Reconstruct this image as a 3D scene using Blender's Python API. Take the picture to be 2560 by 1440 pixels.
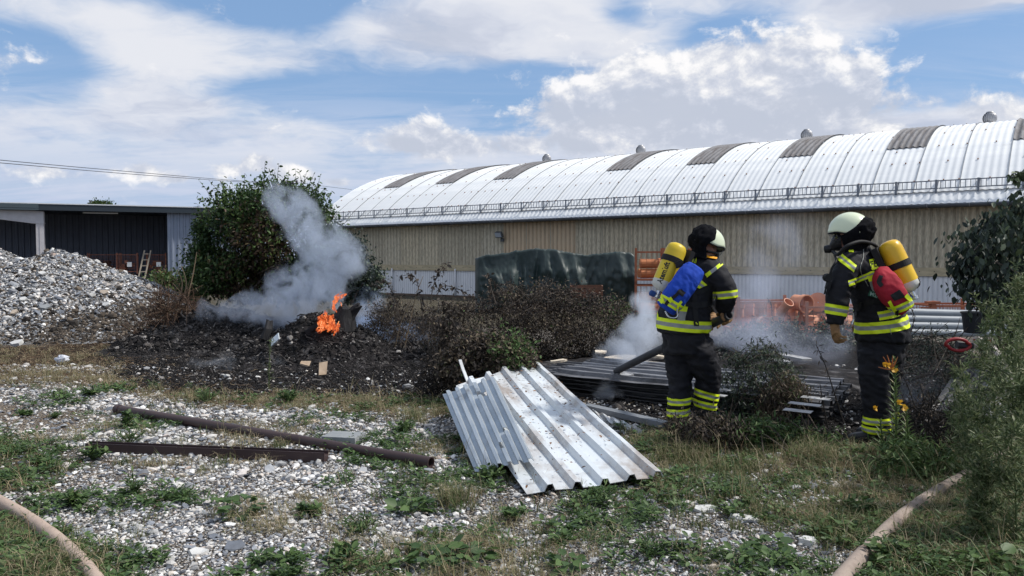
import bpy, bmesh, math, random
import numpy as np
from mathutils import Vector, Matrix, Euler, noise as mn

for _o in list(bpy.data.objects): bpy.data.objects.remove(_o)
sc = bpy.context.scene
COL = sc.collection
PI = math.pi
RAD = math.radians
R = random.Random(7)
rng = np.random.default_rng(7)

# ------------------------------------------------------------------ camera
F, CAMH = 1920.0, 1.5
PITCH = math.atan(72 / F)
CP, SP = math.cos(PITCH), math.sin(PITCH)
cam = bpy.data.cameras.new('camera'); camo = bpy.data.objects.new('camera', cam)
COL.objects.link(camo); sc.camera = camo
cam.sensor_width = 36; cam.lens = 36 * F / 2560
cam.clip_start = 0.05; cam.clip_end = 6000
camo.location = (0, 0, CAMH); camo.rotation_euler = (PI / 2 - PITCH, 0, 0)

# ------------------------------------------------------------------ render, light
sc.render.engine = 'CYCLES'
sc.cycles.use_denoising = True
sc.cycles.max_bounces = 6; sc.cycles.diffuse_bounces = 3; sc.cycles.glossy_bounces = 3
sc.cycles.transmission_bounces = 4; sc.cycles.transparent_max_bounces = 12
sc.cycles.volume_bounces = 2
sc.cycles.volume_step_rate = 1.0; sc.cycles.volume_max_steps = 256
sc.cycles.use_adaptive_sampling = True; sc.cycles.adaptive_threshold = 0.015
vs = sc.view_settings
vs.view_transform = 'Standard'; vs.look = 'None'; vs.exposure = 0.74; vs.gamma = 1.0
try: vs.use_curve_mapping = False
except Exception: pass

SUN_EL, SUN_AZ = RAD(50), RAD(88)          # azimuth from +Y (view direction) towards +X
sl = bpy.data.lights.new('sun', 'SUN'); slo = bpy.data.objects.new('sun', sl); COL.objects.link(slo)
sl.energy = 2.6; sl.angle = RAD(4); sl.color = (1.0, 0.955, 0.89)
sdir = Vector((math.sin(SUN_AZ) * math.cos(SUN_EL), math.cos(SUN_AZ) * math.cos(SUN_EL), math.sin(SUN_EL)))
slo.rotation_euler = sdir.to_track_quat('Z', 'Y').to_euler(); slo.location = sdir * 50

class N:
    """small node-graph writer"""
    def __init__(s, tree): s.t = tree; s.n = tree.nodes; s.l = tree.links
    def new(s, kind, **kw):
        nd = s.n.new('ShaderNode' + kind)
        for k, v in kw.items(): setattr(nd, k, v)
        return nd
    def put(s, sock, v):
        if v is None: return
        if isinstance(v, bpy.types.NodeSocket): s.l.new(v, sock)
        elif isinstance(v, bpy.types.Node): s.l.new(v.outputs[0], sock)
        else:
            if hasattr(sock.default_value, '__len__') and not hasattr(v, '__len__'): v = [v] * len(sock.default_value)
            if hasattr(sock.default_value, '__len__') and len(sock.default_value) == 4 and len(v) == 3: v = tuple(v) + (1,)
            sock.default_value = v
    def math(s, op, a, b=None, c=None, clamp=False):
        nd = s.new('Math', operation=op, use_clamp=clamp)
        for i, v in enumerate((a, b, c)): s.put(nd.inputs[i], v)
        return nd.outputs[0]
    def vm(s, op, a, b=None, scale=None):
        nd = s.new('VectorMath', operation=op)
        s.put(nd.inputs[0], a); s.put(nd.inputs[1], b)
        if scale is not None: s.put(nd.inputs['Scale'], scale)
        return nd.outputs['Value'] if op in ('LENGTH', 'DOT_PRODUCT', 'DISTANCE') else nd.outputs[0]
    def noise(s, vec, scale=1, detail=4, rough=.5, dist=0, color=False, lac=2):
        nd = s.new('TexNoise'); s.put(nd.inputs['Vector'], vec)
        s.put(nd.inputs['Scale'], scale); s.put(nd.inputs['Detail'], detail)
        s.put(nd.inputs['Roughness'], rough); s.put(nd.inputs['Distortion'], dist)
        return nd.outputs['Color'] if color else nd.outputs[0]
    def ramp(s, fac, stops, interp='LINEAR'):
        nd = s.new('ValToRGB'); cr = nd.color_ramp; cr.interpolation = interp
        while len(cr.elements) < len(stops): cr.elements.new(.5)
        for e, (p, c) in zip(cr.elements, stops):
            e.position = p; e.color = (c, c, c, 1) if not hasattr(c, '__len__') else tuple(c)[:3] + (1,)
        s.put(nd.inputs[0], fac); return nd.outputs[0]
    def mix(s, fac, a, b, mode='MIX'):
        nd = s.new('Mix', data_type='RGBA', blend_type=mode)
        s.put(nd.inputs[0], fac); s.put(nd.inputs[6], a); s.put(nd.inputs[7], b)
        return nd.outputs[2]
    def smooth(s, v, a, b):
        nd = s.new('MapRange', interpolation_type='SMOOTHSTEP')
        s.put(nd.inputs[0], v); nd.inputs[1].default_value = a; nd.inputs[2].default_value = b
        return nd.outputs[0]
    def mapping(s, vec, loc=(0, 0, 0), rot=(0, 0, 0), scale=(1, 1, 1)):
        nd = s.new('Mapping'); s.put(nd.inputs[0], vec)
        nd.inputs[1].default_value = loc; nd.inputs[2].default_value = rot; nd.inputs[3].default_value = scale
        return nd.outputs[0]

# ------------------------------------------------------------------ sky: Nishita seen through broken cloud
world = bpy.data.worlds.new('World'); sc.world = world; world.use_nodes = True
g = N(world.node_tree); g.n.clear()
sky = g.new('TexSky', sky_type='NISHITA'); sky.sun_disc = False
sky.sun_elevation = SUN_EL; sky.sun_rotation = SUN_AZ
sky.altitude = 50; sky.air_density = 1.0; sky.dust_density = .6; sky.ozone_density = 2.2
d = g.new('TexCoord').outputs['Generated']
sx = g.new('SeparateXYZ'); g.put(sx.inputs[0], d)
zc = g.math('MAXIMUM', sx.outputs[2], 0.0)
az = g.math('ARCTAN2', sx.outputs[0], sx.outputs[1])
el = g.math('ARCSINE', sx.outputs[2])
def skyxy(px, py):
    b = (720 - py) / F; a = (px - 1280) / F
    x, y, z = a, CP + b * SP, -SP + b * CP
    n = math.sqrt(x * x + y * y + z * z)
    return math.atan2(x, y), math.asin(z / n)
zz = g.math('ADD', zc, 0.16)
cx = g.new('CombineXYZ'); g.put(cx.inputs[0], g.math('DIVIDE', sx.outputs[0], zz)); g.put(cx.inputs[1], g.math('DIVIDE', sx.outputs[1], zz))
pv = cx.outputs[0]
def blob(px, py, wx, wy, amp):
    a0, e0 = skyxy(px, py)
    u = g.math('MULTIPLY', g.math('SUBTRACT', az, a0), F / wx)
    v = g.math('MULTIPLY', g.math('SUBTRACT', el, e0), F / wy)
    q = g.math('ADD', g.math('MULTIPLY', u, u), g.math('MULTIPLY', v, v))
    return g.math('MULTIPLY', g.math('EXPONENT', g.math('MULTIPLY', q, -1)), amp)
def total(lst):
    t = lst[0]
    for x in lst[1:]: t = g.math('ADD', t, x)
    return t
# high layer: broad soft sheets with blue gaps
gaps = total([blob(*b) for b in (
    (690, -20, 150, 75, -.42), (60, 150, 150, 70, -.34), (2420, 185, 330, 85, -.42), (1040, 265, 260, 42, -.30),
    (1840, 75, 200, 40, -.24), (1330, 230, 120, 70, -.26), (650, 215, 160, 40, -.20), (1560, 30, 60, 30, -.14),
    (1300, 310, 90, 40, -.2), (300, 60, 330, 90, .14), (1200, 90, 420, 90, .16), (330, 200, 330, 60, .06), (2250, 20, 400, 40, .16),
    (400, 330, 700, 90, .09), (1800, 350, 900, 60, .12), (2400, 300, 300, 60, .16))])
wob = g.vm('SCALE', g.vm('SUBTRACT', g.noise(pv, 1.7, 4, .55, color=True), (.5, .5, .5)), scale=.75)
pv1 = g.vm('ADD', pv, wob)
n1 = g.noise(g.mapping(pv1, scale=(.62, .95, 1), loc=(1.7, 4.2, 0)), 1.1, 9, .58)
c1 = g.math('ADD', n1, gaps)
m1 = g.smooth(c1, .38, .60)
pv1b = g.vm('ADD', pv1, (.10, -.24, 0))
n1b = g.noise(g.mapping(pv1b, scale=(.62, .95, 1), loc=(1.7, 4.2, 0)), 1.1, 6, .58)
rel1 = g.math('MULTIPLY', g.math('SUBTRACT', n1, n1b), 2.6)
t1 = g.smooth(g.math('SUBTRACT', c1, rel1), .38, .95)
K = 9.2
col1 = g.ramp(t1, [(0, (.53 , .54, .575)), (.40, (.47, .49, .545)), (.72, (.405, .43, .50)), (1, (.355, .385, .46))])
# streaky veil low down
n2 = g.noise(g.mapping(pv, scale=(.7, 3.0, 1), loc=(8, 3, 0)), 1.7, 8, .62, .8)
m2 = g.math('MULTIPLY', g.smooth(n2, .36, .66), g.smooth(el, .26, .08))
# cumulus low on the right and a few small ones over the shed
cum = total([blob(*b) for b in (
    (1480, 250, 170, 75, .30), (1640, 225, 190, 80, .36), (1830, 190, 200, 75, .40), (2010, 190, 160, 75, .38), (2110, 225, 80, 45, .28),
    (1750, 285, 300, 40, .26), (1880, 290, 160, 45, .30), (1450, 300, 120, 35, .22), (2200, 290, 300, 45, .22), (1040, 345, 110, 45, .36),
    (1150, 365, 220, 30, .2), (362, 430, 48, 26, .5), (560, 425, 46, 20, .42), (642, 408, 40, 24, .5), (742, 436, 50, 20, .46),
    (132, 432, 70, 18, .30), (450, 447, 26, 10, .3), (840, 455, 40, 14, .3), (1500, 360, 300, 28, .24), (1900, 345, 250, 24, .24))])
ae = g.new('CombineXYZ'); g.put(ae.inputs[0], az); g.put(ae.inputs[1], g.math('MULTIPLY', el, 1.35))
aev = ae.outputs[0]
def cnoise(off):
    v = g.vm('ADD', aev, off)
    return g.noise(v, 15.0, 9, .62, .2)
n3 = cnoise((0, 0, 0)); n3b = cnoise((.008, .016, 0))
c3 = g.math('ADD', g.math('MULTIPLY', g.math('SUBTRACT', n3, .5), 1.1), cum)
m3 = g.smooth(c3, .10, .30)
cumup = total([blob(*b) for b in ((1480, 205, 170, 60, .30), (1700, 165, 330, 65, .42), (1980, 140, 200, 60, .40), (1800, 235, 260, 40, .3), (2130, 190, 100, 40, .3), (1900, 265, 200, 30, .2),
    (1040, 325, 110, 35, .36), (362, 427, 48, 26, .62), (560, 422, 46, 20, .55), (642, 404, 40, 24, .62), (742, 432, 50, 20, .58), (132, 429, 70, 18, .4))])
rel3 = g.math('ADD', g.math('MULTIPLY', g.math('SUBTRACT', n3, n3b), 3.2), g.math('MULTIPLY', g.math('SUBTRACT', cumup, cum), .95))
lit3 = g.smooth(rel3, -.50, .50)
col3 = g.ramp(lit3, [(0, (.355, .385, .455)), (.30, (.41, .435, .50)), (.56, (.475, .49, .535)), (.80, (.56, .565, .585)), (1, (.66, .65, .65))])
sc1 = g.vm('SCALE', col1, scale=K); sc3 = g.vm('SCALE', col3, scale=K)
veil = (3.7, 4.1, 5.05)
s0 = g.mix(.55, g.vm('MULTIPLY', sky.outputs[0], (.6, .6, .6)), (1.75, 3.0, 5.1))
c = g.mix(m2, s0, veil)
m1 = g.math('MULTIPLY', m1, g.math('ADD', .35, g.math('MULTIPLY', g.smooth(el, .05, .17), .62)))
c = g.mix(m1, c, sc1)
hz = g.math('MULTIPLY', g.smooth(el, .21, .02), .66)
c = g.mix(hz, c, (3.0, 3.5, 4.65))
c = g.mix(g.math('MULTIPLY', m3, .95), c, sc3)
bg = g.new('Background'); g.put(bg.inputs[0], c); bg.inputs[1].default_value = .1
wo = g.new('OutputWorld'); g.l.new(bg.outputs[0], wo.inputs[0])
world.cycles.sampling_method = 'MANUAL'; world.cycles.sample_map_resolution = 512

# ------------------------------------------------------------------ pixel <-> place
def ray(px, py):
    a, b = (px - 1280) / F, (720 - py) / F
    return Vector((a, CP + b * SP, -SP + b * CP))
def P(px, py, Y):
    r = ray(px, py); s = Y / r.y
    return Vector((r.x * s, Y, CAMH + r.z * s))
def G(px, py, z=0.0):
    r = ray(px, py); s = (z - CAMH) / r.z
    return Vector((r.x * s, r.y * s, z))
def proj(x, y, z):
    fw = y * CP - (z - CAMH) * SP; up = y * SP + (z - CAMH) * CP
    return 1280 + F * x / fw, 720 - F * up / fw
def pxm(Y): return F / Y

# ------------------------------------------------------------------ materials
MATS = {}
def mat(name, col, rough=.7, metal=0.0, var=None, scale=6, detail=5, stretch=(1, 1, 1), bump=0.0, bscale=None, spec=.3,
        rand=None, dirt=None, dscale=2.0, dthr=(.5, .7), trans=0.0, coat=0, coord='Object', nrough=.55):
    """col: base; var: second colour mixed by noise; rand: ramp over per-object random; dirt: stain colour"""
    m = bpy.data.materials.new(name); m.use_nodes = True; g = N(m.node_tree); g.n.clear()
    out = g.new('OutputMaterial'); b = g.new('BsdfPrincipled'); g.l.new(b.outputs[0], out.inputs[0])
    tc = g.new('TexCoord').outputs[coord]
    v = g.mapping(tc, scale=stretch)
    c = None
    if rand:
        oi = g.new('ObjectInfo')
        c = g.ramp(oi.outputs['Random'], rand, 'LINEAR')
    if var is not None:
        f = g.ramp(g.noise(v, scale, detail, nrough), [(.32, 0), (.68, 1)])
        c = g.mix(f, c if c is not None else col, var) if rand is None else g.mix(g.math('MULTIPLY', f, .6), c, var)
    if c is None: c = tuple(col) + (1,)
    if dirt is not None:
        f = g.ramp(g.noise(g.mapping(tc, loc=(3, 7, 1), scale=stretch), dscale, 6, .65), [(dthr[0], 0), (dthr[1], 1)])
        c = g.mix(f, c, dirt)
    g.put(b.inputs['Base Color'], c)
    b.inputs['Roughness'].default_value = rough; b.inputs['Metallic'].default_value = metal
    b.inputs['Specular IOR Level'].default_value = spec
    if coat: b.inputs['Coat Weight'].default_value = coat
    if bump:
        bp = g.new('Bump'); bp.inputs['Strength'].default_value = min(1, bump); bp.inputs['Distance'].default_value = .01 * max(1, bump)
        g.put(bp.inputs['Height'], g.noise(v, bscale or scale * 3, 6, .6)); g.l.new(bp.outputs[0], b.inputs['Normal'])
    if trans:
        tr = g.new('BsdfTranslucent'); g.put(tr.inputs[0], c)
        mx = g.new('MixShader'); mx.inputs[0].default_value = trans
        g.l.new(b.outputs[0], mx.inputs[1]); g.l.new(tr.outputs[0], mx.inputs[2]); g.l.new(mx.outputs[0], out.inputs[0])
    MATS[name] = m
    return m

def leafmat(name, stops, rough=.6, trans=.3):
    """leaf colour follows the 'tint' attribute (0..1) each leaf carries"""
    m = bpy.data.materials.new(name); m.use_nodes = True; g = N(m.node_tree); g.n.clear()
    out = g.new('OutputMaterial'); b = g.new('BsdfPrincipled')
    at = g.new('Attribute', attribute_name='tint')
    c = g.ramp(at.outputs['Fac'], stops)
    g.put(b.inputs['Base Color'], c); b.inputs['Roughness'].default_value = rough
    b.inputs['Specular IOR Level'].default_value = .25
    tr = g.new('BsdfTranslucent'); g.put(tr.inputs[0], c)
    mx = g.new('MixShader'); mx.inputs[0].default_value = trans
    g.l.new(b.outputs[0], mx.inputs[1]); g.l.new(tr.outputs[0], mx.inputs[2]); g.l.new(mx.outputs[0], out.inputs[0])
    return m
def instmat(name, stops, rough=.7, trans=0.0, var=.25, spec=.2):
    """colour picked per instance / object"""
    m = bpy.data.materials.new(name); m.use_nodes = True; g = N(m.node_tree); g.n.clear()
    out = g.new('OutputMaterial'); b = g.new('BsdfPrincipled')
    oi = g.new('ObjectInfo')
    c = g.ramp(oi.outputs['Random'], stops)
    f = g.noise(g.new('TexCoord').outputs['Object'], 2.2, 4, .6)
    c = g.mix(1.0, c, g.ramp(f, [(.25, 1 - var), (.75, 1 + var)]), 'MULTIPLY')
    g.put(b.inputs['Base Color'], c); b.inputs['Roughness'].default_value = rough
    b.inputs['Specular IOR Level'].default_value = spec
    if trans:
        tr = g.new('BsdfTranslucent'); g.put(tr.inputs[0], c)
        mx = g.new('MixShader'); mx.inputs[0].default_value = trans
        g.l.new(b.outputs[0], mx.inputs[1]); g.l.new(tr.outputs[0], mx.inputs[2]); g.l.new(mx.outputs[0], out.inputs[0])
    else: g.l.new(b.outputs[0], out.inputs[0])
    return m

# ------------------------------------------------------------------ objects
def empty(name, loc=(0, 0, 0), rz=0.0, parent=None):
    o = bpy.data.objects.new(name, None); COL.objects.link(o)
    o.location = loc; o.rotation_euler = (0, 0, rz); o.empty_display_size = .1
    if parent: o.parent = parent
    return o
def tag(o, label=None, cat=None, group=None, kind=None):
    if label: o['label'] = label
    if cat: o['category'] = cat
    if group: o['group'] = group
    if kind: o['kind'] = kind
    return o
def thing(name, label, cat, loc=(0, 0, 0), rz=0.0, group=None):
    return tag(empty(name, loc, rz), label, cat, group)

def rebase(o, parent):
    """world-space mesh becomes a child of parent without moving"""
    o.parent = parent
    bpy.context.view_layer.update()
    o.matrix_parent_inverse = parent.matrix_basis.inverted() if parent.parent is None else Matrix.Identity(4)
    return o

class MB:
    def __init__(s): s.v = []; s.f = []; s.m = []; s.mi = 0
    def add(s, vs, fs, mi=None):
        o = len(s.v); s.v += [tuple(p) for p in vs]; s.f += [tuple(i + o for i in q) for q in fs]
        s.m += [s.mi if mi is None else mi] * len(fs)
    def box(s, c, sz, rot=None, mi=None, taper=1.0):
        M = rot if rot is not None else Matrix.Identity(3)
        if isinstance(M, (int, float)): M = Matrix.Rotation(M, 3, 'Z')
        vs = []
        for z in (-.5, .5):
            k = 1 if z < 0 else taper
            for x, y in ((-.5, -.5), (.5, -.5), (.5, .5), (-.5, .5)):
                vs.append(Vector(c) + M @ Vector((x * sz[0] * k, y * sz[1] * k, z * sz[2])))
        s.add(vs, [(0, 3, 2, 1), (4, 5, 6, 7), (0, 1, 5, 4), (1, 2, 6, 5), (2, 3, 7, 6), (3, 0, 4, 7)], mi)
    def bar(s, a, b, w, h=None, mi=None, up=(0, 0, 1)):
        a, b = Vector(a), Vector(b); h = h or w; d = (b - a); L = d.length
        if L < 1e-6: return
        x = d / L; u = Vector(up); u = (u - x * u.dot(x))
        if u.length < 1e-4: u = Vector((0, 1, 0)) - x * x.y
        u.normalize(); y = u.cross(x)
        M = Matrix((x, y, u)).transposed()
        s.box((a + b) / 2, (L, w, h), M, mi)
    def tube(s, pts, rad, n=8, mi=None, cap=True, sq=None):
        pts = [Vector(p) for p in pts]; k = len(pts)
        if not hasattr(rad, '__len__'): rad = [rad] * k
        t0 = (pts[1] - pts[0]).normalized()
        u = t0.orthogonal().normalized(); vs = []
        for i, p in enumerate(pts):
            t = (pts[min(i + 1, k - 1)] - pts[max(i - 1, 0)])
            t = t.normalized() if t.length > 1e-9 else t0
            u = (u - t * u.dot(t)).normalized(); w = t.cross(u)
            for j in range(n):
                a = 2 * PI * j / n
                vs.append(p + (u * math.cos(a) + w * math.sin(a)) * rad[i])
        fs = [(i * n + j, i * n + (j + 1) % n, (i + 1) * n + (j + 1) % n, (i + 1) * n + j) for i in range(k - 1) for j in range(n)]
        if cap: fs += [tuple(range(n - 1, -1, -1)), tuple((k - 1) * n + j for j in range(n))]
        s.add(vs, fs, mi)
    def loft(s, rings, n=24, mi=None, cap=True, e=2.0):
        """rings: (centre, A, B) with A, B half-axis vectors"""
        vs = []
        for c, A, B in rings:
            for j in range(n):
                a = 2 * PI * j / n; ca, sa = math.cos(a), math.sin(a)
                ca = math.copysign(abs(ca) ** (2 / e), ca); sa = math.copysign(abs(sa) ** (2 / e), sa)
                vs.append(Vector(c) + Vector(A) * ca + Vector(B) * sa)
        k = len(rings)
        fs = [(i * n + j, i * n + (j + 1) % n, (i + 1) * n + (j + 1) % n, (i + 1) * n + j) for i in range(k - 1) for j in range(n)]
        if cap: fs += [tuple(range(n - 1, -1, -1)), tuple((k - 1) * n + j for j in range(n))]
        s.add(vs, fs, mi)
    def lathe(s, prof, M=None, n=20, mi=None, cap=True):
        M = M or Matrix.Identity(4); vs = []
        for r, z in prof:
            for j in range(n):
                a = 2 * PI * j / n; vs.append(M @ Vector((r * math.cos(a), r * math.sin(a), z)))
        k = len(prof)
        fs = [(i * n + j, i * n + (j + 1) % n, (i + 1) * n + (j + 1) % n, (i + 1) * n + j) for i in range(k - 1) for j in range(n)]
        if cap: fs += [tuple(range(n - 1, -1, -1)), tuple((k - 1) * n + j for j in range(n))]
        s.add(vs, fs, mi)
    def ball(s, c, r, n=10, mi=None):
        if not hasattr(r, '__len__'): r = (r, r, r)
        c = Vector(c); vs = [c + Vector((0, 0, -r[2]))]; m = n // 2
        for i in range(1, m):
            ph = -PI / 2 + PI * i / m
            for j in range(n):
                a = 2 * PI * j / n
                vs.append(c + Vector((r[0] * math.cos(ph) * math.cos(a), r[1] * math.cos(ph) * math.sin(a), r[2] * math.sin(ph))))
        vs.append(c + Vector((0, 0, r[2]))); L = len(vs) - 1
        fs = [(0, 1 + (j + 1) % n, 1 + j) for j in range(n)]
        for i in range(m - 2):
            b = 1 + i * n
            fs += [(b + j, b + (j + 1) % n, b + n + (j + 1) % n, b + n + j) for j in range(n)]
        b = 1 + (m - 2) * n
        fs += [(b + j, b + (j + 1) % n, L) for j in range(n)]
        s.add(vs, fs, mi)
    def grid(s, fn, nu, nv, mi=None, flip=False):
        vs = [fn(i / nu, j / nv) for j in range(nv + 1) for i in range(nu + 1)]
        w = nu + 1
        fs = [(j * w + i, j * w + i + 1, (j + 1) * w + i + 1, (j + 1) * w + i) for j in range(nv) for i in range(nu)]
        if flip: fs = [q[::-1] for q in fs]
        s.add(vs, fs, mi)
    def mesh(s, name, mats, smooth=False):
        me = bpy.data.meshes.new(name); me.from_pydata(s.v, [], s.f)
        for m in (mats if isinstance(mats, (list, tuple)) else [mats]): me.materials.append(m)
        if any(s.m): me.polygons.foreach_set('material_index', s.m)
        if smooth: me.polygons.foreach_set('use_smooth', [True] * len(s.f))
        me.validate(); me.update(); return me
    def build(s, name, mats, parent=None, smooth=False, keep=False):
        """keep=True: coordinates are world ones although the parent is placed elsewhere"""
        o = bpy.data.objects.new(name, s.mesh(name, mats, smooth)); COL.objects.link(o)
        if parent is not None:
            o.parent = parent
            if keep: o.matrix_parent_inverse = world_of(parent).inverted()
        return o
def world_of(o):
    M = o.matrix_basis.copy() if o.parent is None else world_of(o.parent) @ o.matrix_parent_inverse @ o.matrix_basis
    return M
def smooth_by_angle(o, deg=40):
    me = o.data
    me.polygons.foreach_set('use_smooth', [True] * len(me.polygons))
    bm = bmesh.new(); bm.from_mesh(me)
    for e in bm.edges:
        if len(e.link_faces) == 2 and e.calc_face_angle(0) > RAD(deg): e.smooth = False
    bm.to_mesh(me); bm.free()
    return o
def place(me, name, parent=None, M=None, keep=False):
    o = bpy.data.objects.new(name, me); COL.objects.link(o)
    if parent is not None:
        o.parent = parent
        if keep: o.matrix_parent_inverse = world_of(parent).inverted()
    if M is not None: o.matrix_basis = M
    return o
def copy_tree(o, parent=None):
    c = o.copy(); COL.objects.link(c)
    if parent is not None: c.parent = parent
    for ch in [x for x in COL.objects if x.parent == o]:
        copy_tree(ch, c)
    return c

def np_mesh(name, V, Fc, mats, tint=None, smooth=False):
    """fast mesh from arrays; Fc (n,k) with one k"""
    V = np.asarray(V, np.float32); Fc = np.asarray(Fc, np.int32)
    me = bpy.data.meshes.new(name); n, k = Fc.shape
    me.vertices.add(len(V)); me.vertices.foreach_set('co', V.ravel())
    me.loops.add(n * k); me.loops.foreach_set('vertex_index', Fc.ravel())
    me.polygons.add(n); me.polygons.foreach_set('loop_start', np.arange(0, n * k, k, dtype=np.int32))
    if smooth: me.polygons.foreach_set('use_smooth', np.ones(n, bool))
    for m in (mats if isinstance(mats, (list, tuple)) else [mats]): me.materials.append(m)
    me.update(calc_edges=True)
    if tint is not None:
        a = me.attributes.new('tint', 'FLOAT', 'POINT'); a.data.foreach_set('value', np.asarray(tint, np.float32))
    return me

def unit(a): return a / np.maximum(np.linalg.norm(a, axis=-1, keepdims=True), 1e-9)
LEAF_V = {'oval': np.array([(0, 0, 0), (.33, .24, .05), (.70, .2, .05), (1, 0, -.06), (.70, -.2, .05), (.33, -.24, .05), (.5, 0, -.02)]),
          'broad': np.array([(0, 0, 0), (.28, .34, .06), (.68, .30, .05), (1, 0, -.08), (.68, -.30, .05), (.28, -.34, .06), (.5, 0, -.03)]),
          'lance': np.array([(0, 0, 0), (.3, .10, .03), (.65, .09, .03), (1, 0, -.05), (.65, -.09, .03), (.3, -.10, .03), (.5, 0, -.01)])}
LEAF_F = np.array([(0, 5, 6), (5, 4, 6), (4, 3, 6), (3, 2, 6), (2, 1, 6), (1, 0, 6)])
def leaves(pos, dirs, ups, size, tint, kind='oval'):
    """arrays of leaf blades -> V, F, tint"""
    pos, dirs, ups = map(lambda a: np.asarray(a, float), (pos, dirs, ups))
    x = unit(dirs); y = unit(np.cross(ups, x)); z = np.cross(x, y)
    T = LEAF_V[kind]; size = np.asarray(size)[:, None, None]
    V = pos[:, None, :] + size * (T[None, :, 0:1] * x[:, None] + T[None, :, 1:2] * y[:, None] + T[None, :, 2:3] * z[:, None])
    n = len(pos); Fa = LEAF_F[None] + (np.arange(n) * len(T))[:, None, None]
    return V.reshape(-1, 3), Fa.reshape(-1, 3), np.repeat(np.asarray(tint), len(T))
def rdir(n, flat=1.0):
    v = rng.normal(size=(n, 3)); v[:, 2] *= flat; return unit(v)

# instancing for uncountable ground cover
def instancer(name, pts, rots, scls, protos, idx=None, parent=None, kind='stuff', cols=None):
    pts = np.asarray(pts, np.float32); n = len(pts)
    me = bpy.data.meshes.new(name); me.vertices.add(n); me.vertices.foreach_set('co', pts.ravel())
    scls = np.asarray(scls, np.float32)
    if scls.ndim == 1: scls = np.repeat(scls[:, None], 3, 1)
    for nm, arr in (('rot', rots), ('scl', scls)):
        a = me.attributes.new(nm, 'FLOAT_VECTOR', 'POINT'); a.data.foreach_set('vector', np.asarray(arr, np.float32).ravel())
    if idx is None: idx = rng.integers(0, len(protos), n)
    a = me.attributes.new('idx', 'INT', 'POINT'); a.data.foreach_set('value', np.asarray(idx, np.int32))
    o = bpy.data.objects.new(name, me); COL.objects.link(o)
    if parent: o.parent = parent
    pc = bpy.data.collections.new(name + '_shapes')
    for i, pm in enumerate(protos):
        po = bpy.data.objects.new('%s_shape_%02d' % (name, i), pm); pc.objects.link(po)
    t = bpy.data.node_groups.new(name + '_scatter', 'GeometryNodeTree')
    t.interface.new_socket('Geometry', in_out='INPUT', socket_type='NodeSocketGeometry')
    t.interface.new_socket('Geometry', in_out='OUTPUT', socket_type='NodeSocketGeometry')
    gi = t.nodes.new('NodeGroupInput'); go = t.nodes.new('NodeGroupOutput')
    iop = t.nodes.new('GeometryNodeInstanceOnPoints'); ci = t.nodes.new('GeometryNodeCollectionInfo')
    ci.inputs['Collection'].default_value = pc
    ci.inputs['Separate Children'].default_value = True; ci.inputs['Reset Children'].default_value = True
    def attr(nm, typ):
        a = t.nodes.new('GeometryNodeInputNamedAttribute'); a.data_type = typ; a.inputs['Name'].default_value = nm
        return [q for q in a.outputs if q.enabled and q.name == 'Attribute'][0]
    e2r = t.nodes.new('FunctionNodeEulerToRotation')
    t.links.new(attr('rot', 'FLOAT_VECTOR'), e2r.inputs[0]); t.links.new(e2r.outputs[0], iop.inputs['Rotation'])
    t.links.new(attr('scl', 'FLOAT_VECTOR'), iop.inputs['Scale'])
    t.links.new(attr('idx', 'INT'), iop.inputs['Instance Index'])
    iop.inputs['Pick Instance'].default_value = True
    t.links.new(gi.outputs[0], iop.inputs['Points']); t.links.new(ci.outputs[0], iop.inputs['Instance'])
    t.links.new(iop.outputs[0], go.inputs[0])
    md = o.modifiers.new('scatter', 'NODES'); md.node_group = t
    if kind: o['kind'] = kind
    return o

def vnoise(x, y, s=1.0, o=0):
    """cheap smooth 2-D noise, vectorised"""
    x = np.asarray(x) * s + 13.7 * o; y = np.asarray(y) * s + 7.3 * o
    xi, yi = np.floor(x), np.floor(y); fx, fy = x - xi, y - yi
    fx = fx * fx * (3 - 2 * fx); fy = fy * fy * (3 - 2 * fy)
    h = lambda a, b: np.modf(np.abs(np.sin(a * 127.1 + b * 311.7 + o * 17.17) * 43758.5453))[0]
    return (h(xi, yi) * (1 - fx) + h(xi + 1, yi) * fx) * (1 - fy) + (h(xi, yi + 1) * (1 - fx) + h(xi + 1, yi + 1) * fx) * fy
def fbm(x, y, s=1.0, o=0, oct=4):
    t = 0; a = .5
    for i in range(oct): t = t + a * vnoise(x, y, s * 2 ** i, o + i); a *= .5
    return t / (1 - .5 ** oct)
def inpoly(px, py, poly):
    px = np.asarray(px); py = np.asarray(py); r = np.zeros(px.shape, bool); n = len(poly)
    for i in range(n):
        x0, y0 = poly[i]; x1, y1 = poly[(i + 1) % n]
        c = ((y0 > py) != (y1 > py)) & (px < (x1 - x0) * (py - y0) / (y1 - y0 + 1e-9) + x0); r ^= c
    return r
def smoothstep(a, b, x):
    t = np.clip((x - a) / (b - a), 0, 1); return t * t * (3 - 2 * t)
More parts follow.
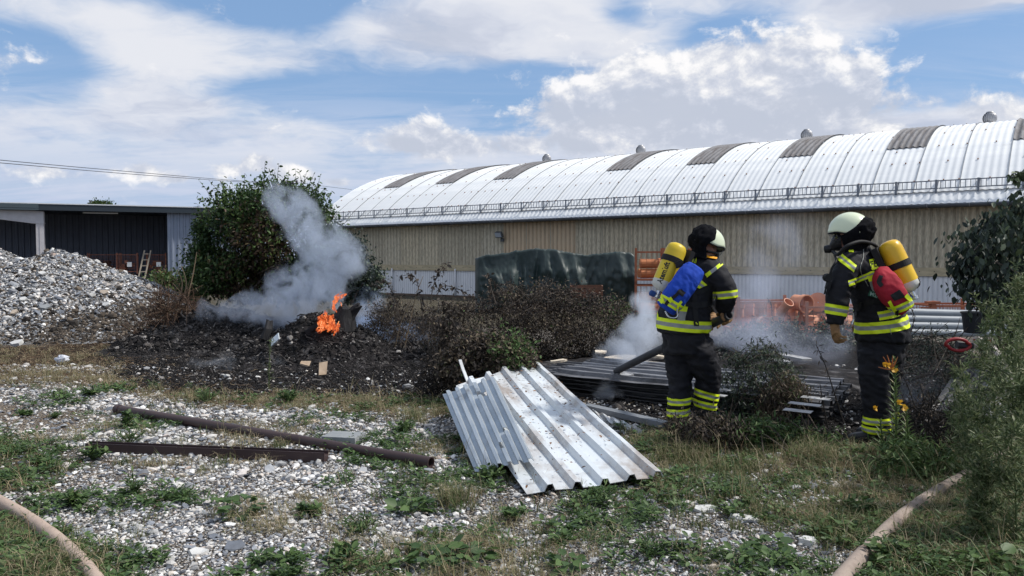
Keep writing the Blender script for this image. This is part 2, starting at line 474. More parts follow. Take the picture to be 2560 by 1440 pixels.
# ================================================================== ground
BURNT = [(250, 935), (300, 890), (420, 800), (480, 765), (900, 770), (1130, 800), (1420, 900), (1700, 830), (2000, 860), (2330, 850), (2480, 900), (2480, 1120),
         (2150, 1125), (1980, 1090), (1640, 1085), (1480, 1010), (1330, 965), (1140, 998), (1080, 1000), (900, 990), (600, 990), (380, 978)]
GRASSY = [(1590, 1065), (2140, 1110), (2500, 1060), (3600, 1040), (3800, 1460), (2330, 1460), (2100, 1345), (1900, 1300), (1750, 1290), (1660, 1225), (1640, 1150)]
DRY = [(-900, 925), (300, 930), (700, 975), (1130, 985), (1140, 1040), (900, 1030), (500, 1010), (150, 960), (-900, 965)]
LGRASS = [(-900, 1080), (130, 1090), (175, 1200), (60, 1235), (-900, 1200)]
BLGRASS = [(-900, 1200), (-200, 1270), (90, 1330), (190, 1440), (260, 1520), (-900, 1520)]
BROWN = [(-300, 855), (100, 872), (400, 780), (500, 790), (480, 880), (330, 930), (120, 940), (-300, 930)]
SAND = [(-100, 985), (100, 1020), (280, 1030), (250, 1075), (90, 1085), (-100, 1050)]
def zone(poly, x, y, soft=.35, o=0):
    """soft membership: average of jittered tests, so edges are ragged"""
    x = np.asarray(x, float); y = np.asarray(y, float); t = np.zeros(x.shape)
    for k in range(6):
        a = k * 2.4
        jx = x + soft * (fbm(x, y, 1.3, o + k, 3) - .5) * 2.2 + .45 * soft * math.cos(a)
        jy = y + soft * (fbm(x, y, 1.3, o + k + 9, 3) - .5) * 2.2 + .45 * soft * math.sin(a)
        jy = np.maximum(jy, .4)
        px, py = proj(jx, jy, 0.0)
        t += inpoly(px, py, poly)
    return t / 6
def gz(x, y):
    x = np.asarray(x, float); y = np.asarray(y, float)
    return .05 * (fbm(x, y, .55, 3, 2) - .5) + .03 * (fbm(x, y, 1.7, 5, 2) - .5)
def gzf(x, y): return float(gz(np.array([x]), np.array([y]))[0])
def GG(px, py, dz=0.0):
    p = G(px, py, 0.0); p = G(px, py, gzf(p.x, p.y)); p.z += dz
    return p

def axis(lo, hi, step, far, k):
    a = list(np.arange(lo, hi + 1e-6, step)); e = []
    s = step; v = hi
    while v < far: s *= k; v += s; e.append(v)
    b = []; s = step; v = lo
    while v > -far * .5: s *= k; v -= s; b.append(v)
    return np.array(b[::-1] + a + e)
gxs = axis(-9, 7.5, .075, 900, 1.35); gys = axis(2.6, 13.5, .075, 1500, 1.35)
GX, GY = np.meshgrid(gxs, gys); gx, gy = GX.ravel(), GY.ravel()
fade = np.clip(1 - (np.hypot(gx, gy - 8) - 16) / 10, 0, 1)
gzv = gz(gx, gy) * fade
nx, ny = len(gxs), len(gys)
ii = (np.arange(ny - 1)[:, None] * nx + np.arange(nx - 1)[None]).ravel()
gf = np.stack([ii, ii + 1, ii + nx + 1, ii + nx], 1)

gm = bpy.data.materials.new('yard_ground'); gm.use_nodes = True
g = N(gm.node_tree); g.n.clear()
out = g.new('OutputMaterial'); b = g.new('BsdfPrincipled'); g.l.new(b.outputs[0], out.inputs[0])
tc = g.new('TexCoord').outputs['Object']
fine = g.noise(tc, 38, 6, .62); mid = g.noise(tc, 5, 6, .6); big = g.noise(tc, .8, 4, .5)
vor = g.new('TexVoronoi'); vor.feature = 'F1'; g.put(vor.inputs['Vector'], tc); vor.inputs['Scale'].default_value = 55
vsx = g.new('SeparateColor'); g.put(vsx.inputs[0], vor.outputs['Color'])
grav = g.ramp(vsx.outputs[0], [(0, (.10, .10, .105)), (.3, (.23, .225, .22)), (.6, (.37, .355, .34)), (.85, (.48, .47, .45)), (1, (.60, .59, .57))])
soil = g.ramp(mid, [(.3, (.17, .135, .10)), (.7, (.28, .235, .185))])
basec = g.mix(g.ramp(fine, [(.40, 0), (.62, .9)]), soil, grav)
def at(nm): return g.new('Attribute', attribute_name=nm).outputs['Fac']
sandc = g.ramp(fine, [(.3, (.26, .21, .165)), (.7, (.36, .31, .25))])
basec = g.mix(at('sand'), basec, sandc)
grassc = g.ramp(fine, [(.3, (.055, .058, .03)), (.55, (.12, .10, .055)), (.75, (.19, .155, .09))])
basec = g.mix(g.math('MULTIPLY', at('grass'), .85), basec, grassc)
dryc = g.ramp(fine, [(.3, (.10, .07, .045)), (.7, (.25, .185, .12))])
basec = g.mix(g.math('MULTIPLY', at('dry'), .85), basec, dryc)
brc = g.ramp(mid, [(.3, (.03, .022, .017)), (.55, (.075, .054, .04)), (.75, (.15, .115, .085))])
basec = g.mix(at('brown'), basec, brc)
bf = g.math('ADD', at('burnt'), g.math('MULTIPLY', g.math('SUBTRACT', mid, .5), .7))
ashc = g.ramp(g.noise(tc, 16, 6, .65), [(.3, (.011, .0105, .0115)), (.5, (.024, .022, .0225)), (.66, (.055, .05, .048)), (.82, (.14, .13, .125))])
basec = g.mix(g.smooth(bf, .28, .72), basec, ashc)
g.put(b.inputs['Base Color'], basec); b.inputs['Roughness'].default_value = .95; b.inputs['Specular IOR Level'].default_value = .1
bp = g.new('Bump'); bp.inputs['Strength'].default_value = .9; bp.inputs['Distance'].default_value = .02
g.put(bp.inputs['Height'], g.math('ADD', fine, g.math('MULTIPLY', vor.outputs['Distance'], 6.0))); g.l.new(bp.outputs[0], b.inputs['Normal'])
gme = np_mesh('ground', np.stack([gx, gy, gzv], 1), gf, gm, smooth=True)
def zattr(nm, arr):
    a = gme.attributes.new(nm, 'FLOAT', 'POINT'); a.data.foreach_set('value', arr.astype(np.float32))
near = (np.abs(gx) < 16) & (gy < 20) & (gy > 1.5)
def znear(poly, soft=.35, o=0):
    t = np.zeros(len(gx)); t[near] = zone(poly, gx[near], gy[near], soft, o); return t
behind = smoothstep(15.5, 17, gy)
zattr('burnt', znear(BURNT)); zattr('grass', np.maximum.reduce([znear(GRASSY, .3, 3), znear(LGRASS, .25, 4), znear(BLGRASS, .2, 5), behind * .8]))
zattr('dry', znear(DRY, .35, 6)); zattr('brown', znear(BROWN, .5, 8)); zattr('sand', znear(SAND, .3, 7))
ground = bpy.data.objects.new('ground', gme); COL.objects.link(ground); tag(ground, kind='structure')

# ------------------------------------------------------------------ stones
def rock_mesh(name, m, seed, flat=.5, ang=.3, sub=1):
    r = random.Random(seed); bm = bmesh.new()
    bmesh.ops.create_icosphere(bm, subdivisions=sub, radius=.5)
    dirs = [Vector((r.gauss(0, 1), r.gauss(0, 1), r.gauss(0, 1))).normalized() for _ in range(6)]
    cut = [r.uniform(.26, .42) for _ in dirs]
    sxx, syy = r.uniform(.75, 1.25), r.uniform(.6, 1.0)
    for v in bm.verts:
        p = v.co.copy()
        for dd, cc in zip(dirs, cut):
            k = p.dot(dd)
            if k > cc: p -= dd * (k - cc)
        p *= 1 + r.uniform(-ang, ang) * .35
        v.co = Vector((p.x * sxx, p.y * syy, p.z * flat))
    me = bpy.data.meshes.new(name); bm.to_mesh(me); bm.free(); me.materials.append(m); return me
GRAVST = [(0, (.07, .075, .085)), (.08, (.14, .145, .16)), (.20, (.235, .24, .25)), (.34, (.36, .355, .345)), (.50, (.49, .475, .45)), (.64, (.58, .565, .54)),
          (.76, (.46, .40, .34)), (.86, (.68, .665, .64)), (.95, (.78, .775, .755)), (1, (.34, .25, .20))]
m_grav = instmat('gravel_stone', GRAVST, .8)
m_slate = instmat('grey_slate', [(0, (.10, .11, .13)), (.4, (.17, .185, .21)), (.7, (.24, .255, .28)), (1, (.36, .37, .38))], .7)
m_pale = instmat('pale_stone', [(0, (.46, .45, .43)), (.5, (.60, .59, .57)), (1, (.72, .71, .69))], .75)
rocks = [rock_mesh('gravel_rock_%d' % i, m_grav, i, R.uniform(.36, .75)) for i in range(10)]
flakes = [rock_mesh('slate_flake_%d' % i, m_slate, 50 + i, R.uniform(.18, .3)) for i in range(4)]
pales = [rock_mesh('pale_rock_%d' % i, m_pale, 80 + i, R.uniform(.3, .6)) for i in range(3)]
ROCKS = rocks + flakes + pales

def scatter(n, ylo, yhi, dens, margin=1.5, power=1.0):
    n = int(n * 1.34)
    """points in the part of the ground that can be seen, thinned by dens(x,y)"""
    u = rng.random(n); y = (ylo ** (2 - power) + u * (yhi ** (2 - power) - ylo ** (2 - power))) ** (1 / (2 - power)) if power < 2 else ylo * (yhi / ylo) ** u
    x = (rng.random(n) * 2 - 1) * .6667 * y * margin
    k = rng.random(n) < dens(x, y); return x[k], y[k]
def holes(x, y): return smoothstep(.36, .50, fbm(x, y, 1.15, 81, 4)) * smoothstep(3.9, 5.6, y) + smoothstep(.46, .58, fbm(x, y, 1.15, 81, 4)) * (1 - smoothstep(3.9, 5.6, y))
def d_gravel(x, y):
    bz = zone(BURNT, x, y); gr = zone(GRASSY, x, y, .3, 3) * (.25 + .75 * holes(x, y)); lg = np.maximum(zone(LGRASS, x, y, .25, 4), zone(BLGRASS, x, y, .2, 5)); dr = zone(DRY, x, y, .35, 6)
    sd = zone(SAND, x, y, .3, 7)
    patch = .55 + .45 * smoothstep(.38, .55, fbm(x, y, .9, 21, 3))
    return np.clip(patch * (1 - .93 * bz) * (1 - .86 * gr) * (1 - .6 * lg) * (1 - .72 * dr) * (1 - .75 * sd), 0, 1)
x, y = scatter(165000, 3.2, 10.8, d_gravel, power=1.2)
n = len(x)
size = np.exp(rng.normal(math.log(.0205), .50, n)) * (.75 + .5 * smoothstep(3, 8, y)); size = np.clip(size, .010, .12)
big = rng.random(n) < .008; size[big] *= rng.uniform(1.6, 2.6, big.sum()); size = np.clip(size, .01, .15)
idx = rng.choice(len(ROCKS), n, p=[.066] * 10 + [.067] * 4 + [.024] * 3)
z = gz(x, y) + size * .10
rot = np.stack([rng.normal(0, .22, n), rng.normal(0, .22, n), rng.uniform(0, 6.28, n)], 1)
px, py = proj(x, y, z); infr = (px > 10) & (px < 2550) & (py < 1435)
# keep stones out from under pipes and sheets is not needed: they simply lie beneath
order = np.argsort(-(size / y) * infr); top = order[:290]; rest = order[290:]
instancer('gravel', np.stack([x, y, z], 1)[rest], rot[rest], size[rest], ROCKS, idx[rest])
for i in top:
    o = place(ROCKS[idx[i]], 'stone', ground); o.location = (x[i], y[i], z[i]); o.rotation_euler = rot[i]; o.scale = (size[i],) * 3

# single slabs and pale pieces one can point to
def slab(name, label, px, py, sx_, sy_, h, rz, m, tilt=(0, 0), cat='stone', seed=1, dz=0.0, n=6):
    r = random.Random(seed); p = GG(px, py); mb = MB()
    pts = []
    for k in range(n):
        a = 2 * PI * k / n + r.uniform(-.25, .25); q = r.uniform(.75, 1.1)
        pts.append((math.cos(a) * sx_ / 2 * q, math.sin(a) * sy_ / 2 * q))
    vs = [(a, b_, 0) for a, b_ in pts] + [(a * .95 + r.uniform(-.004, .004), b_ * .95, h + r.uniform(-.004, .004)) for a, b_ in pts]
    mb.add(vs, [tuple(range(n - 1, -1, -1)), tuple(range(n, 2 * n))] + [(k, (k + 1) % n, n + (k + 1) % n, n + k) for k in range(n)])
    o = mb.build(name, m); o.location = p + Vector((0, 0, dz)); o.rotation_euler = (tilt[0], tilt[1], rz)
    return tag(o, label, cat)
mg = mat('slab_grey', (.20, .215, .225), .8, var=(.27, .28, .28), scale=9, bump=.4)
mw = mat('slab_pale', (.58, .58, .56), .8, var=(.46, .45, .43), scale=8, bump=.4)
mb_ = mat('slab_tan', (.42, .34, .26), .85, var=(.55, .47, .38), scale=10, bump=.3)
s0 = MB(); s0.box((0, 0, .03), (.30, .19, .06))
o = s0.build('paving_slab', mg); o.location = GG(860, 1104); o.rotation_euler = (.03, -.02, -.28); tag(o, 'rectangular grey slab lying on the gravel beside the long round pipe', 'slab')
slab('stone', 'flat pale stone in the dry grass right of the metal sheet tip', 1762, 1278, .16, .09, .025, .1, mw, (.15, 0), seed=2)
slab('stone', 'flat white stone with a pointed end in the grass below the firefighters', 1862, 1300, .17, .08, .02, -.3, mw, (.2, .05), seed=3)
slab('stone', 'thin grey stone flake leaning on a rusty chip at the grass edge', 2018, 1326, .13, .07, .015, .1, mg, (.15, .1), seed=4)
slab('stone', 'whitish broken stone below the grey flake at the grass edge', 2022, 1360, .1, .09, .03, .6, mw, seed=5)
slab('stone', 'square light grey stone in the gravel at bottom right', 1712, 1340, .10, .08, .02, .2, mw, (.1, .0), seed=6, n=4)
slab('stone', 'pale stone on the gravel by the right hose', 2268, 1405, .15, .11, .03, .3, mw, seed=7)
slab('stone', 'long blue grey slate beside the left hose', 205, 1338, .12, .04, .014, .35, mg, (.2, 0), seed=8, n=5)
slab('stone', 'grey slate tile standing up in the gravel right of the left hose', 226, 1362, .05, .04, .01, 1.2, mg, (.8, .2), seed=9, n=4)
slab('stone', 'tan flat stone on the gravel between slab and pipe', 775, 1055, .2, .12, .02, .2, mb_, seed=10)
slab('stone', 'large pale stone near the bottom edge of the gravel', 497, 1385, .11, .08, .02, .2, mw, (.1, .05), seed=11)

# ================================================================== gravel heap on the left
def heap_h(x, y):
    c = lambda cx_, cy_, h, rx, ry, k=1.15: h * np.clip(1 - (((x - cx_) / rx) ** 2 + ((y - cy_) / ry) ** 2) ** (.5 * k), 0, 1)
    h = np.maximum.reduce([c(-9.75, 16.4, 1.68, 3.8, 3.3), c(-8.3, 16.2, 1.12, 2.5, 2.9), c(-7.4, 15.8, .72, 1.6, 2.3), c(-10.9, 15.5, 1.25, 3.0, 2.9)])
    return h + (h > .02) * (.16 * (fbm(x, y, 1.1, 31, 3) - .5) + .06 * (fbm(x, y, 4, 33, 2) - .5))
m_heapcore = mat('heap_core', (.10, .10, .105), .95, var=(.24, .24, .235), scale=26, dirt=(.07, .055, .045), bump=1.0)
def heightfield(name, fn, x0, x1, y0, y1, step, m, z0=-.15, smooth=True):
    xs = np.arange(x0, x1, step); ys = np.arange(y0, y1, step); X, Y = np.meshgrid(xs, ys)
    Z = fn(X, Y); Z = np.where(Z <= .005, z0, Z)
    a, b_ = len(xs), len(ys); i = (np.arange(b_ - 1)[:, None] * a + np.arange(a - 1)[None]).ravel()
    f = np.stack([i, i + 1, i + a + 1, i + a], 1)
    zz_ = Z.ravel()[f].max(1); f = f[zz_ > .0]
    return np_mesh(name, np.stack([X.ravel(), Y.ravel(), Z.ravel()], 1), f, m, smooth=smooth)
heap = thing('gravel_heap', 'tall heap of grey and white gravel in front of the open shed', 'gravel heap', (-9.8, 16.4, 0))
place(heightfield('heap_core', heap_h, -14.5, -5.4, 12.6, 19.6, .1, m_heapcore), 'core', heap, keep=True)
def heap_stones(n, hf, bounds, par, dark, parts, nm):
    x = rng.uniform(bounds[0], bounds[1], n); y = rng.uniform(bounds[2], bounds[3], n); h = hf(x, y)
    k = h > .03; x, y, h = x[k], y[k], h[k]
    hx = (hf(x + .08, y) - hf(x - .08, y)) / .16; hy = (hf(x, y + .08) - hf(x, y - .08)) / .16
    vis = (hy + .35 + hx * .3) > -.3
    x, y, h, hx, hy = x[vis], y[vis], h[vis], hx[vis], hy[vis]; n = len(x)
    size = np.clip(np.exp(rng.normal(math.log(.043), .42, n)), .018, .11)
    bg_ = rng.random(n) < .008; size[bg_] = rng.uniform(.11, .22, bg_.sum())
    rot = np.stack([np.arctan(hy) * .8 + rng.normal(0, .4, n), -np.arctan(hx) * .8 + rng.normal(0, .4, n), rng.uniform(-.4, .4, n)], 1)
    idx = rng.choice(len(ROCKS), n, p=[.050] * 10 + [.11] * 4 + [.02] * 3)
    pos = np.stack([x, y, h + size * .12], 1)
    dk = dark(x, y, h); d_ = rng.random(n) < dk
    o = np.argsort(-size + d_ * 10); top = o[:parts]; rest = o[parts:]
    clean = rest[~d_[rest]]; dr = rest[d_[rest]]  # plain stones first, then the sooty ones
    a = instancer('gravel', pos[clean] - np.array(par.location), rot[clean], size[clean], ROCKS, idx[clean], par)
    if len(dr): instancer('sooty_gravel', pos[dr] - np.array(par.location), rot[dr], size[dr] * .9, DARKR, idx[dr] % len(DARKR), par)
    for i in top:
        q = place(ROCKS[idx[i]], 'stone', par); q.location = Vector(pos[i]) - par.location; q.rotation_euler = rot[i]; q.scale = (size[i],) * 3
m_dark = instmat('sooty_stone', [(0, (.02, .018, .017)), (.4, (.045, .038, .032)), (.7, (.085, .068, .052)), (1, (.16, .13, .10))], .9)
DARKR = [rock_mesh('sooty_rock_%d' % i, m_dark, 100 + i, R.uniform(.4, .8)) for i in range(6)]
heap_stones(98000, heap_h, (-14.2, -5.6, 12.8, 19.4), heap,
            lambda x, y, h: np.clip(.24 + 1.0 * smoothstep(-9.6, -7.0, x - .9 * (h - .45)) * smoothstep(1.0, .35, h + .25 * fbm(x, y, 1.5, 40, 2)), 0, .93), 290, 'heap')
def heap2_h(x, y):
    h = 2.0 * np.clip(1 - (((x + 14.6) / 3.4) ** 2 + ((y - 21.0) / 3.4) ** 2) ** .56, 0, 1)
    return h + (h > .02) * .16 * (fbm(x, y, 1.2, 35, 3) - .5)
heap2 = thing('gravel_heap', 'smaller gravel heap further back at the left edge behind the tall one', 'gravel heap', (-14.6, 21, 0))
place(heightfield('heap_core', heap2_h, -18, -11, 17.4, 24.5, .14, m_heapcore), 'core', heap2, keep=True)
heap_stones(16000, heap2_h, (-17.5, -11.2, 17.5, 21.5), heap2, lambda x, y, h: np.full(x.shape, .25), 40, 'heap2')

# scattered larger pieces at the heap foot, each one a stone of its own
for i, (px, py, s, lab, mm) in enumerate((
    (205, 848, .26, 'white broken slab leaning at the foot of the gravel heap', mw), (118, 838, .16, 'whitish stone at the heap foot left of the white slab', mw),
    (42, 866, .24, 'flat white plank like stone at the lower left foot of the heap', mw), (98, 848, .12, 'small upright white stone at the heap foot', mw),
    (310, 826, .13, 'pale chip on the dark soil right of the heap', mw), (245, 855, .14, 'dark grey stone beside the white broken slab', mg))):
    slab('stone', lab, px, py, s, s * .7, s * .25, R.uniform(-.5, .5), mm, (R.uniform(.1, .7), R.uniform(-.3, .3)), seed=20 + i, dz=.03)
# larger flakes on the heap slope
for i, (px, py, s, lab, mm) in enumerate((
    (263, 735, .20, 'tan coloured flake on the slope of the gravel heap', mb_), (268, 766, .18, 'greenish white flake on the lower slope of the gravel heap', mw),
    (62, 752, .17, 'white flake with a sharp corner low on the heap slope', mw), (115, 773, .22, 'blue grey flat slab low on the heap slope', mg),
    (108, 688, .18, 'white triangular flake high on the heap slope', mw), (320, 698, .24, 'light grey slab on the right shoulder of the heap', mg),
    (40, 785, .16, 'beige flake at the left lower slope of the heap', mb_))):
    for Y in np.arange(13, 17, .03):
        p = P(px, py, Y)
        if p.z <= float(heap_h(np.array([p.x]), np.array([p.y]))[0]): break
    o = slab('stone', lab, px, 900, s, s * .75, s * .18, R.uniform(-.5, .5), mm, (R.uniform(.5, .9), R.uniform(-.3, .3)), seed=40 + i, n=5)
    o.location = p + Vector((0, -.03, .03))

# ================================================================== burnt heap
def ash_h(x, y):
    e = lambda pc, Y, h, rx, ry, k=1.0: h * np.exp(-(((x - P(pc, 700, Y).x) / rx) ** 2 + ((y - Y) / ry) ** 2) ** k)
    h = np.maximum.reduce([e(535, 13.1, .70, 1.15, .85, 1.2), e(430, 12.9, .42, .8, .8), e(650, 12.9, .50, .9, .7, 1.2), e(800, 11.45, .66, .85, .75, 1.1), e(735, 11.3, .46, .7, .7), e(890, 11.4, .48, .6, .65), e(1000, 11.6, .22, .9, .7)])
    m_ = smoothstep(.03, .16, h)
    return np.where(h > .03, h + m_ * (.20 * (fbm(x, y, 2.2, 53, 4) - .5) + .14 * (fbm(x, y, 6, 55, 3) - .5)), 0) - .02
    px = 1280 + F * x / 12.0
    xs = [330, 420, 490, 560, 620, 690, 760, 810, 860, 900, 960, 1060, 1150, 1250]
    top = [905, 835, 778, 772, 792, 812, 800, 786, 800, 838, 862, 885, 905, 930]
    rz = np.interp(px, xs, [CAMH - (t - 648) / F * 12.0 for t in top])
    rz = np.maximum(rz, 0)
    w = 1.15 + .25 * (fbm(x, y * 0, .9, 51, 2) - .5)
    prof = np.where(y < 12, np.exp(-((y - 12) / w) ** 2 * 1.2), np.exp(-((y - 12) / 1.3) ** 2))
    h = rz * prof
    m_ = smoothstep(0.0, .12, h)
    return h + m_ * (.16 * (fbm(x, y, 2.2, 53, 4) - .5) + .10 * (fbm(x, y, 7, 55, 3) - .5)) - .02
ash_m = mat('ash', (.009, .009, .0095), .95, var=(.03, .027, .027), scale=9, dirt=(.15, .145, .145), dscale=4, dthr=(.54, .76), bump=1.5, spec=.1)
ash = thing('ash_heap', 'smouldering black heap of ash and charred debris in front of the bush', 'ash heap', (-3, 12, 0))
place(heightfield('ash_mass', ash_h, -6.6, 1.0, 9.6, 14.6, .05, ash_m), 'ash_bed', ash, keep=True)
m_char = instmat('char', [(0, (.006, .006, .0065)), (.46, (.012, .0115, .012)), (.70, (.030, .027, .026)), (.87, (.075, .067, .062)), (.96, (.14, .13, .122)), (1, (.32, .30, .28))], .9)
chars = [rock_mesh('char_lump_%d' % i, m_char, 140 + i, R.uniform(.4, .9), .5) for i in range(5)]
for i in range(5):
    mb = MB(); pts = [Vector((-.5 + k * .25, R.uniform(-.08, .08), R.uniform(-.08, .08))) for k in range(5)]
    mb.tube(pts, [.035, .05, .05, .04, .02], 5); chars.append(mb.mesh('char_stick_%d' % i, m_char))
x = rng.uniform(-6.6, 3.4, 100000); y = rng.uniform(8.2, 14, 100000)
k = (rng.random(100000) < zone(BURNT, x, y)) | (ash_h(x, y) > .05)
x, y = x[k], y[k]; n = len(x); h = np.maximum(gz(x, y), ash_h(x, y))
s = np.clip(np.exp(rng.normal(math.log(.026), .58, n)), .010, .14); idx = rng.choice(10, n, p=[.12] * 5 + [.08] * 5); s[idx > 4] *= 2.0
s = s * np.where(ash_h(x, y) > .06, 1, .6)
instancer('charred_debris', np.stack([x, y, h + s * .12], 1), np.stack([rng.normal(0, .5, n), rng.normal(0, .5, n), rng.uniform(0, 6.28, n)], 1), s, chars, idx)
x = rng.uniform(1.0, 4.6, 9000); y = rng.uniform(6.2, 10.5, 9000); k = rng.random(9000) < zone(BURNT, x, y); x, y = x[k], y[k]; n = len(x)
s = np.clip(np.exp(rng.normal(math.log(.035), .5, n)), .012, .14); idx = rng.choice(10, n); s[idx > 4] *= 1.3
instancer('charred_debris', np.stack([x, y, gz(x, y) + s * .1], 1), np.stack([rng.normal(0, .5, n), rng.normal(0, .5, n), rng.uniform(0, 6.28, n)], 1), s, chars, idx)

m_litter = instmat('brown_litter', [(0, (.05, .032, .02)), (.4, (.11, .072, .045)), (.75, (.19, .135, .085)), (1, (.30, .24, .16))], .9)
litters = []
for i in range(4):
    mb = MB(); mb.tube([Vector((-.5 + k * .25, R.uniform(-.1, .1), R.uniform(0, .12))) for k in range(5)], [.012, .018, .018, .014, .006], 4); litters.append(mb.mesh('litter_stick_%d' % i, m_litter))
litters += [rock_mesh('litter_clod_%d' % i, m_litter, 170 + i, .45, .5) for i in range(2)]
x, y = scatter(60000, 4.5, 14.5, lambda x, y: np.clip(.8 * zone(DRY, x, y, .35, 6) + .9 * zone(BROWN, x, y, .5, 8) + .05, 0, 1) * (1 - .7 * zone(BURNT, x, y)), power=1.2); n = len(x)
idx = rng.choice(6, n); s = rng.uniform(.05, .20, n); s[idx > 3] *= .22
instancer('brown_litter', np.stack([x, y, np.maximum(gz(x, y), 0) + .008], 1), np.stack([rng.normal(0, .25, n), rng.normal(0, .25, n), rng.uniform(0, 6.28, n)], 1), s, litters, idx)
# charred stump with a side log
m_wood = mat('charred_wood', (.006, .006, .007), .8, var=(.026, .025, .027), scale=7, stretch=(1, 1, .3), bump=1.6, spec=.3)
st = thing('tree_stump', 'charred tree stump standing up beside the flames', 'stump', P(868, 850, 11.4))
mb = MB(); Ys = 11.4
def jag(path, rad, n=14, seed=0, amp=.12):
    r = random.Random(seed); rings = []
    for i, (c, q) in enumerate(zip(path, rad)): rings.append((c, q))
    mb2 = MB(); vs = []
    for i, (c, q) in enumerate(rings):
        for j in range(n):
            a = 2 * PI * j / n; w = q * (1 + amp * math.sin(3 * a + seed) + amp * r.uniform(-1, 1))
            t = (Vector(path[min(i + 1, len(path) - 1)]) - Vector(path[max(0, i - 1)])).normalized()
            u = t.cross(Vector((0, 1, 0))); u = u.normalized() if u.length > .1 else Vector((1, 0, 0)); v = t.cross(u)
            vs.append(Vector(c) + (u * math.cos(a) + v * math.sin(a)) * w + t * r.uniform(-.02, .02))
    k = len(rings)
    fs = [(i * n + j, i * n + (j + 1) % n, (i + 1) * n + (j + 1) % n, (i + 1) * n + j) for i in range(k - 1) for j in range(n)]
    fs += [tuple(range(n - 1, -1, -1)), tuple((k - 1) * n + j for j in range(n))]
    mb2.add(vs, fs); return mb2
mb = jag([P(856, 872, Ys), P(862, 846, Ys), P(862, 820, Ys), P(858, 795, Ys), P(866, 770, Ys), P(868, 768, Ys)], [.25, .2, .17, .16, .11, .06], seed=3)
mb.build('trunk', m_wood, st, keep=True)
mb = jag([P(866, 800, Ys), P(878, 782, Ys), P(892, 768, Ys), P(899, 762, Ys)], [.09, .07, .06, .045], 10, 5); mb.build('branch', m_wood, st, keep=True)
for i, (a, b_, r_, lab) in enumerate((((855, 862), (905, 843), .10, 'charred log end lying right of the burning stump'), ((660, 850), (674, 802), .06, 'charred jagged board standing in the ash left of the flames'),
                                     ((770, 838), (822, 806), .09, 'charred log leaning into the flames'), ((800, 792), (830, 838), .08, 'charred root piece under the flames'))):
    m2 = jag([P(*a, 11.25 - .1 * i), P((a[0] + b_[0]) / 2 + 3, (a[1] + b_[1]) / 2 - 3, 11.3 - .1 * i), P(*b_, 11.4 - .1 * i)], [r_, r_ * .95, r_ * .7], 9, 10 + i, .18)
    tag(m2.build('charred_log', m_wood), lab, 'log')
# things lying in the ash
def plate(name, label, cat, corners, th, m):
    c = [Vector(q) for q in corners]; nrm = (c[1] - c[0]).cross(c[3] - c[0]).normalized() * th; mb = MB()
    mb.add(c + [q + nrm for q in c], [(0, 1, 2, 3), (7, 6, 5, 4), (0, 4, 5, 1), (1, 5, 6, 2), (2, 6, 7, 3), (3, 7, 4, 0)])
    return tag(mb.build(name, m), label, cat)
m_tile = mat('tile_white', (.62, .68, .72), .35, var=(.52, .58, .62), scale=8)
plate('tile', 'white broken tile standing in the ash heap', 'tile', [P(679, 866, 10.6), P(699, 848, 10.6), P(697, 833, 10.65), P(680, 849, 10.65)], .015, m_tile)
m_board = mat('board_tan', (.42, .33, .24), .8, var=(.30, .22, .15), scale=10)
plate('board', 'upright tan board piece at the front of the ash heap', 'board', [P(796, 940, 9.7), P(815, 938, 9.75), P(818, 905, 9.85), P(797, 909, 9.8)], .025, m_board)
plate('board', 'tilted beige board scrap left of the upright tan one', 'board', [P(749, 912, 9.9), P(772, 918, 9.9), P(777, 906, 10.05), P(752, 906, 10.05)], .02, m_board)
m_paper = mat('paper_white', (.72, .72, .70), .8, var=(.55, .53, .5), scale=9)
# crumpled white bag at the edge of the burnt ground
m_bag = mat('plastic_white', (.62, .65, .72), .4, var=(.75, .77, .8), scale=9, trans=.2)
mb = MB(); mb.ball((0, 0, .05), (.075, .06, .06), 14)
mb.v = [tuple(Vector(v) + Vector((mn.noise(Vector(v) * 28), mn.noise(Vector(v) * 28 + Vector((9, 0, 0))), mn.noise(Vector(v) * 28 + Vector((0, 9, 0))))) * .035) for v in mb.v]
o = mb.build('plastic_bag', m_bag); o.location = GG(156, 908); o.scale = (1.3, 1, 1.1); tag(o, 'crumpled whitish plastic bag on the brown ground below the heap', 'bag')

# ================================================================== long warehouse with barrel roof
HX = Vector((-.8094, .5873, 0)); HO = Vector((11.0, 20.7, 0)); HRZ = math.atan2(HX.y, HX.x)
hall = thing('warehouse', 'long low warehouse with white barrel roof and corrugated tan wall', 'warehouse', HO, HRZ)
RR, ZC, HW = 10.63, -4.73, 7.0
def arc(th, off=0.0):            # local (y, z): y towards the camera
    return (-HW + (RR + off) * math.sin(th), ZC + (RR + off) * math.cos(th))
def hallw(x, y, z):
    yd = Vector((-HX.y, HX.x, 0)); return HO + HX * x + yd * y + Vector((0, 0, z))
m_roof = mat('roof_white', (.76, .77, .765), .85, spec=.15, var=(.66, .68, .69), scale=1.2, stretch=(.5, 2, 2), dirt=(.50, .50, .48), dscale=1.6, dthr=(.6, .8))
m_rust = mat('rust', (.20, .085, .035), .9)
m_sky = mat('skylight_grey', (.16, .158, .162), .75, var=(.235, .23, .235), scale=3, stretch=(4, .6, 1), dirt=(.10, .085, .08))
SW = 1.06
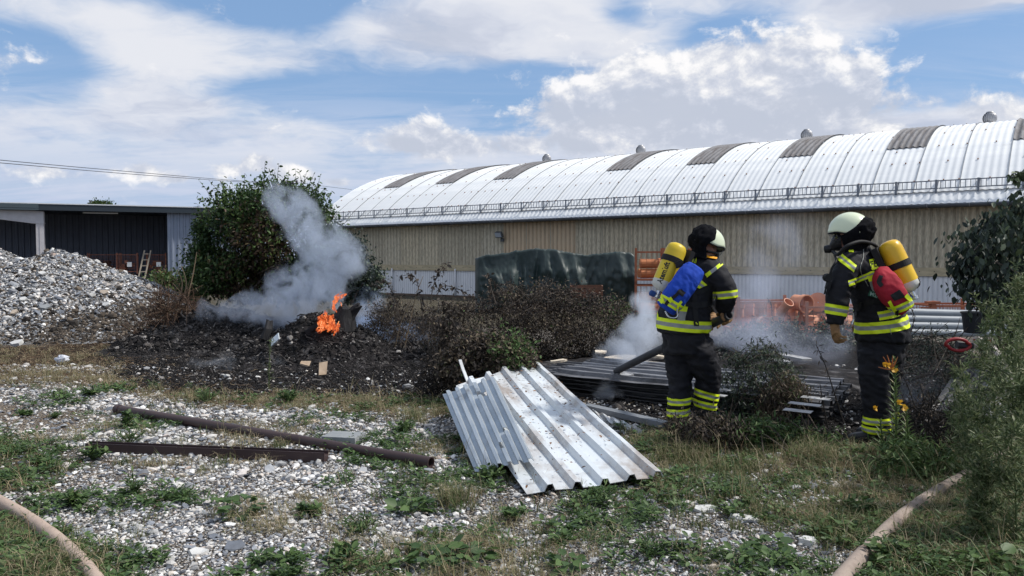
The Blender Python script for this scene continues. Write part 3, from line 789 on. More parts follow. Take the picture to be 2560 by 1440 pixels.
def sheet(name, a0, a1, m, segs, off, amp=.010, waves=6, bolts=()):
    mb = MB(); n = waves * 5
    def fn(u, v):
        th = a0 + (a1 - a0) * v; yy, z_ = arc(th, off + amp * math.cos(2 * PI * waves * u)); return (u * SW, yy, z_)
    mb.grid(fn, n, segs, 0)
    for th in bolts:
        for w in (0, 2, 4):
            if R.random() < .75:
                yy, z_ = arc(th, off + amp + .008); mb.box(((w + .02 + R.random() * .05) / waves * SW + .03, yy, z_), (.028, .05, .02), Matrix.Rotation(-th, 3, 'X'), 1)
    return mb.mesh(name, [m, m_rust], True)
A_E, A_M, A_S = RAD(43.7), RAD(41.2), RAD(27)
e_v = [sheet('eave_sheet', A_E, RAD(40.8), m_roof, 2, .0)]
l_v = [sheet('roof_sheet_low', A_M, RAD(26.6), m_roof, 7, .035, bolts=(RAD(38.5), RAD(33), RAD(28.5))) for _ in range(3)]
f_v = [sheet('roof_sheet_full', A_M, RAD(-6), m_roof, 20, .035, bolts=(RAD(38.5), RAD(33), RAD(27), RAD(20), RAD(13), RAD(8))) for _ in range(3)]
s_v = sheet('skylight_sheet', A_S, RAD(-6), m_sky, 12, .065, amp=.026)
b_v = sheet('roof_sheet_back', RAD(-5.5), RAD(-43.7), m_roof, 10, .05)
X0, NS = -8.28, 31
_y, _z = arc(A_S, .06)
def _cpx(i): return proj(*hallw(X0 + (i + 1) * SW, _y, _z))[0]
SKY = {min(range(NS), key=lambda i: abs(_cpx(i) - t)) for t in (965, 1110, 1258, 1490, 1690, 1930, 2210, 2545)} | {0}
for i in range(NS):
    x0 = X0 + i * SW
    for me, nm in ((e_v[0], 'roof_sheet'), (b_v, 'roof_sheet')) + (((l_v[i % 3], 'roof_sheet'), (s_v, 'skylight')) if i in SKY else ((f_v[i % 3], 'roof_sheet'),)):
        o = place(me, nm, hall); o.location = (x0, R.uniform(-.003, .003), .004 * (i % 2))
        o.scale = (.997, 1, 1)
# seam strips: a thin dark lap joint standing along each sheet edge
m_seam = mat('seam_grey', (.22, .235, .25), .7)
mb = MB()
for k in range(15):
    th0, th1 = A_M + (RAD(-6) - A_M) * k / 15, A_M + (RAD(-6) - A_M) * (k + 1) / 15
    off = .062
    y0, z0 = arc(th0, off); y1, z1 = arc(th1, off); mb.bar((0, y0, z0), (0, y1, z1), .016, .012)
seam = mb.mesh('lap_joint', m_seam)
for i in range(1, NS): place(seam, 'lap_joint', hall).location = (X0 + i * SW, 0, 0)
# walls
m_wallc = instmat('fibre_cement', [(0, (.52, .47, .36)), (.35, (.61, .54, .40)), (.65, (.68, .595, .43)), (1, (.62, .565, .44))], .9, var=.0)
def stain(mt, col, sc_, thr, st):
    g = N(mt.node_tree); b = [q for q in g.n if q.type == 'BSDF_PRINCIPLED'][0]; src = b.inputs['Base Color'].links[0].from_socket
    tc = g.new('TexCoord').outputs['Object']
    f = g.ramp(g.noise(g.mapping(tc, scale=st), sc_, 7, .68), thr); g.put(b.inputs['Base Color'], g.mix(f, src, col))
stain(m_wallc, (.17, .16, .13), 9, [(.42, 0), (.64, .6)], (3, 1, .55))
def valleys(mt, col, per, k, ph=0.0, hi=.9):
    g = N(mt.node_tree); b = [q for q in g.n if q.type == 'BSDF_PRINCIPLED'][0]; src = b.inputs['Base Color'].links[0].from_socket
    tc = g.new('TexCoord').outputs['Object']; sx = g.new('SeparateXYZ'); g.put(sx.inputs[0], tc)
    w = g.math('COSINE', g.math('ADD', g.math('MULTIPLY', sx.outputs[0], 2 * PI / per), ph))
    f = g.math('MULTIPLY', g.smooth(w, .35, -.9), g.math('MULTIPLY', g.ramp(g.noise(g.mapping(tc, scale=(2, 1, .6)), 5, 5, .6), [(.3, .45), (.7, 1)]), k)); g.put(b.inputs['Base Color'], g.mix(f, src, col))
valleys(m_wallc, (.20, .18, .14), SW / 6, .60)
m_wallo = mat('fibre_cement_tan', (.62, .475, .32), .9, var=(.55, .45, .32), scale=5, stretch=(2, 1, .5))
def wallsheet(name, w, z0, z1, waves, amp, m, prof='sin', per=6):
    mb = MB(); n = waves * per
    def fn(u, v):
        k = (u * waves) % 1
        if prof == 'sin': d_ = amp * math.cos(2 * PI * u * waves)
        else: d_ = amp if k < .18 else 0.0
        return (u * w, d_, z0 + (z1 - z0) * v)
    mb.grid(fn, n, 1, flip=True); return mb.mesh(name, m, prof == 'sin')
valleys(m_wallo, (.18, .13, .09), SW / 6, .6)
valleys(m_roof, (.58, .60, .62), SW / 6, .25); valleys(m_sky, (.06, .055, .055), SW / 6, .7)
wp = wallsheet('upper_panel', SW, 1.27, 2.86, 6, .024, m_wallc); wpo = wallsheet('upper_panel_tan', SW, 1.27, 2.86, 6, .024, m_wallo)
m_white = mat('panel_white', (.78, .79, .80), .6, var=(.70, .71, .73), scale=2, stretch=(3, 1, .4))
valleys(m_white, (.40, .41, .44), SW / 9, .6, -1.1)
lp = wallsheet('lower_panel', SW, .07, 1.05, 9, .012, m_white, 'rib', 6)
m_band = mat('band_beige', (.52, .44, .29), .85, var=(.36, .31, .21), scale=3, stretch=(1, 1, 4))
m_bolt = mat('bolt_dark', (.06, .055, .05), .6)
mb = MB(); mb.box((SW, .045, 1.16), (2 * SW - .01, .03, .23), mi=0)
for k in range(6): mb.box((.16 + k * .354, .064, 1.17), (.022, .012, .022), mi=1)
bandm = mb.mesh('band_board', [m_band, m_bolt])
mb = MB(); mb.box((SW / 2, .03, .02), (SW, .05, .12)); sole = mb.mesh('sole_strip', mat('sole_brown', (.12, .085, .065), .9))
tan_i = []
for i in range(NS):
    x0 = X0 + i * SW
    pxm_ = proj(*hallw(x0 + SW / 2, 0, 2))[0]
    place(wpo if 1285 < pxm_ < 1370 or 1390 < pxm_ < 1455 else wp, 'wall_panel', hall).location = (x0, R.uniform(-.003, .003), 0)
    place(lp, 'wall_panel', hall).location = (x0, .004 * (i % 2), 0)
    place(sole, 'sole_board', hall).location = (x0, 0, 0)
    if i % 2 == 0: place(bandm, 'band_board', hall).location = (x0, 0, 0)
m_joint = mat('joint_strip', (.46, .41, .31), .9, var=(.36, .33, .26), scale=6)
mb = MB(); mb.box((0, .022, 2.06), (.035, .012, 1.58)); jm = mb.mesh('cover_strip', m_joint)
for i in range(1, NS): place(jm, 'cover_strip', hall).location = (X0 + i * SW, 0, 0)
# unseen box added inside the hall so that no light leaks through
m_core = mat('hall_core', (.2, .2, .2), .9); mb = MB()
mb.box(((2 * X0 + NS * SW) / 2, -7.03, 1.4), (NS * SW - .1, 13.9, 2.8)); mb.build('light_block_core', m_core, hall)
# gable end
mb = MB(); xe = X0 + NS * SW - .06
ring = [(xe, *arc(A_E * (1 - 2 * k / 24))) for k in range(25)]
mb.add([(xe, -HW, 2.0)] + ring + [(xe, .3, 0), (xe, -2 * HW - .3, 0)], [(0, k + 1, k + 2) for k in range(24)] + [(26, 1, 0), (26, 0, 27), (0, 25, 27)])
mb.build('gable_wall', m_white, hall)
# gutter and brackets
m_gut = mat('gutter_zinc', (.17, .19, .225), .5, var=(.11, .125, .15), scale=3, metal=.3)
mb = MB(); n = 10
def gut(r): return [(math.sin(a) * r, -math.cos(a) * r) for a in np.linspace(-PI / 2, PI / 2, n)]
prof = [(.48 + a, 2.94 + b_) for a, b_ in gut(.085)] + [(.48 + a, 2.94 + b_) for a, b_ in gut(.077)[::-1]]
for xx in (X0, X0 + NS * SW): mb.v += [(xx, a, b_) for a, b_ in prof]
k = len(prof); mb.f += [(j, (j + 1) % k, k + (j + 1) % k, k + j) for j in range(k)]; mb.m += [0] * k
mb.build('gutter', m_gut, hall, smooth=True)
m_brk = mat('bracket_grey', (.36, .38, .42), .5, metal=.3)
mb = MB(); mb.tube([(0, .48 + a * 1.06, 2.94 + b_ * 1.06) for a, b_ in gut(.085)], .008, 5); gb = mb.mesh('gutter_bracket', m_brk)
for i in range(34): place(gb, 'gutter_bracket', hall).location = (X0 + .4 + i * .96, 0, 0)
m_fas = mat('eave_board', (.07, .075, .085), .8); mb = MB(); mb.box(((2 * X0 + NS * SW) / 2, .2, 2.88), (NS * SW, .36, .03)); mb.build('eave_soffit', m_fas, hall)
# snow guard
m_guard = mat('guard_steel', (.15, .165, .19), .45, metal=.6, var=(.22, .24, .27), scale=4)
GL = 1.92; th = RAD(41.6); gy0, gz0 = arc(th, .07)
mb = MB()
for zz_ in (.10, .30): mb.bar((0, gy0, gz0 + zz_), (GL - .01, gy0, gz0 + zz_), .022, .028)
rail = mb.mesh('guard_rails', m_guard)
mb = MB(); mb.box((0, gy0, gz0 + .20), (.016, .012, .18)); slat = mb.mesh('guard_bar', m_guard)
mb = MB(); mb.box((0, gy0 + .012, gz0 + .15), (.05, .012, .36)); mb.bar((0, gy0, gz0 + .28), (0, gy0 - .42, arc(RAD(38.6), .07)[1]), .028, .012); mb.bar((0, gy0 + .04, gz0 - .03), (0, gy0 - .42, arc(RAD(38.6), .07)[1] + .0), .03, .012)
post = mb.mesh('guard_post', m_guard)
gd = thing('snow_guard', 'ladder like steel snow guard along the eave of the white roof', 'snow guard', HO, HRZ)
for i in range(17):
    x0 = X0 + .2 + i * GL
    place(rail, 'rail', gd).location = (x0, 0, 0)
    for k in range(2): place(post, 'post', gd).location = (x0 + .05 + k * GL / 2, 0, 0)
for i in range(282): place(slat, 'bar', gd).location = (X0 + .3 + i * .114, 0, 0)
# downpipes on the white strip
m_pipew = mat('pipe_white', (.68, .68, .69), .4)
for px_ in (981, 1139):
    t_ = [t for t in np.arange(0, 24, .02) if proj(*hallw(t, .06, .9))[0] < px_][0]
    mb = MB(); mb.tube([(t_, .075, .05), (t_, .075, 1.12)], .035, 10); mb.build('downpipe', m_pipew, hall, smooth=True)
# turbine vents on the ridge
m_vent = mat('vent_alu', (.42, .42, .43), .5, metal=.35, var=(.33, .33, .34), scale=6)
def vent(px, i, r, lab):
    t_ = [t for t in np.arange(-6, 24, .02) if proj(*hallw(t, -HW + .3, 5.9))[0] < px][0]
    p = hallw(t_, -HW + .3, 5.80); v = thing('roof_vent', lab, 'roof vent', p)
    mb = MB(); mb.lathe([(r * .55, -.1), (r * .55, .14), (r * .62, .16)], n=16); mb.build('neck', m_vent, v)
    mb = MB(); mb.lathe([(r * .5, .16), (r * .78, .22), (r * .86, .34), (r * .78, .46), (r * .5, .53)], n=16); mb.build('core', mat('vent_inner', (.1, .1, .11), .6) if 'vent_inner' not in MATS else MATS['vent_inner'], v)
    mb = MB(); mb.lathe([(r * .62, .52), (r * .5, .56), (.02, .575)], n=16); mb.build('cap', m_vent, v)
    fin = MB(); vs = []
    for k in range(7):
        a = -PI / 2 * .8 + PI * .8 * k / 6; rr = r * math.cos(a * .92)
        for w in (-1, 1): vs.append((max(rr, .4 * r) + w * .006, w * .028 * (1 + math.cos(a)), .34 + .2 * math.sin(a)))
    fin.add(vs, [(2 * k, 2 * k + 1, 2 * k + 3, 2 * k + 2) for k in range(6)]); fm = fin.mesh('vent_fin', m_vent, True)
    for k in range(18): place(fm, 'fin', v).rotation_euler = (0, 0, 2 * PI * k / 18)
vent(2475, 0, .20, 'round turbine vent on the roof ridge at the right end'); vent(2017, 1, .20, 'second round turbine vent from the right on the roof ridge')
vent(1602, 2, .2, 'third round turbine vent from the right above a grey skylight'); vent(1367, 3, .2, 'leftmost small turbine vent on the roof ridge')
# floodlight on the wall
t_ = [t for t in np.arange(0, 24, .02) if proj(*hallw(t, .3, 2.2))[0] < 1246][0]
fl = thing('floodlight', 'small grey floodlight mounted high on the tan corrugated wall', 'floodlight', hallw(t_, 0, 2.42), HRZ)
m_fl = mat('floodlight_grey', (.10, .11, .12), .5); m_glass = mat('lamp_glass', (.35, .4, .46), .12, spec=.6)
Mr = Matrix.Rotation(RAD(-25), 3, 'X')
mb = MB(); mb.box((0, .26, 0), (.32, .12, .22), Mr, taper=.8); mb.build('housing', m_fl, fl)
mb = MB(); mb.box((0, .325, -.02), (.26, .012, .17), Mr); mb.build('lens', m_glass, fl)
mb = MB(); mb.bar((0, .02, -.18), (0, .24, -.06), .05, .03); mb.box((0, .05, -.2), (.14, .06, .12)); mb.build('bracket', m_fl, fl)
# ================================================================== open shed on the left
SE = Vector((.924, .383, 0)); SC = P(104, 700, 38.0); SC.z = 0.0; SRZ = math.atan2(SE.y, SE.x)
shed = thing('open_shed', 'dark grey open fronted steel shed with a white column', 'shed', SC, SRZ)
m_clad = mat('cladding_shaded', (.105, .12, .155), .45, var=(.085, .098, .13), scale=2, metal=.2)  # cladding of the dim interior, its shade put into the colour
m_clad2 = mat('cladding_sunlit', (.26, .295, .37), .45, var=(.22, .255, .32), scale=2, metal=.2)  # same cladding on the outer front, sunlight put into the colour
m_facia = mat('fascia_dark', (.035, .045, .055), .4); m_facia2 = mat('fascia_green_grey', (.075, .10, .11), .4)
m_colw = mat('column_white', (.55, .53, .54), .6, var=(.46, .44, .45), scale=4)
m_trimw = mat('roof_trim', (.70, .72, .74), .5)
m_slabc = mat('concrete', (.22, .21, .20), .95)
GZ = .45
def clad(name, w, z0, z1, pitch, m, depth=.045):
    mb = MB(); n = int(w / pitch); xs = []
    for k in range(n):
        b0 = k * pitch; xs += [(b0, 0), (b0 + pitch * .55, 0), (b0 + pitch * .65, depth), (b0 + pitch * .9, depth)]
    xs.append((n * pitch, 0))
    vs = [(x_, -d_, z0) for x_, d_ in xs] + [(x_, -d_, z1) for x_, d_ in xs]; k = len(xs)
    mb.add(vs, [(j, j + 1, k + j + 1, k + j) for j in range(k - 1)]); return mb.mesh(name, m)
DEP = 6.5
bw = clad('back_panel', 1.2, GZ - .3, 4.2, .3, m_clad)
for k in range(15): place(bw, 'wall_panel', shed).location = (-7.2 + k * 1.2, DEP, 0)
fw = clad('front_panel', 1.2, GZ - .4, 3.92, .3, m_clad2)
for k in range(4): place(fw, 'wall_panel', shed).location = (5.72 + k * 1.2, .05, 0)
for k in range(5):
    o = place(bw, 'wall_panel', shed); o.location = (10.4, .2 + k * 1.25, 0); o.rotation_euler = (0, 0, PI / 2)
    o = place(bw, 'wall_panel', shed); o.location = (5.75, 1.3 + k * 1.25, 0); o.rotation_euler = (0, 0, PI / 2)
mb = MB(); mb.box((1.6, DEP / 2, 4.12), (17.6, DEP + .6, .12)); mb.build('roof', m_facia, shed)
mb = MB(); mb.box((5.3, -.36, 4.05), (10.6, .08, .30)); mb.build('fascia', m_facia, shed)
mb = MB()
for k in range(3): mb.box((-3.6, -.40 - .012 * (k % 2), 3.945 + k * .105), (7.2, .08, .1))
mb.build('fascia', m_facia2, shed)
mb = MB(); mb.box((1.6, -.35, 4.225), (17.7, .16, .05)); mb.build('roof_edge', m_trimw, shed)
mb = MB()
mb.box((0, -.14, 2.1), (.34, .03, 3.5)); mb.box((0, .14, 2.1), (.34, .03, 3.5)); mb.box((0, 0, 2.1), (.03, .25, 3.5)); mb.box((0, 0, 3.28), (.40, .36, .03)); mb.box((0, -.17, 2.1), (.02, .012, 2.3))
mb.box((.0, 0, 3.58), (.3, .30, .56))
mb.build('column', m_colw, shed)
mb = MB(); vs = []
for yy in (-.14, .14): vs += [(-.17, yy, 3.24), (-.17, yy, 3.88), (-7, yy, 3.88), (-7, yy, 3.62), (-2.6, yy, 3.55)]
mb.add(vs, [(0, 1, 2, 3, 4), (9, 8, 7, 6, 5), (0, 4, 9, 5), (4, 3, 8, 9), (3, 2, 7, 8), (2, 1, 6, 7), (1, 0, 5, 6)]); mb.build('haunched_beam', m_colw, shed)
mb = MB(); mb.box((2.6, .5, 3.86), (1.6, .1, .06)); mb.build('strip_light', m_trimw, shed)
mb = MB(); mb.box((1.6, DEP / 2 - .6, GZ / 2 - .3), (17.4, DEP + 1.2, GZ + .6)); mb.build('floor_slab', m_slabc, shed)
def shedw(x, y, z): return SC + SE * x + Vector((-SE.y, SE.x, 0)) * y + Vector((0, 0, z))
def shed_x(px, y=0.0):
    return [t for t in np.arange(-8, 12, .02) if proj(*shedw(t, y, 1))[0] > px][0]

# ------------------------------------------------------------------ wire crates
m_cage = mat('cage_rust', (.26, .10, .06), .8, var=(.16, .07, .05), scale=8)
m_cageo = mat('cage_orange', (.42, .15, .075), .75, var=(.30, .10, .055), scale=7)
m_cagef = mat('cage_faded', (.50, .24, .17), .8, var=(.40, .18, .12), scale=7)
def wire_crate(label, loc, rz, size, m, group=None, mesh=8, rows=6):
    t = thing('wire_crate', label, 'wire crate', loc, rz, group); w, d_, h = size
    for sx_ in (-1, 1):
        for sy_ in (-1, 1):
            mb = MB(); mb.box((sx_ * w / 2, sy_ * d_ / 2, h / 2 + .05), (.05, .05, h + .1)); mb.build('corner_post', m, t)
    for zz_ in (.12, h):
        mb = MB()
        for sy_ in (-1, 1): mb.bar((-w / 2 + .026, sy_ * d_ / 2, zz_), (w / 2 - .026, sy_ * d_ / 2, zz_), .035)
        for sx_ in (-1, 1): mb.bar((sx_ * w / 2, -d_ / 2 + .026, zz_), (sx_ * w / 2, d_ / 2 - .026, zz_), .035)
        mb.build('rim_frame', m, t)
    mb = MB(); mb.box((0, 0, .12), (w - .06, d_ - .06, .02)); mb.build('base_tray', m, t)
    for sy_ in (-1, 1):
        mb = MB()
        for k in range(1, mesh): mb.bar((-w / 2 + w * k / mesh, sy_ * d_ / 2, .14), (-w / 2 + w * k / mesh, sy_ * d_ / 2, h - .02), .008)
        for k in range(1, rows): mb.bar((-w / 2 + .03, sy_ * d_ / 2 + .009 * sy_, .14 + (h - .16) * k / rows), (w / 2 - .03, sy_ * d_ / 2 + .009 * sy_, .14 + (h - .16) * k / rows), .008)
        mb.build('wire_mesh', m, t)
    return t
m_label = mat('label_white', (.7, .7, .68), .6)
m_scrap = mat('scrap_brown', (.10, .045, .03), .9, var=(.05, .03, .025), scale=6, bump=.8)
for px_, lab, ww in ((318, 'rusty wire crate in the shed left of the ladder', .95), (391, 'rusty wire crate in the shed right of the ladder', .9), (262, 'dark rusty wire crate of brown fittings deeper in the shed', 1.5)):
    yy = .9 if px_ > 300 else 1.6
    p = shedw(shed_x(px_, yy), yy, GZ + .28); c = wire_crate(lab, p, SRZ, (ww, .8, 1.0), m_cage)
    mb = MB(); mb.box((.12, -.45, .5), (.22, .01, .24)); mb.build('label_plate', m_label, c) if px_ > 300 else None
    mb = MB(); mb.box((0, 0, .05), (ww * .9, .6, .1)); tag(mb.build('pallet', m_scrap), 'dark pallet under a ' + lab.replace('rusty', 'rust brown'), 'pallet').matrix_basis = Matrix.Translation(p - Vector((0, 0, .14))) @ Matrix.Rotation(SRZ, 4, 'Z')
    for k in range(5):
        mb = MB(); L = R.uniform(.3, .5); mb.tube([(-L / 2, 0, 0), (L / 2 - .1, 0, 0), (L / 2 - .1, 0, 0), (L / 2, 0, 0)], [.085, .085, .105, .105], 12)
        o = mb.build('pipe_fitting', m_cage if px_ > 300 else m_scrap, smooth=False); o.location = p + SE * R.uniform(-ww * .28, ww * .28) + Vector((0, -.15 + R.uniform(-.1, .1), .24 + .11 * k * .8)); o.rotation_euler = (R.uniform(-.3, .3), R.uniform(-.3, .3), R.uniform(0, 3))
        tag(o, 'brown pipe fitting lying inside the ' + lab.replace('rusty ', ''), 'pipe fitting', 'pipe fittings in the shed crates')
# heap of brown scrap behind the column
mb = MB()
sp = shedw(shed_x(160, 3), 3, GZ)
for k in range(120):
    a = R.uniform(-1, 1); b_ = R.uniform(-.7, .7); z_ = max(0, 1.5 * (1 - abs(a)) * (1 - abs(b_) * .6)) * R.uniform(.3, 1)
    q = sp + SE * a * 1.5 + Vector((0, b_, z_)); e_ = Vector((R.gauss(0, .25), R.gauss(0, .25), R.gauss(0, .2)))
    mb.bar(q - e_, q + e_, R.uniform(.03, .12), R.uniform(.02, .06))
tag(mb.build('scrap_heap', m_scrap), 'dark brown heap of scrap inside the shed behind the white column', 'scrap heap', kind='stuff')
# ladder
m_lad = mat('ladder_wood', (.36, .31, .24), .8, var=(.27, .23, .18), scale=6)
lx = shed_x(352, .35); ld = thing('ladder', 'short wooden ladder leaning on the crates at the shed front', 'ladder', shedw(lx, .2, GZ - .1), SRZ)
tilt = Vector((.33, .25, 1.62))
for s_ in (0, 1):
    mb = MB(); mb.bar(Vector((s_ * .3 - .15, 0, 0)), Vector((s_ * .3 - .15, 0, 0)) + tilt, .07, .03, up=(0, 1, 0)); mb.build('rail', m_lad, ld)
for k in range(5):
    q = tilt * (.12 + k * .19); mb = MB(); mb.bar(q + Vector((-.12, 0, 0)), q + Vector((.12, 0, 0)), .03, .05); mb.build('rung', m_lad, ld)

# ================================================================== tarpaulin stack and orange crates before the warehouse
m_tarp = mat('tarp_green', (.013, .028, .027), .5, var=(.02, .038, .036), scale=3, bump=.5, bscale=5, spec=.5)
YT = 21.5
tp = [(1186, 646), (1215, 637), (1250, 634), (1300, 625), (1340, 621), (1385, 623), (1430, 632), (1470, 637), (1510, 632), (1555, 628), (1580, 634), (1598, 646)]
tx = [P(a, b_, YT).x for a, b_ in tp]; tz = [P(a, b_, YT).z for a, b_ in tp]
def tarp(u, v):
    x_ = tx[0] + (tx[-1] - tx[0]) * u; top = float(np.interp(x_, tx, tz))
    if v < .35: k = v / .35; yy, z_ = 1.3 * (1 - k), top - .05 * (1 - k) - .04 * math.sin(PI * k)
    else: k = (v - .35) / .65; yy, z_ = 0.0, top - k * 1.5
    yy += -.02
    if v > .3:
        k = min(1, (v - .3) / .3)
        yy -= k * (.18 * mn.noise(Vector((x_ * 1.2, z_ * .4, 1))) + .20 * (1 - 2 * abs(mn.noise(Vector((x_ * 1.9 + z_ * .5, z_ * .35, 4))))) * (.5 + mn.noise(Vector((x_, 5, z_)))) + .09 * (1 - 2 * abs(mn.noise(Vector((x_ * 4.0 - z_ * 3.5 * mn.noise(Vector((x_ * .6, 2, 2))), z_ * 1.0, 8))))) + .035 * (1 - 2 * abs(mn.noise(Vector((x_ * 10, z_ * 5, 2))))))
        yy -= .12 * max(0, (v - .5)) * (1 + mn.noise(Vector((x_ * 2, 3, 3))))
    z_ += .03 * mn.noise(Vector((x_ * 5, yy * 4, 0))) + .02 * mn.noise(Vector((x_ * 14, 2, 0)))
    e = max(0, abs(u - .5) - .47) / .03
    yy += .5 * e * e
    return (x_, YT + yy, z_)
mb = MB(); mb.grid(tarp, 130, 50); tag(mb.build('tarpaulin', m_tarp, smooth=True), 'dark green tarpaulin draped over a long stack of crates', 'tarpaulin')
for i, (a, b_, lab) in enumerate(((1200, 1400, 'crate stack under the left half of the green tarpaulin'), (1405, 1585, 'crate stack under the right half of the green tarpaulin'))):
    mb = MB(); xa, xb = P(a, 700, YT + .75).x, P(b_, 700, YT + .75).x; mb.box(((xa + xb) / 2, YT + .7, .75), (xb - xa, .9, 1.5)); tag(mb.build('crate_stack', m_scrap), lab, 'crates')
m_crate = mat('crate_wood', (.20, .095, .06), .85, var=(.13, .07, .05), scale=5)
c = thing('wooden_crate', 'low brown wooden crate under the green tarpaulin hem', 'crate', P(1466, 735, 20.6) - Vector((0, 0, .2)), -.1)
for k, (p_, s_) in enumerate((((0, -.4, .36), (.85, .03, .07)), ((0, -.4, .22), (.85, .03, .09)), ((-.42, 0, .25), (.03, .78, .36)), ((.42, 0, .25), (.03, .78, .36)), ((0, .4, .25), (.85, .03, .36)))):
    mb = MB(); mb.box(p_, s_); mb.build('board', m_crate, c)
m_kg = mat('pipe_orange', (.50, .19, .075), .5, var=(.42, .15, .06), scale=4)
m_kgf = mat('pipe_orange_faded', (.62, .29, .17), .55, var=(.52, .22, .13), scale=4)
for i, (px_, zz_, lab) in enumerate(((1622, .02, 'lower orange wire crate beside the green tarpaulin'), (1622, .86, 'upper orange wire crate of orange pipes beside the green tarpaulin'), (1692, .86, 'orange wire crate behind the bent firefighter with the yellow cylinder'), (1692, .02, 'lower orange wire crate behind the bent firefighter'))):
    p = P(px_, 700, 19.6 + (px_ > 1650) * .3); p.z = zz_
    c = wire_crate(lab, p, -.15, (.66, .8, .82), m_cageo, mesh=5, rows=4)
    for k in range(3):
        mb = MB(); mb.tube([(-.26, 0, 0), (.2, 0, 0), (.2, 0, 0), (.28, 0, 0)], [.115, .115, .135, .135], 16)
        o = mb.build('drain_pipe', m_kg, smooth=False); o.location = p + Vector((0, -.2 + .02 * k, .28 + .25 * (k % 2) + .0)) + Vector((0, .25 * (k // 2), 0)); o.rotation_euler = (0, 0, R.uniform(-.2, .2))
        tag(o, 'orange drain pipe lying inside the ' + lab.split(' wire')[0] + ' crate' + lab.split(' crate')[1].replace(' of orange pipes', ''), 'drain pipe', 'orange pipes in the tall crates')

# ------------------------------------------------------------------ orange drain fittings stacked in low crates (behind the smoke)
YF = 14.0
def fitting(label, p, r, h, rot=(0, 0, 0), group=None, m=None, open_=True):
    mb = MB(); t = .012
    pr = [(r, 0), (r, h * .62), (r * 1.14, h * .68), (r * 1.14, h * .95), (r * 1.18, h * .955), (r * 1.18, h), (r * 1.03, h), (r * .97, h * .7), (r - t, h * .55), (r - t, .01), (r, 0)]
    if not open_: pr = pr[:7] + [(.01, h * .9)]
    mb.lathe(pr, n=22, cap=False); o = mb.build('drain_fitting', m or m_kgf); smooth_by_angle(o, 30)
    o.location = p; o.rotation_euler = rot; return tag(o, label, 'drain fitting', group)
wire_crate('faded orange wire crate of small fittings left behind the smoke', P(1905, 800, YF + .2) * 1.0 - Vector((0, 0, P(1905, 800, YF + .2).z - .1)), .03, (1.15, .8, .62), m_cagef, mesh=9, rows=5)
wire_crate('faded orange wire crate of large fittings beside the standing firefighter', P(2068, 800, YF) - Vector((0, 0, P(2068, 800, YF).z - .1)), .03, (1.1, .8, .55), m_cagef, mesh=9, rows=5)
gr = 'upright orange drain fittings in the crate behind the smoke'
for row in range(2):
    for k in range(6):
        px_ = 1838 + k * 27 + row * 9
        p = P(px_, 800, YF - .12 + .3 * (k % 2)); p.z = .2 + .26 * row
        fitting('faded orange drain fitting standing upright in the left crate', p, .085, .25, (R.uniform(-.06, .06), R.uniform(-.06, .06), 0), gr)
fitting('small orange drain ring lying on its side facing out at the crate front', P(1903, 806, YF - .62), .10, .14, (PI / 2, 0, .2))
fitting('big open orange ring standing on the crate with its mouth to the viewer', P(1988, 756, YF), .145, .3, (PI / 2 + .05, 0, .35))
fitting('big closed orange cap standing beside the open ring on the crate', P(2043, 757, YF + .1), .15, .22, (PI / 2 - .1, 0, -.3), open_=False)
fitting('big orange ring half hidden by the standing firefighter arm', P(2082, 762, YF + .2), .14, .24, (PI / 2, 0, .5))
fitting('large orange fitting lying in the right low crate', P(2005, 815, YF + .15), .2, .5, (0, PI / 2, .1))
fitting('second large orange fitting in the right low crate', P(2060, 818, YF - .1), .19, .5, (0, PI / 2, -.1))
fitting('tilted orange branch fitting on the left crate', P(1950, 783, YF - .2), .08, .3, (.7, .4, 0))
# grey pipes, bucket and an orange cage further right
m_gpipe = mat('pipe_grey', (.27, .30, .33), .5, var=(.21, .235, .26), scale=5, stretch=(.6, 3, 3))
for k, (py, lab) in enumerate(((782, 'topmost grey pipe of the stack right of the standing firefighter'), (797, 'second grey pipe from the top of the stack right of the standing firefighter'), (812, 'third grey pipe from the top of the stack right of the standing firefighter'), (828, 'lowest grey pipe of the stack right of the standing firefighter'))):
    a, b_ = P(2225, py - 3 + k * 2, 13.2 - .05 * k), P(2560, py + 6, 13.6 - .05 * k); mb = MB(); mb.tube([a, b_], .066, 14)
    tag(smooth_by_angle(mb.build('grey_pipe', m_gpipe)), lab, 'pipe', 'grey pipes stacked by the warehouse')
m_buck = mat('bucket_black', (.018, .02, .023), .5)
bk = thing('bucket', 'black plastic bucket on the grey pipe stack', 'bucket', P(2436, 832, 12.2))
mb = MB(); mb.lathe([(.15, 0), (.19, .31), (.205, .31), (.205, .335), (.185, .335), (.145, .02), (.01, .02)], n=24); mb.build('body', m_buck, bk, smooth=False)
mb = MB(); mb.tube([(-.2, 0, .31), (-.14, -.12, .24), (0, -.19, .2), (.14, -.12, .24), (.2, 0, .31)], .006, 6); mb.build('handle', m_buck, bk)
p = P(2370, 800, 15.2); p.z = .1
wire_crate('orange wire crate behind the grey pipes with a bent corner post', p, .05, (1.1, .8, .5), m_cageo, mesh=16, rows=6)
mb = MB(); q = P(2331, 768, 14.7); mb.box(q, (.1, .1, .16)); mb.box(q + Vector((0, 0, .09)), (.24, .14, .05)); mb.box(q + Vector((-.12, 0, -.02)), (.18, .08, .05)); tag(mb.build('post_head', m_cageo), 'orange steel post head sticking up behind the grey pipes', 'post')

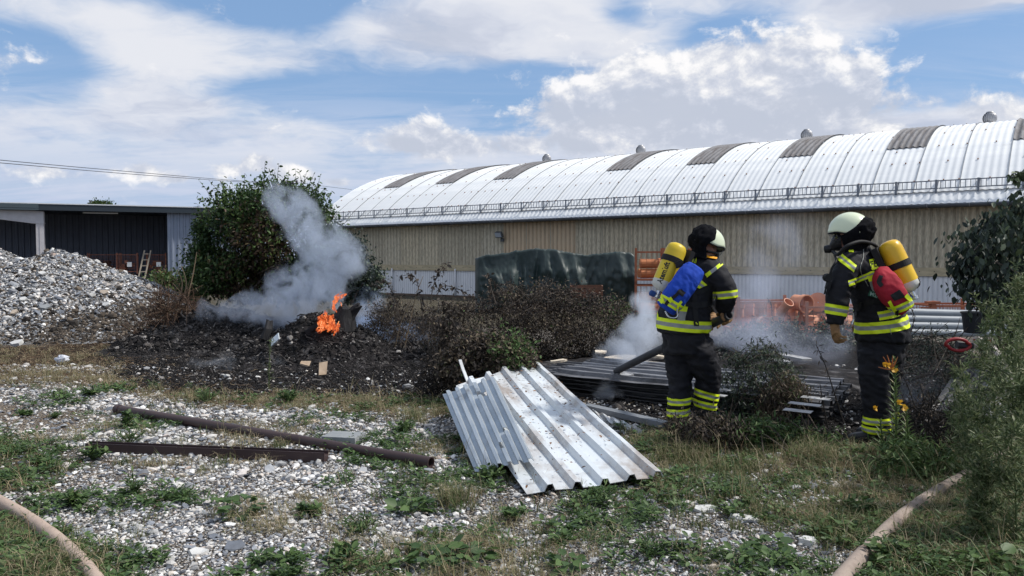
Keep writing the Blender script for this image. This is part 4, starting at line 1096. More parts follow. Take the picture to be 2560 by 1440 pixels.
# ================================================================== metal sheets in the foreground
def bil(c, u, v):
    return c[0] * (1 - u) * (1 - v) + c[1] * u * (1 - v) + c[2] * u * v + c[3] * (1 - u) * v
def profile_sheet(name, label, corners, prof, period, m, nv=24, sag=0.0, wav=.006, seed=0, holes=(), th=.004):
    c = [Vector(p) for p in corners]; w = (c[1] - c[0]).length; np_ = round(w / period)
    us = []
    for k in range(np_):
        for a, h in prof: us.append(((k + a) / np_, h))
    us.append((1.0, prof[0][1])); mb = MB(); n = len(us)
    for j in range(nv + 1):
        v = j / nv
        for u, h in us:
            p = bil(c, u, v); nrm = (c[1] - c[0]).cross(c[3] - c[0]).normalized()
            d_ = h + sag * math.sin(PI * v) + wav * mn.noise(Vector((u * 3 + seed, v * 5, seed))) * 2
            if v in (0, 1): d_ += R.uniform(-.004, .004)
            mb.v.append(tuple(p + nrm * d_ + (c[3] - c[0]).normalized() * (R.uniform(-.006, .006) if j in (0, nv) else 0)))
    for j in range(nv):
        for i in range(n - 1):
            if any(a0 <= i < a1 and b0 <= j < b1 for a0, a1, b0, b1 in holes): continue
            mb.f.append((j * n + i, j * n + i + 1, (j + 1) * n + i + 1, (j + 1) * n + i)); mb.m.append(0)
    o = mb.build(name, m); md = o.modifiers.new('thickness', 'SOLIDIFY'); md.thickness = th; md.offset = -1
    return tag(o, label, 'metal sheet')
m_sheet = mat('sheet_white', (.62, .66, .69), .38, var=(.55, .595, .62), scale=2, dirt=(.33, .30, .27), dscale=1.7, dthr=(.56, .76), spec=.5)
def add_dirt(m, col, thr, sc_, stretch, loc=(0, 0, 0)):
    stain(m, col, sc_, thr, stretch)
m_sheet2 = mat('sheet_galv', (.42, .46, .49), .36, var=(.35, .39, .42), scale=6, metal=.35, dirt=(.12, .11, .105), dscale=2.4, dthr=(.60, .74), spec=.5)
A = [G(1318, 1236, .02), G(1658, 1190, .06), G(1338, 900, .40), G(1140, 965, .34)]
prof_big = [(0, 0.0), (.60, 0.0), (.70, .042), (.90, .042)]
profile_sheet('metal_sheet', 'large white trapezoidal metal sheet sloping down onto the gravel', A, prof_big, .205, m_sheet, sag=-.02)
stain(m_sheet, (.27, .215, .175), 2.6, [(.45, 0), (.67, .88)], (1.2, .55, 1))
B = [G(1188, 1180, .03), G(1336, 1152, .17), G(1238, 946, .44), G(1106, 985, .30)]
prof_s = [(0, 0.0), (.42, 0.0), (.55, .028), (.88, .028)]
profile_sheet('metal_sheet', 'small torn grey ribbed sheet lying over the large white one', B, prof_s, .085, m_sheet2, nv=30, wav=.01, seed=5, holes=((13, 15, 4, 6), (17, 20, 9, 10), (13, 18, 24, 26)))
mb = MB(); pts = [P(1150, 900, 7.6), P(1158, 925, 7.5), P(1170, 955, 7.4), P(1178, 985, 7.2)]
for a, b_ in zip(pts, pts[1:]): mb.bar(a, b_, .03, .012)
tag(mb.build('metal_strip', m_sheet), 'narrow bent white metal strip beside the bramble roots', 'metal strip')
C_ = [G(1505, 1052, .01), G(1600, 1085, .01), G(1608, 1072, .05), G(1480, 1025, .06)]
prof_w = [(k / 12, .018 * math.sin(2 * PI * k / 12)) for k in range(12)]
profile_sheet('metal_sheet', 'white wavy sheet corner poking out from under the large white sheet', C_, prof_w, .12, m_sheet, nv=8)
mb = MB(); mb.bar(G(1465, 1016, .07), G(1665, 1062, .05), .10, .05); tag(mb.build('steel_bar', mat('bar_grey', (.20, .215, .235), .5, var=(.13, .14, .15), scale=5)), 'grey flat steel bar in front of the burnt sheets', 'steel bar')
# dead leaves on the sheets
dl = []
m_dead = leafmat('dead_leaf', [(0, (.05, .025, .012)), (.6, (.13, .06, .025)), (1, (.22, .11, .05))], .8, .1)
n = 260; u = rng.random(n); v = rng.random(n) ** .8
pos = np.array([tuple(bil(A, a, b_)) for a, b_ in zip(u, v)]); clus = np.clip(np.abs(mn.noise(Vector((0, 0, 0)))), 0, 1)
pos[:, 2] += .03 + .035 * (np.modf(u * 5)[0] > .66)
V, Fc, T = leaves(pos, rdir(n, .25), np.array([(0, 0, 1)] * n) + rng.normal(0, .3, (n, 3)), rng.uniform(.012, .04, n), rng.random(n))
o = bpy.data.objects.new('leaf_litter', np_mesh('leaf_litter', V, Fc, m_dead, T)); COL.objects.link(o); tag(o, kind='stuff')

# ------------------------------------------------------------------ stack of burnt profiled sheets
m_burnt = mat('sheet_burnt', (.04, .04, .043), .55, var=(.085, .085, .09), scale=3, stretch=(.6, .6, 2), metal=.2, spec=.5, dirt=(.012, .012, .013), dscale=2.5, dthr=(.5, .65))
m_burnt2 = mat('sheet_sooted', (.20, .205, .22), .5, var=(.10, .10, .11), scale=2.5, metal=.2, spec=.5, dirt=(.035, .033, .034), dscale=2.2, dthr=(.48, .66))
m_foil = mat('foil_white', (.42, .43, .44), .5, var=(.30, .30, .31), scale=9, dirt=(.06, .06, .06), dscale=5, dthr=(.5, .66))
RA, RB = Vector((2.82, 6.80, 0)), Vector((3.50, 7.86, 0)); LD = Vector((-.80, .60, 0)).normalized()
labs = ['lowest sooty sheet of the burnt stack at the standing firefighter boots', 'second lowest sooty sheet of the burnt stack', 'middle sooty sheet of the burnt stack', 'second highest sooty sheet of the burnt stack', 'topmost grey sheet of the burnt stack with bright foil scraps']
for i in range(5):
    z_ = .035 + i * .045; sft = R.uniform(-.12, .12) - .05 * i
    a, b_ = RA + LD * (sft + .06 * i), RB + LD * (sft + .06 * i); L = 3.9 - .25 * i
    cs = [a + LD * L, a, b_, b_ + LD * L]
    # corrugation runs along LD: width direction a->b
    cs = [a + Vector((0, 0, z_)), b_ + Vector((0, 0, z_ + .01)), b_ + LD * L + Vector((0, 0, z_ + .01)), a + LD * L + Vector((0, 0, z_))]
    profile_sheet('metal_sheet', labs[i], cs, [(0, 0.0), (.5, 0.0), (.60, .042), (.9, .042)], .2, m_burnt2 if i == 4 else m_burnt, nv=14, wav=.012, seed=i)
for i, (px, py, w, lab) in enumerate(((2075, 998, .24, 'bright foil scrap on the top burnt sheet nearest the standing firefighter knee'), (2052, 1014, .26, 'bright foil scrap in the middle of the three on the burnt stack end'), (2030, 1030, .22, 'bright foil scrap at the front end of the burnt stack'), (1830, 975, .16, 'bright foil scrap between the firefighters under the weeds'), (1815, 990, .14, 'second bright foil scrap between the firefighters under the weeds'))):
    p = P(px, py, 1); t_ = (.285 - CAMH) / (p.z - CAMH); p = Vector((p.x * t_, t_, .285)); mb = MB(); wd = (RB - RA).normalized() * .055
    mb.add([p - wd, p + wd, p + wd + LD * w, p - wd + LD * w, p - wd - Vector((0, 0, .003)), p + wd - Vector((0, 0, .003)), p + wd + LD * w - Vector((0, 0, .003)), p - wd + LD * w - Vector((0, 0, .003))], [(0, 1, 2, 3), (7, 6, 5, 4), (0, 4, 5, 1), (1, 5, 6, 2), (2, 6, 7, 3), (3, 7, 4, 0)]); tag(mb.build('foil_scrap', m_foil), lab, 'foil scrap')
# pale insulation boards and scraps behind it
m_ins = mat('board_cream', (.60, .53, .42), .85, var=(.52, .44, .34), scale=6, dirt=(.12, .10, .085), dscale=3, dthr=(.6, .7))
for i, (px, py, w, d_, rz, lab) in enumerate(((1545, 900, .52, .3, .4, 'largest cream board scrap in the smoke under the dark tube'), (1395, 905, .3, .12, .1, 'cream board scrap by the bramble left of the dark tube'), (1610, 915, .42, .3, -.2, 'cream board scrap right of the dark tube tip'),
                                             (1640, 893, .34, .2, .3, 'cream board scrap in front of the left leg smoke'), (1560, 940, .2, .12, .1, 'small white scrap lying on the burnt sheets'), (1985, 895, .5, .28, .2, 'white burnt sheet remains behind the weeds between the firefighters'), (1950, 905, .34, .2, -.4, 'smaller white burnt sheet remains behind the weeds'), (1500, 882, .2, .12, .5, 'cream chip in the smoke near the bramble'))):
    p = G(px, py, .15 + .02 * i)
    r_ = random.Random(70 + i); mb = MB(); n = 9; pts = [(math.cos(2 * PI * k / n) * w / 2 * r_.uniform(.65, 1.15), math.sin(2 * PI * k / n) * d_ / 2 * r_.uniform(.65, 1.15)) for k in range(n)]
    mb.add([(a, b_, 0) for a, b_ in pts] + [(a, b_, .02 + r_.uniform(0, .01)) for a, b_ in pts], [tuple(range(n - 1, -1, -1)), tuple(range(n, 2 * n))] + [(k, (k + 1) % n, n + (k + 1) % n, n + k) for k in range(n)])
    o = mb.build('board_scrap', m_ins if i not in (5, 6, 4) else m_foil); o.location = p; o.rotation_euler = (r_.uniform(.0, .3), r_.uniform(-.15, .15), rz); tag(o, lab, 'board scrap')
# low mound of burnt rubbish under those boards
def mound2(x, y):
    h = .16 * np.clip(1 - (((x - 2.1) / 2.6) ** 2 + ((y - 9.7) / 1.7) ** 2), 0, 1) ** .6
    return h + (h > .01) * .07 * (fbm(x, y, 4, 61, 3) - .5)
o = place(heightfield('burnt_mound', mound2, -.6, 4.8, 7.8, 11.6, .06, ash_m), 'burnt_ground_mound'); tag(o, kind='structure')
# dark sheet standing on edge at the right
m_blk = mat('sheet_black', (.02, .021, .024), .45, var=(.05, .052, .058), scale=4, spec=.5)
profile_sheet('metal_sheet', 'dark sheet pile tilted on edge behind the mugwort', [G(2300, 1060, .05), G(2420, 1030, .12), P(2500, 905, 7.0), P(2385, 935, 7.1)], [(0, 0), (.5, 0), (.6, .04), (.9, .04)], .18, m_blk, nv=8)

# ------------------------------------------------------------------ brown pipe and angular bar
m_brown = mat('pipe_brown', (.042, .027, .027), .5, var=(.060, .038, .036), scale=4, stretch=(.5, .5, 3), spec=.3, dirt=(.14, .11, .09), dscale=3, dthr=(.62, .8))
a, b_ = GG(292, 1034, .045), GG(1078, 1172, .045)
pipe = thing('steel_pipe', 'long round brown pipe lying diagonally across the gravel', 'pipe', (a + b_) / 2)
mb = MB(); d_ = (b_ - a).normalized(); mid_ = (a + b_) / 2
def ring_tube(mb, a, b, ro, ri, n=20):
    t = (b - a).normalized(); u = t.cross(Vector((0, 0, 1))).normalized(); w = t.cross(u); vs = []
    for c_, r_ in ((a, ri), (a, ro), (b, ro), (b, ri)):
        for j in range(n): an = 2 * PI * j / n; vs.append(c_ + (u * math.cos(an) + w * math.sin(an)) * r_)
    mb.add(vs, [(i * n + j, i * n + (j + 1) % n, ((i + 1) % 4) * n + (j + 1) % n, ((i + 1) % 4) * n + j) for i in range(4) for j in range(n)])
ring_tube(mb, a, b_, .041, .034); o = mb.build('tube', m_brown, pipe, keep=True); smooth_by_angle(o)
mb = MB(); ring_tube(mb, a + Vector((.0, 0, 0)), a + d_ * .06, .046, .0415); smooth_by_angle(mb.build('coupling', m_brown, pipe, keep=True))
a, b_ = GG(222, 1128, .036), GG(816, 1153, .036); d_ = (b_ - a).normalized(); w_ = d_.cross(Vector((0, 0, 1)))
mb = MB(); sec = [(-.04, 0), (.04, 0), (.04, .075), (.034, .075), (.034, .006), (-.034, .006), (-.034, .075), (-.04, .075)]
sec = [(-.04, .036), (-.04, -.036), (.04, -.036), (.04, .036), (.033, .036), (.033, .012), (-.033, .012), (-.033, .036)]
vs = [e + w_ * p_ + Vector((0, 0, q_)) for e in (a, b_) for p_, q_ in sec]; k = len(sec)
mb.add(vs, [(j, (j + 1) % k, k + (j + 1) % k, k + j) for j in range(k)] + [tuple(range(k - 1, -1, -1)), tuple(range(k, 2 * k))])
tag(mb.build('steel_profile', m_brown), 'angular brown steel profile with a grooved top lying below the round pipe', 'steel profile')

# ------------------------------------------------------------------ hoses
m_hose = mat('hose_beige', (.42, .33, .265), .85, var=(.36, .275, .225), scale=7, bump=.3, dirt=(.20, .15, .12), dscale=5, dthr=(.55, .8), bscale=90)
m_hose2 = mat('hose_pinkish', (.33, .27, .225), .85, var=(.27, .215, .18), scale=7, bump=.3, dirt=(.16, .12, .10), dscale=4, dthr=(.5, .75), bscale=90)
def spline(pts, n=10):
    o = []; P_ = [Vector(p) for p in pts]; P_ = [P_[0] * 2 - P_[1]] + P_ + [P_[-1] * 2 - P_[-2]]
    for i in range(1, len(P_) - 2):
        for k in range(n):
            t = k / n; a, b, c, d_ = P_[i - 1:i + 3]
            o.append(.5 * ((2 * b) + (c - a) * t + (2 * a - 5 * b + 4 * c - d_) * t * t + (3 * b - a - 3 * c + d_) * t ** 3))
    return o + [P_[-2]]
def hose(label, pix, r, m, dz=0):
    pts = spline([GG(a, b_, r * .9 + dz) for a, b_ in pix], 12); mb = MB()
    mb.tube(pts, [r * (1 + .05 * mn.noise(p * 6)) for p in pts], 16); return tag(mb.build('fire_hose', m, smooth=True), label, 'fire hose')
hose('beige fire hose running out of the bottom left corner over the gravel', [(-900, 1090), (-500, 1130), (-200, 1190), (-60, 1238), (0, 1268), (70, 1310), (140, 1362), (200, 1418), (245, 1475), (290, 1545)], .036, m_hose)
hose('thick brownish fire hose curving up from the bottom edge into the right weeds', [(2070, 1510), (2125, 1440), (2185, 1375), (2250, 1312), (2330, 1252), (2410, 1205), (2465, 1172), (2540, 1120)], .039, m_hose2)
# red manifold with a hose curving down, in the right weeds
m_red = mat('valve_red', (.26, .02, .025), .4); m_hosew = mat('hose_white', (.50, .45, .42), .8, var=(.42, .37, .34), scale=9)
mf = thing('hose_valve', 'red hose valve handle in front of the dark weeds at the right', 'valve', P(2405, 862, 6.4))
mb = MB(); cpt = P(2398, 862, 6.4); pts = [cpt + Vector((math.cos(a) * .095 - (.02 if math.sin(a) > 0 else 0), 0, math.sin(a) * .05)) for a in np.linspace(0, 2 * PI, 25)[:-1]]; mb.tube(pts + [pts[0]], .014, 8); mb.build('handle_ring', m_red, mf, keep=True, smooth=True)
mb = MB(); mb.tube([P(2392, 862, 6.43), P(2430, 866, 6.43)], .03, 12); mb.build('valve_body', mat('valve_dark', (.03, .03, .035), .5), mf, keep=True)
mb = MB(); mb.tube([P(2438, 856, 6.4), P(2450, 858, 6.4)], [.055, .05], 14); mb.build('coupling', m_hosew, mf, keep=True)
mb = MB(); mb.bar(P(2435, 850, 6.42), P(2475, 853, 6.42), .03, .02); mb.build('lever', m_red, mf, keep=True)
mb = MB(); mb.tube(spline([P(2445, 858, 6.4), P(2468, 866, 6.38), P(2490, 886, 6.35), P(2508, 915, 6.3), P(2522, 960, 6.25), P(2540, 1040, 6.2)], 8), .038, 14); tag(mb.build('fire_hose', m_hosew, smooth=True), 'pale hose arching down from the red valve into the weeds', 'fire hose')

# ------------------------------------------------------------------ power line behind
m_wire = mat('wire_dark', (.07, .07, .08), .6)
def wire(label, pix, r):
    pts = spline([P(a, b_, Y) for a, b_, Y in pix], 8); mb = MB(); mb.tube(pts, r, 5); tag(mb.build('power_line', m_wire), label, 'power line')
wire('upper of the two power lines crossing the sky left of the bush', [(-150, 383, 40), (0, 400, 46), (300, 427, 60), (560, 449, 78), (690, 457, 90)], .024)
wire('lower of the two power lines crossing the sky left of the bush', [(-150, 395, 40), (0, 407, 46), (300, 433, 60), (560, 452, 78), (680, 459, 90)], .024)
wire('thin power line running down from the pole to the warehouse roof', [(745, 455, 90), (800, 464, 96), (880, 474, 105)], .022)
up = thing('utility_pole', 'utility pole top with dark insulators just above the bush', 'utility pole', P(712, 640, 90))
mb = MB(); mb.tube([P(712, 640, 90), P(712, 452, 90)], .13, 10); mb.build('pole', m_wire, up, keep=True)
mb = MB(); mb.bar(P(680, 461, 90), P(746, 459, 90), .16, .14); mb.build('cross_arm', m_wire, up, keep=True)
for px_ in (684, 693, 705, 718, 732, 742):
    mb = MB(); mb.tube([P(px_, 459, 90), P(px_, 456, 90), P(px_, 455, 90), P(px_, 451, 90)], [.06, .16, .1, .12], 8); mb.build('insulator', m_wire, up, keep=True)
# ================================================================== vegetation
GREEN = [(0, (.022, .045, .018)), (.35, (.046, .085, .027)), (.62, (.085, .14, .042)), (.76, (.12, .165, .05)), (.84, (.11, .08, .04)), (.93, (.085, .055, .034)), (1, (.04, .028, .02))]
m_leaf = leafmat('leaf_green', GREEN, .5, .28)
m_leafdark = leafmat('leaf_scorched', [(0, (.028, .024, .022)), (.3, (.06, .05, .042)), (.55, (.115, .09, .068)), (.75, (.19, .148, .10)), (.88, (.085, .10, .045)), (1, (.075, .13, .045))], .75, .15)
m_leafsoot = leafmat('leaf_sooty', [(0, (.018, .026, .023)), (.4, (.042, .060, .046)), (.75, (.078, .105, .064)), (1, (.12, .155, .075))], .5, .15)
m_mug = leafmat('leaf_mugwort', [(0, (.035, .058, .028)), (.3, (.075, .11, .046)), (.6, (.13, .17, .072)), (.85, (.19, .215, .11)), (1, (.25, .26, .16))], .6, .25)
m_grass = leafmat('grass_blade', [(0, (.04, .068, .022)), (.3, (.075, .115, .038)), (.5, (.13, .15, .06)), (.7, (.28, .235, .14)), (.9, (.43, .365, .24)), (1, (.20, .125, .07))], .7, .3)
m_weed = leafmat('weed_leaf', [(0, (.03, .058, .024)), (.4, (.062, .11, .038)), (.75, (.10, .16, .052)), (.9, (.15, .19, .07)), (1, (.22, .19, .10))], .5, .25)
m_bark = mat('bark', (.055, .042, .035), .9, var=(.09, .07, .055), scale=9)
m_twig = mat('twig', (.085, .068, .055), .9, var=(.045, .036, .03), scale=9); m_dry = mat('dry_stalk', (.22, .16, .10), .9); m_stem = mat('green_stem', (.06, .085, .03), .7)
m_blackst = mat('black_stalk', (.018, .016, .015), .9)

def blades(pos, az_, lean, ln, w, tint):
    n = len(pos); d_ = np.stack([np.cos(az_), np.sin(az_), np.zeros(n)], 1); s_ = np.stack([-np.sin(az_), np.cos(az_), np.zeros(n)], 1)
    up = np.array([0, 0, 1.0]); L = ln[:, None]; W = w[:, None]; le = lean[:, None]
    m1 = pos + up * L * .5 + d_ * L * le * .22; tp = pos + up * L * (1 - .35 * le) + d_ * L * le * .8
    V = np.stack([pos - s_ * W, pos + s_ * W, m1 - s_ * W * .8, m1 + s_ * W * .8, tp], 1).reshape(-1, 3)
    Fb = np.array([(0, 1, 3), (0, 3, 2), (2, 3, 4)]); Fa = (Fb[None] + (np.arange(n) * 5)[:, None, None]).reshape(-1, 3)
    return V, Fa, np.repeat(tint, 5)
def merge(parts):
    V, Fc, T, o = [], [], [], 0
    for v, f, t in parts: V.append(v); Fc.append(f + o); T.append(t); o += len(v)
    return np.concatenate(V), np.concatenate(Fc), np.concatenate(T)
def tint_obj(name, parts, m, parent=None, keep=True):
    V, Fc, T = merge(parts); o = bpy.data.objects.new(name, np_mesh(name, V, Fc, m, T)); COL.objects.link(o)
    if parent is not None:
        o.parent = parent
        if keep: o.matrix_parent_inverse = world_of(parent).inverted()
    return o

def edge_dist(px, py, poly):
    d_ = np.full(px.shape, 1e9); n = len(poly)
    for i in range(n):
        a, b = np.array(poly[i], float), np.array(poly[(i + 1) % n], float); ab = b - a
        t = np.clip(((px - a[0]) * ab[0] + (py - a[1]) * ab[1]) / (ab @ ab), 0, 1)
        d_ = np.minimum(d_, np.hypot(px - a[0] - t * ab[0], py - a[1] - t * ab[1]))
    return d_
def crown_points(poly, Y, thick, n, soft):
    """clump centres that fill the outline's own volume: thin at its rim, deep in the middle"""
    p = np.array(poly, float); lo, hi = p.min(0), p.max(0); X = []
    while len(X) < n:
        a = rng.uniform(lo[0], hi[0], 400); b = rng.uniform(lo[1], hi[1], 400); k = inpoly(a, b, poly); a, b = a[k], b[k]
        d_ = edge_dist(a, b, poly)
        for q, w, e in zip(a, b, d_): X.append((q, w, e))
    X = np.array(X[:n]); t = thick * np.sqrt(np.clip(X[:, 2] / soft, .05, 1))
    yy = Y + t * rng.uniform(-1, 1, n) * .9
    W = np.array([tuple(P(a, b, c)) for (a, b, _), c in zip(X, yy)]); return W, X
def bush(name, label, cat, poly, Y, thick, soft, clumps, per, rad, size, tintf, m, base, kind='oval', droop=.3, twigs=60, branches=14, mbark=None, group=None, flatten=.8, tsz=.006, zmin=.02, shoots=0):
    t = thing(name, label, cat, base, 0, group)
    C_, X = crown_points(poly, Y, thick, clumps, soft)
    pos = np.repeat(C_, per, 0) + rng.normal(0, 1, (clumps * per, 3)) * np.array([rad, rad, rad * flatten]) * np.repeat(rng.uniform(.55, 1.25, clumps), per)[:, None]
    px = np.repeat(X[:, 0], per); py = np.repeat(X[:, 1], per); pos[:, 2] = np.maximum(pos[:, 2], zmin)
    n = len(pos); dr = rdir(n); dr[:, 2] -= droop; up = rng.normal(0, .5, (n, 3)) + np.array([0, 0, 1.0])
    ct = np.repeat(rng.normal(0, .13, clumps), per)
    tint = np.clip(tintf(px, py, n) + ct + rng.normal(0, .10, n), 0, 1)
    tint_obj('crown', [leaves(pos, dr, up, size * rng.uniform(.55, 1.25, n), tint, kind)], m, t)
    mb = MB(); base = Vector(base)
    for k in range(branches):
        c = Vector(C_[R.randrange(clumps)]); q = base + Vector((R.uniform(-.15, .15), R.uniform(-.15, .15), 0)) * (2 + 3 * thick * .3)
        mid_ = q.lerp(c, .5) + Vector((R.uniform(-.1, .1), R.uniform(-.1, .1), .15)); r0 = .010 + .018 * min(1, thick) if mbark in (None, m_bark) else .007
        mb.tube(spline([q, mid_, c], 3), [r0, r0 * .9, r0 * .8, r0 * .65, r0 * .5, r0 * .4, r0 * .3], 5)
    if branches: mb.build('trunk', mbark or m_bark, t, keep=True)
    mb = MB()
    for k in range(twigs):
        c = Vector(C_[R.randrange(clumps)]); d_ = Vector((R.gauss(0, 1), R.gauss(0, .7), R.gauss(.2, .9))).normalized() * R.uniform(1.0, 2.6) * rad * 2
        mb.tube([c - d_ * .5, c + d_ * .15 + Vector((R.gauss(0, .02), 0, R.gauss(0, .02))), c + d_ * .6 - Vector((0, 0, .05 * droop))], [tsz, tsz * .8, tsz * .4], 3, cap=False)
    if shoots:
        pp, dd = [], []
        top_i = np.argsort(edge_dist(X[:, 0], X[:, 1], poly) + (X[:, 1] - X[:, 1].min()) * .12)[:shoots]
        for i_ in top_i:
            c = Vector(C_[i_]); cc = Vector(C_.mean(0)); d_ = ((c - cc).normalized() * .5 + Vector((R.gauss(0, .3), R.gauss(0, .3), R.uniform(.5, 1.2)))).normalized() * R.uniform(.25, .6)
            mb.tube([c - d_ * .3, c + d_ * .4, c + d_], [.008, .006, .003], 3, cap=False)
            pp = [tuple(c + d_ * (j / 10)) for j in range(11)]; dd = [(R.gauss(0, 1), R.gauss(0, 1), R.gauss(-.2, .6)) for j in range(11)]
            tint_obj('shoot', [leaves(np.array(pp), np.array(dd), rng.normal(0, .5, (11, 3)) + [0, 0, 1], size * rng.uniform(.6, 1.2, 11), rng.uniform(.2, .7, 11), kind)], m, t)
    if twigs: mb.build('twig', mbark or m_twig, t, keep=True)
    return t

BUSH = [(478, 742), (470, 690), (482, 640), (492, 570), (505, 545), (522, 498), (560, 478), (600, 462), (632, 442), (660, 456), (700, 452), (745, 470), (780, 492), (812, 522), (830, 575), (850, 610), (872, 680), (868, 745)]
def tb(px, py, n):
    sc_ = smoothstep(540, 625, px + .25 * (py - 600)) * smoothstep(480, 590, py) * smoothstep(760, 690, px)
    return np.where(rng.random(n) < sc_ * .95, rng.uniform(.84, 1.0, n), rng.uniform(.05, .62, n) - .0)
bush('hazel_bush', 'tall bush green on the left and scorched brown in the middle behind the smoke', 'bush', BUSH, 17.0, 1.35, 130, 360, 95, .15, .095, tb, m_leaf, P(660, 760, 17.0), droop=.6, twigs=170, branches=26, tsz=.008, shoots=60)
# whole-crown tip shoots that break the outline
bush('dark_shrub', 'loose dark shrub between the smoke and the white warehouse strip', 'shrub', [(850, 745), (845, 640), (862, 600), (885, 590), (898, 640), (905, 680), (940, 665), (950, 700), (925, 742)], 16.0, .6, 60, 125, 60, .13, .08, lambda px, py, n: rng.uniform(.2, .6, n), m_leafsoot, P(885, 760, 16), droop=.6, twigs=60, branches=8)
bush('green_shrub', 'low bright green shrub at the foot of the shed wall', 'shrub', [(372, 725), (380, 695), (420, 688), (470, 682), (500, 700), (500, 735), (440, 742)], 19.0, .8, 40, 60, 70, .14, .085, lambda px, py, n: rng.uniform(.45, .78, n), m_leaf, P(440, 745, 19), twigs=20, branches=5)
for a, b, h, lab in ((470, 742, 112, 'tallest dry pale stalk left of the tall bush'), (452, 738, 64, 'short dry stalk left of the tall bush'), (462, 745, 80, 'forked dry stalk left of the tall bush')):
    s_ = thing('dry_stalk', lab, 'stalk', P(a, b, 15)); mb = MB(); tp_ = (a + (22 if h > 100 else -8), b - h)
    mb.tube(spline([P(a, b, 15), P(a + (tp_[0] - a) * .3 + 6, b - h * .5, 15), P(*tp_, 15)], 5), np.linspace(.016, .006, 11), 5); mb.build('stem', m_dry, s_, keep=True)
# brown dry brush between gravel heap and ash
bush('dry_brush', 'brown dry brushwood between the gravel heap and the smoking ash', 'brushwood', [(360, 800), (400, 740), (440, 725), (480, 740), (492, 775), (440, 830), (350, 880), (280, 890)], 13.0, .5, 60, 55, 12, .16, .07, lambda px, py, n: rng.uniform(.4, .8, n), m_leafdark, P(420, 850, 13), twigs=420, branches=0, mbark=mat('brush_brown', (.115, .068, .042), .9, var=(.06, .04, .03), scale=5), kind='lance')
# bramble thicket
def tbr(px, py, n):
    gr = smoothstep(90, 20, np.hypot(px - 1555, (py - 800) * 1.3)) * .5
    return np.where(rng.random(n) < gr, rng.uniform(.78, .95, n), rng.uniform(0, .74, n) ** 1.25)
for poly, Y, base, lab, cl, tw in (
    ([(925, 905), (918, 820), (940, 770), (985, 748), (1050, 775), (1105, 770), (1125, 830), (1095, 900), (1010, 905)], 12.2, (1020, 905), 'grey dry bramble thicket with bare stalks right of the fire', 80, 420),
    ([(1085, 900), (1110, 790), (1150, 760), (1210, 755), (1270, 722), (1330, 712), (1390, 705), (1420, 760), (1430, 890), (1330, 905), (1220, 900)], 11.2, (1270, 900), 'burnt brown bramble mound in front of the green tarpaulin', 190, 420),
    ([(1400, 890), (1395, 720), (1450, 730), (1500, 745), (1560, 768), (1615, 790), (1632, 830), (1610, 890), (1500, 895)], 11.6, (1520, 900), 'dark bramble mound with some green leaves left of the bent firefighter', 150, 300)):
    bush('bramble', lab, 'bramble', poly, Y, .8, 70, cl, 80, .115, .042, tbr, m_leafdark, G(*base, 0), twigs=tw, branches=10, droop=.5, mbark=m_twig, tsz=.0045)
bush('bramble', 'nearer bramble clump with fresh green leaves above the metal sheets', 'bramble',
     [(1095, 955), (1105, 900), (1150, 862), (1210, 838), (1290, 840), (1330, 860), (1342, 905), (1312, 935), (1220, 950), (1150, 962)], 8.1, .45, 45, 150, 80, .065, .048,
     lambda px, py, n: np.where(rng.random(n) < smoothstep(75, 30, np.hypot(px - 1275, py - 878)) * .75, rng.uniform(.86, 1.0, n), rng.uniform(.1, .76, n)), m_leafdark, G(1190, 960, 0), twigs=330, branches=10, mbark=m_twig, tsz=.0035)
bush('bramble', 'bare black bramble roots and twigs left of the metal sheets', 'bramble', [(1040, 965), (1050, 900), (1090, 880), (1130, 905), (1150, 950), (1120, 985), (1060, 985)], 8.4, .35, 30, 30, 10, .1, .04, lambda px, py, n: rng.uniform(0, .6, n), m_leafdark, G(1100, 985, 0), twigs=260, branches=0, mbark=m_blackst, tsz=.0035)
# arching canes over the thicket
for i, (pts, lab) in enumerate((
    ([(1000, 800), (985, 740), (960, 700), (935, 720)], 'arching bare cane in front of the white strip, left one'), ([(1060, 820), (1050, 740), (1035, 690), (1000, 690)], 'arching bare cane in front of the white strip, middle one'),
    ([(1075, 760), (1085, 710), (1100, 680), (1115, 660)], 'upright withered shoot with dead leaves before the white strip'), ([(1090, 740), (1110, 715), (1150, 725), (1180, 745)], 'cane arching towards the green tarpaulin'),
    ([(1010, 880), (1022, 820), (1040, 740), (1058, 690)], 'long pale dry stalk leaning in the grey bramble'), ([(985, 880), (1005, 800), (1030, 745)], 'second pale dry stalk leaning in the grey bramble'),
    ([(1150, 860), (1132, 800), (1118, 770), (1108, 745)], 'dark beaded stalk rising left of the bramble mound'), ([(1240, 760), (1228, 720), (1222, 690)], 'thin shoot at the left edge of the tarpaulin'))):
    Y = 11.4 if i < 6 else 9.0; t = thing('bramble_cane', lab, 'cane', P(*pts[0], Y)); sp = spline([P(a, b, Y + .06 * k) for k, (a, b) in enumerate(pts)], 6); mb = MB()
    pale = i in (4, 5); mb.tube(sp, np.linspace(.011 if pale else .008, .004, len(sp)), 5); mb.build('stem', m_dry if pale else m_twig, t, keep=True)
    if not pale:
        q = np.array([tuple(p) for p in sp])[4:]; q = np.repeat(q, 3, 0) + rng.normal(0, .025, (len(q) * 3, 3)); n = len(q); dr = rdir(n); dr[:, 2] -= .6
        tint_obj('leaf', [leaves(q, dr, rng.normal(0, .5, (n, 3)) + [0, 0, 1], rng.uniform(.05, .10, n), rng.uniform(.05, .5, n))], m_leafdark, t)

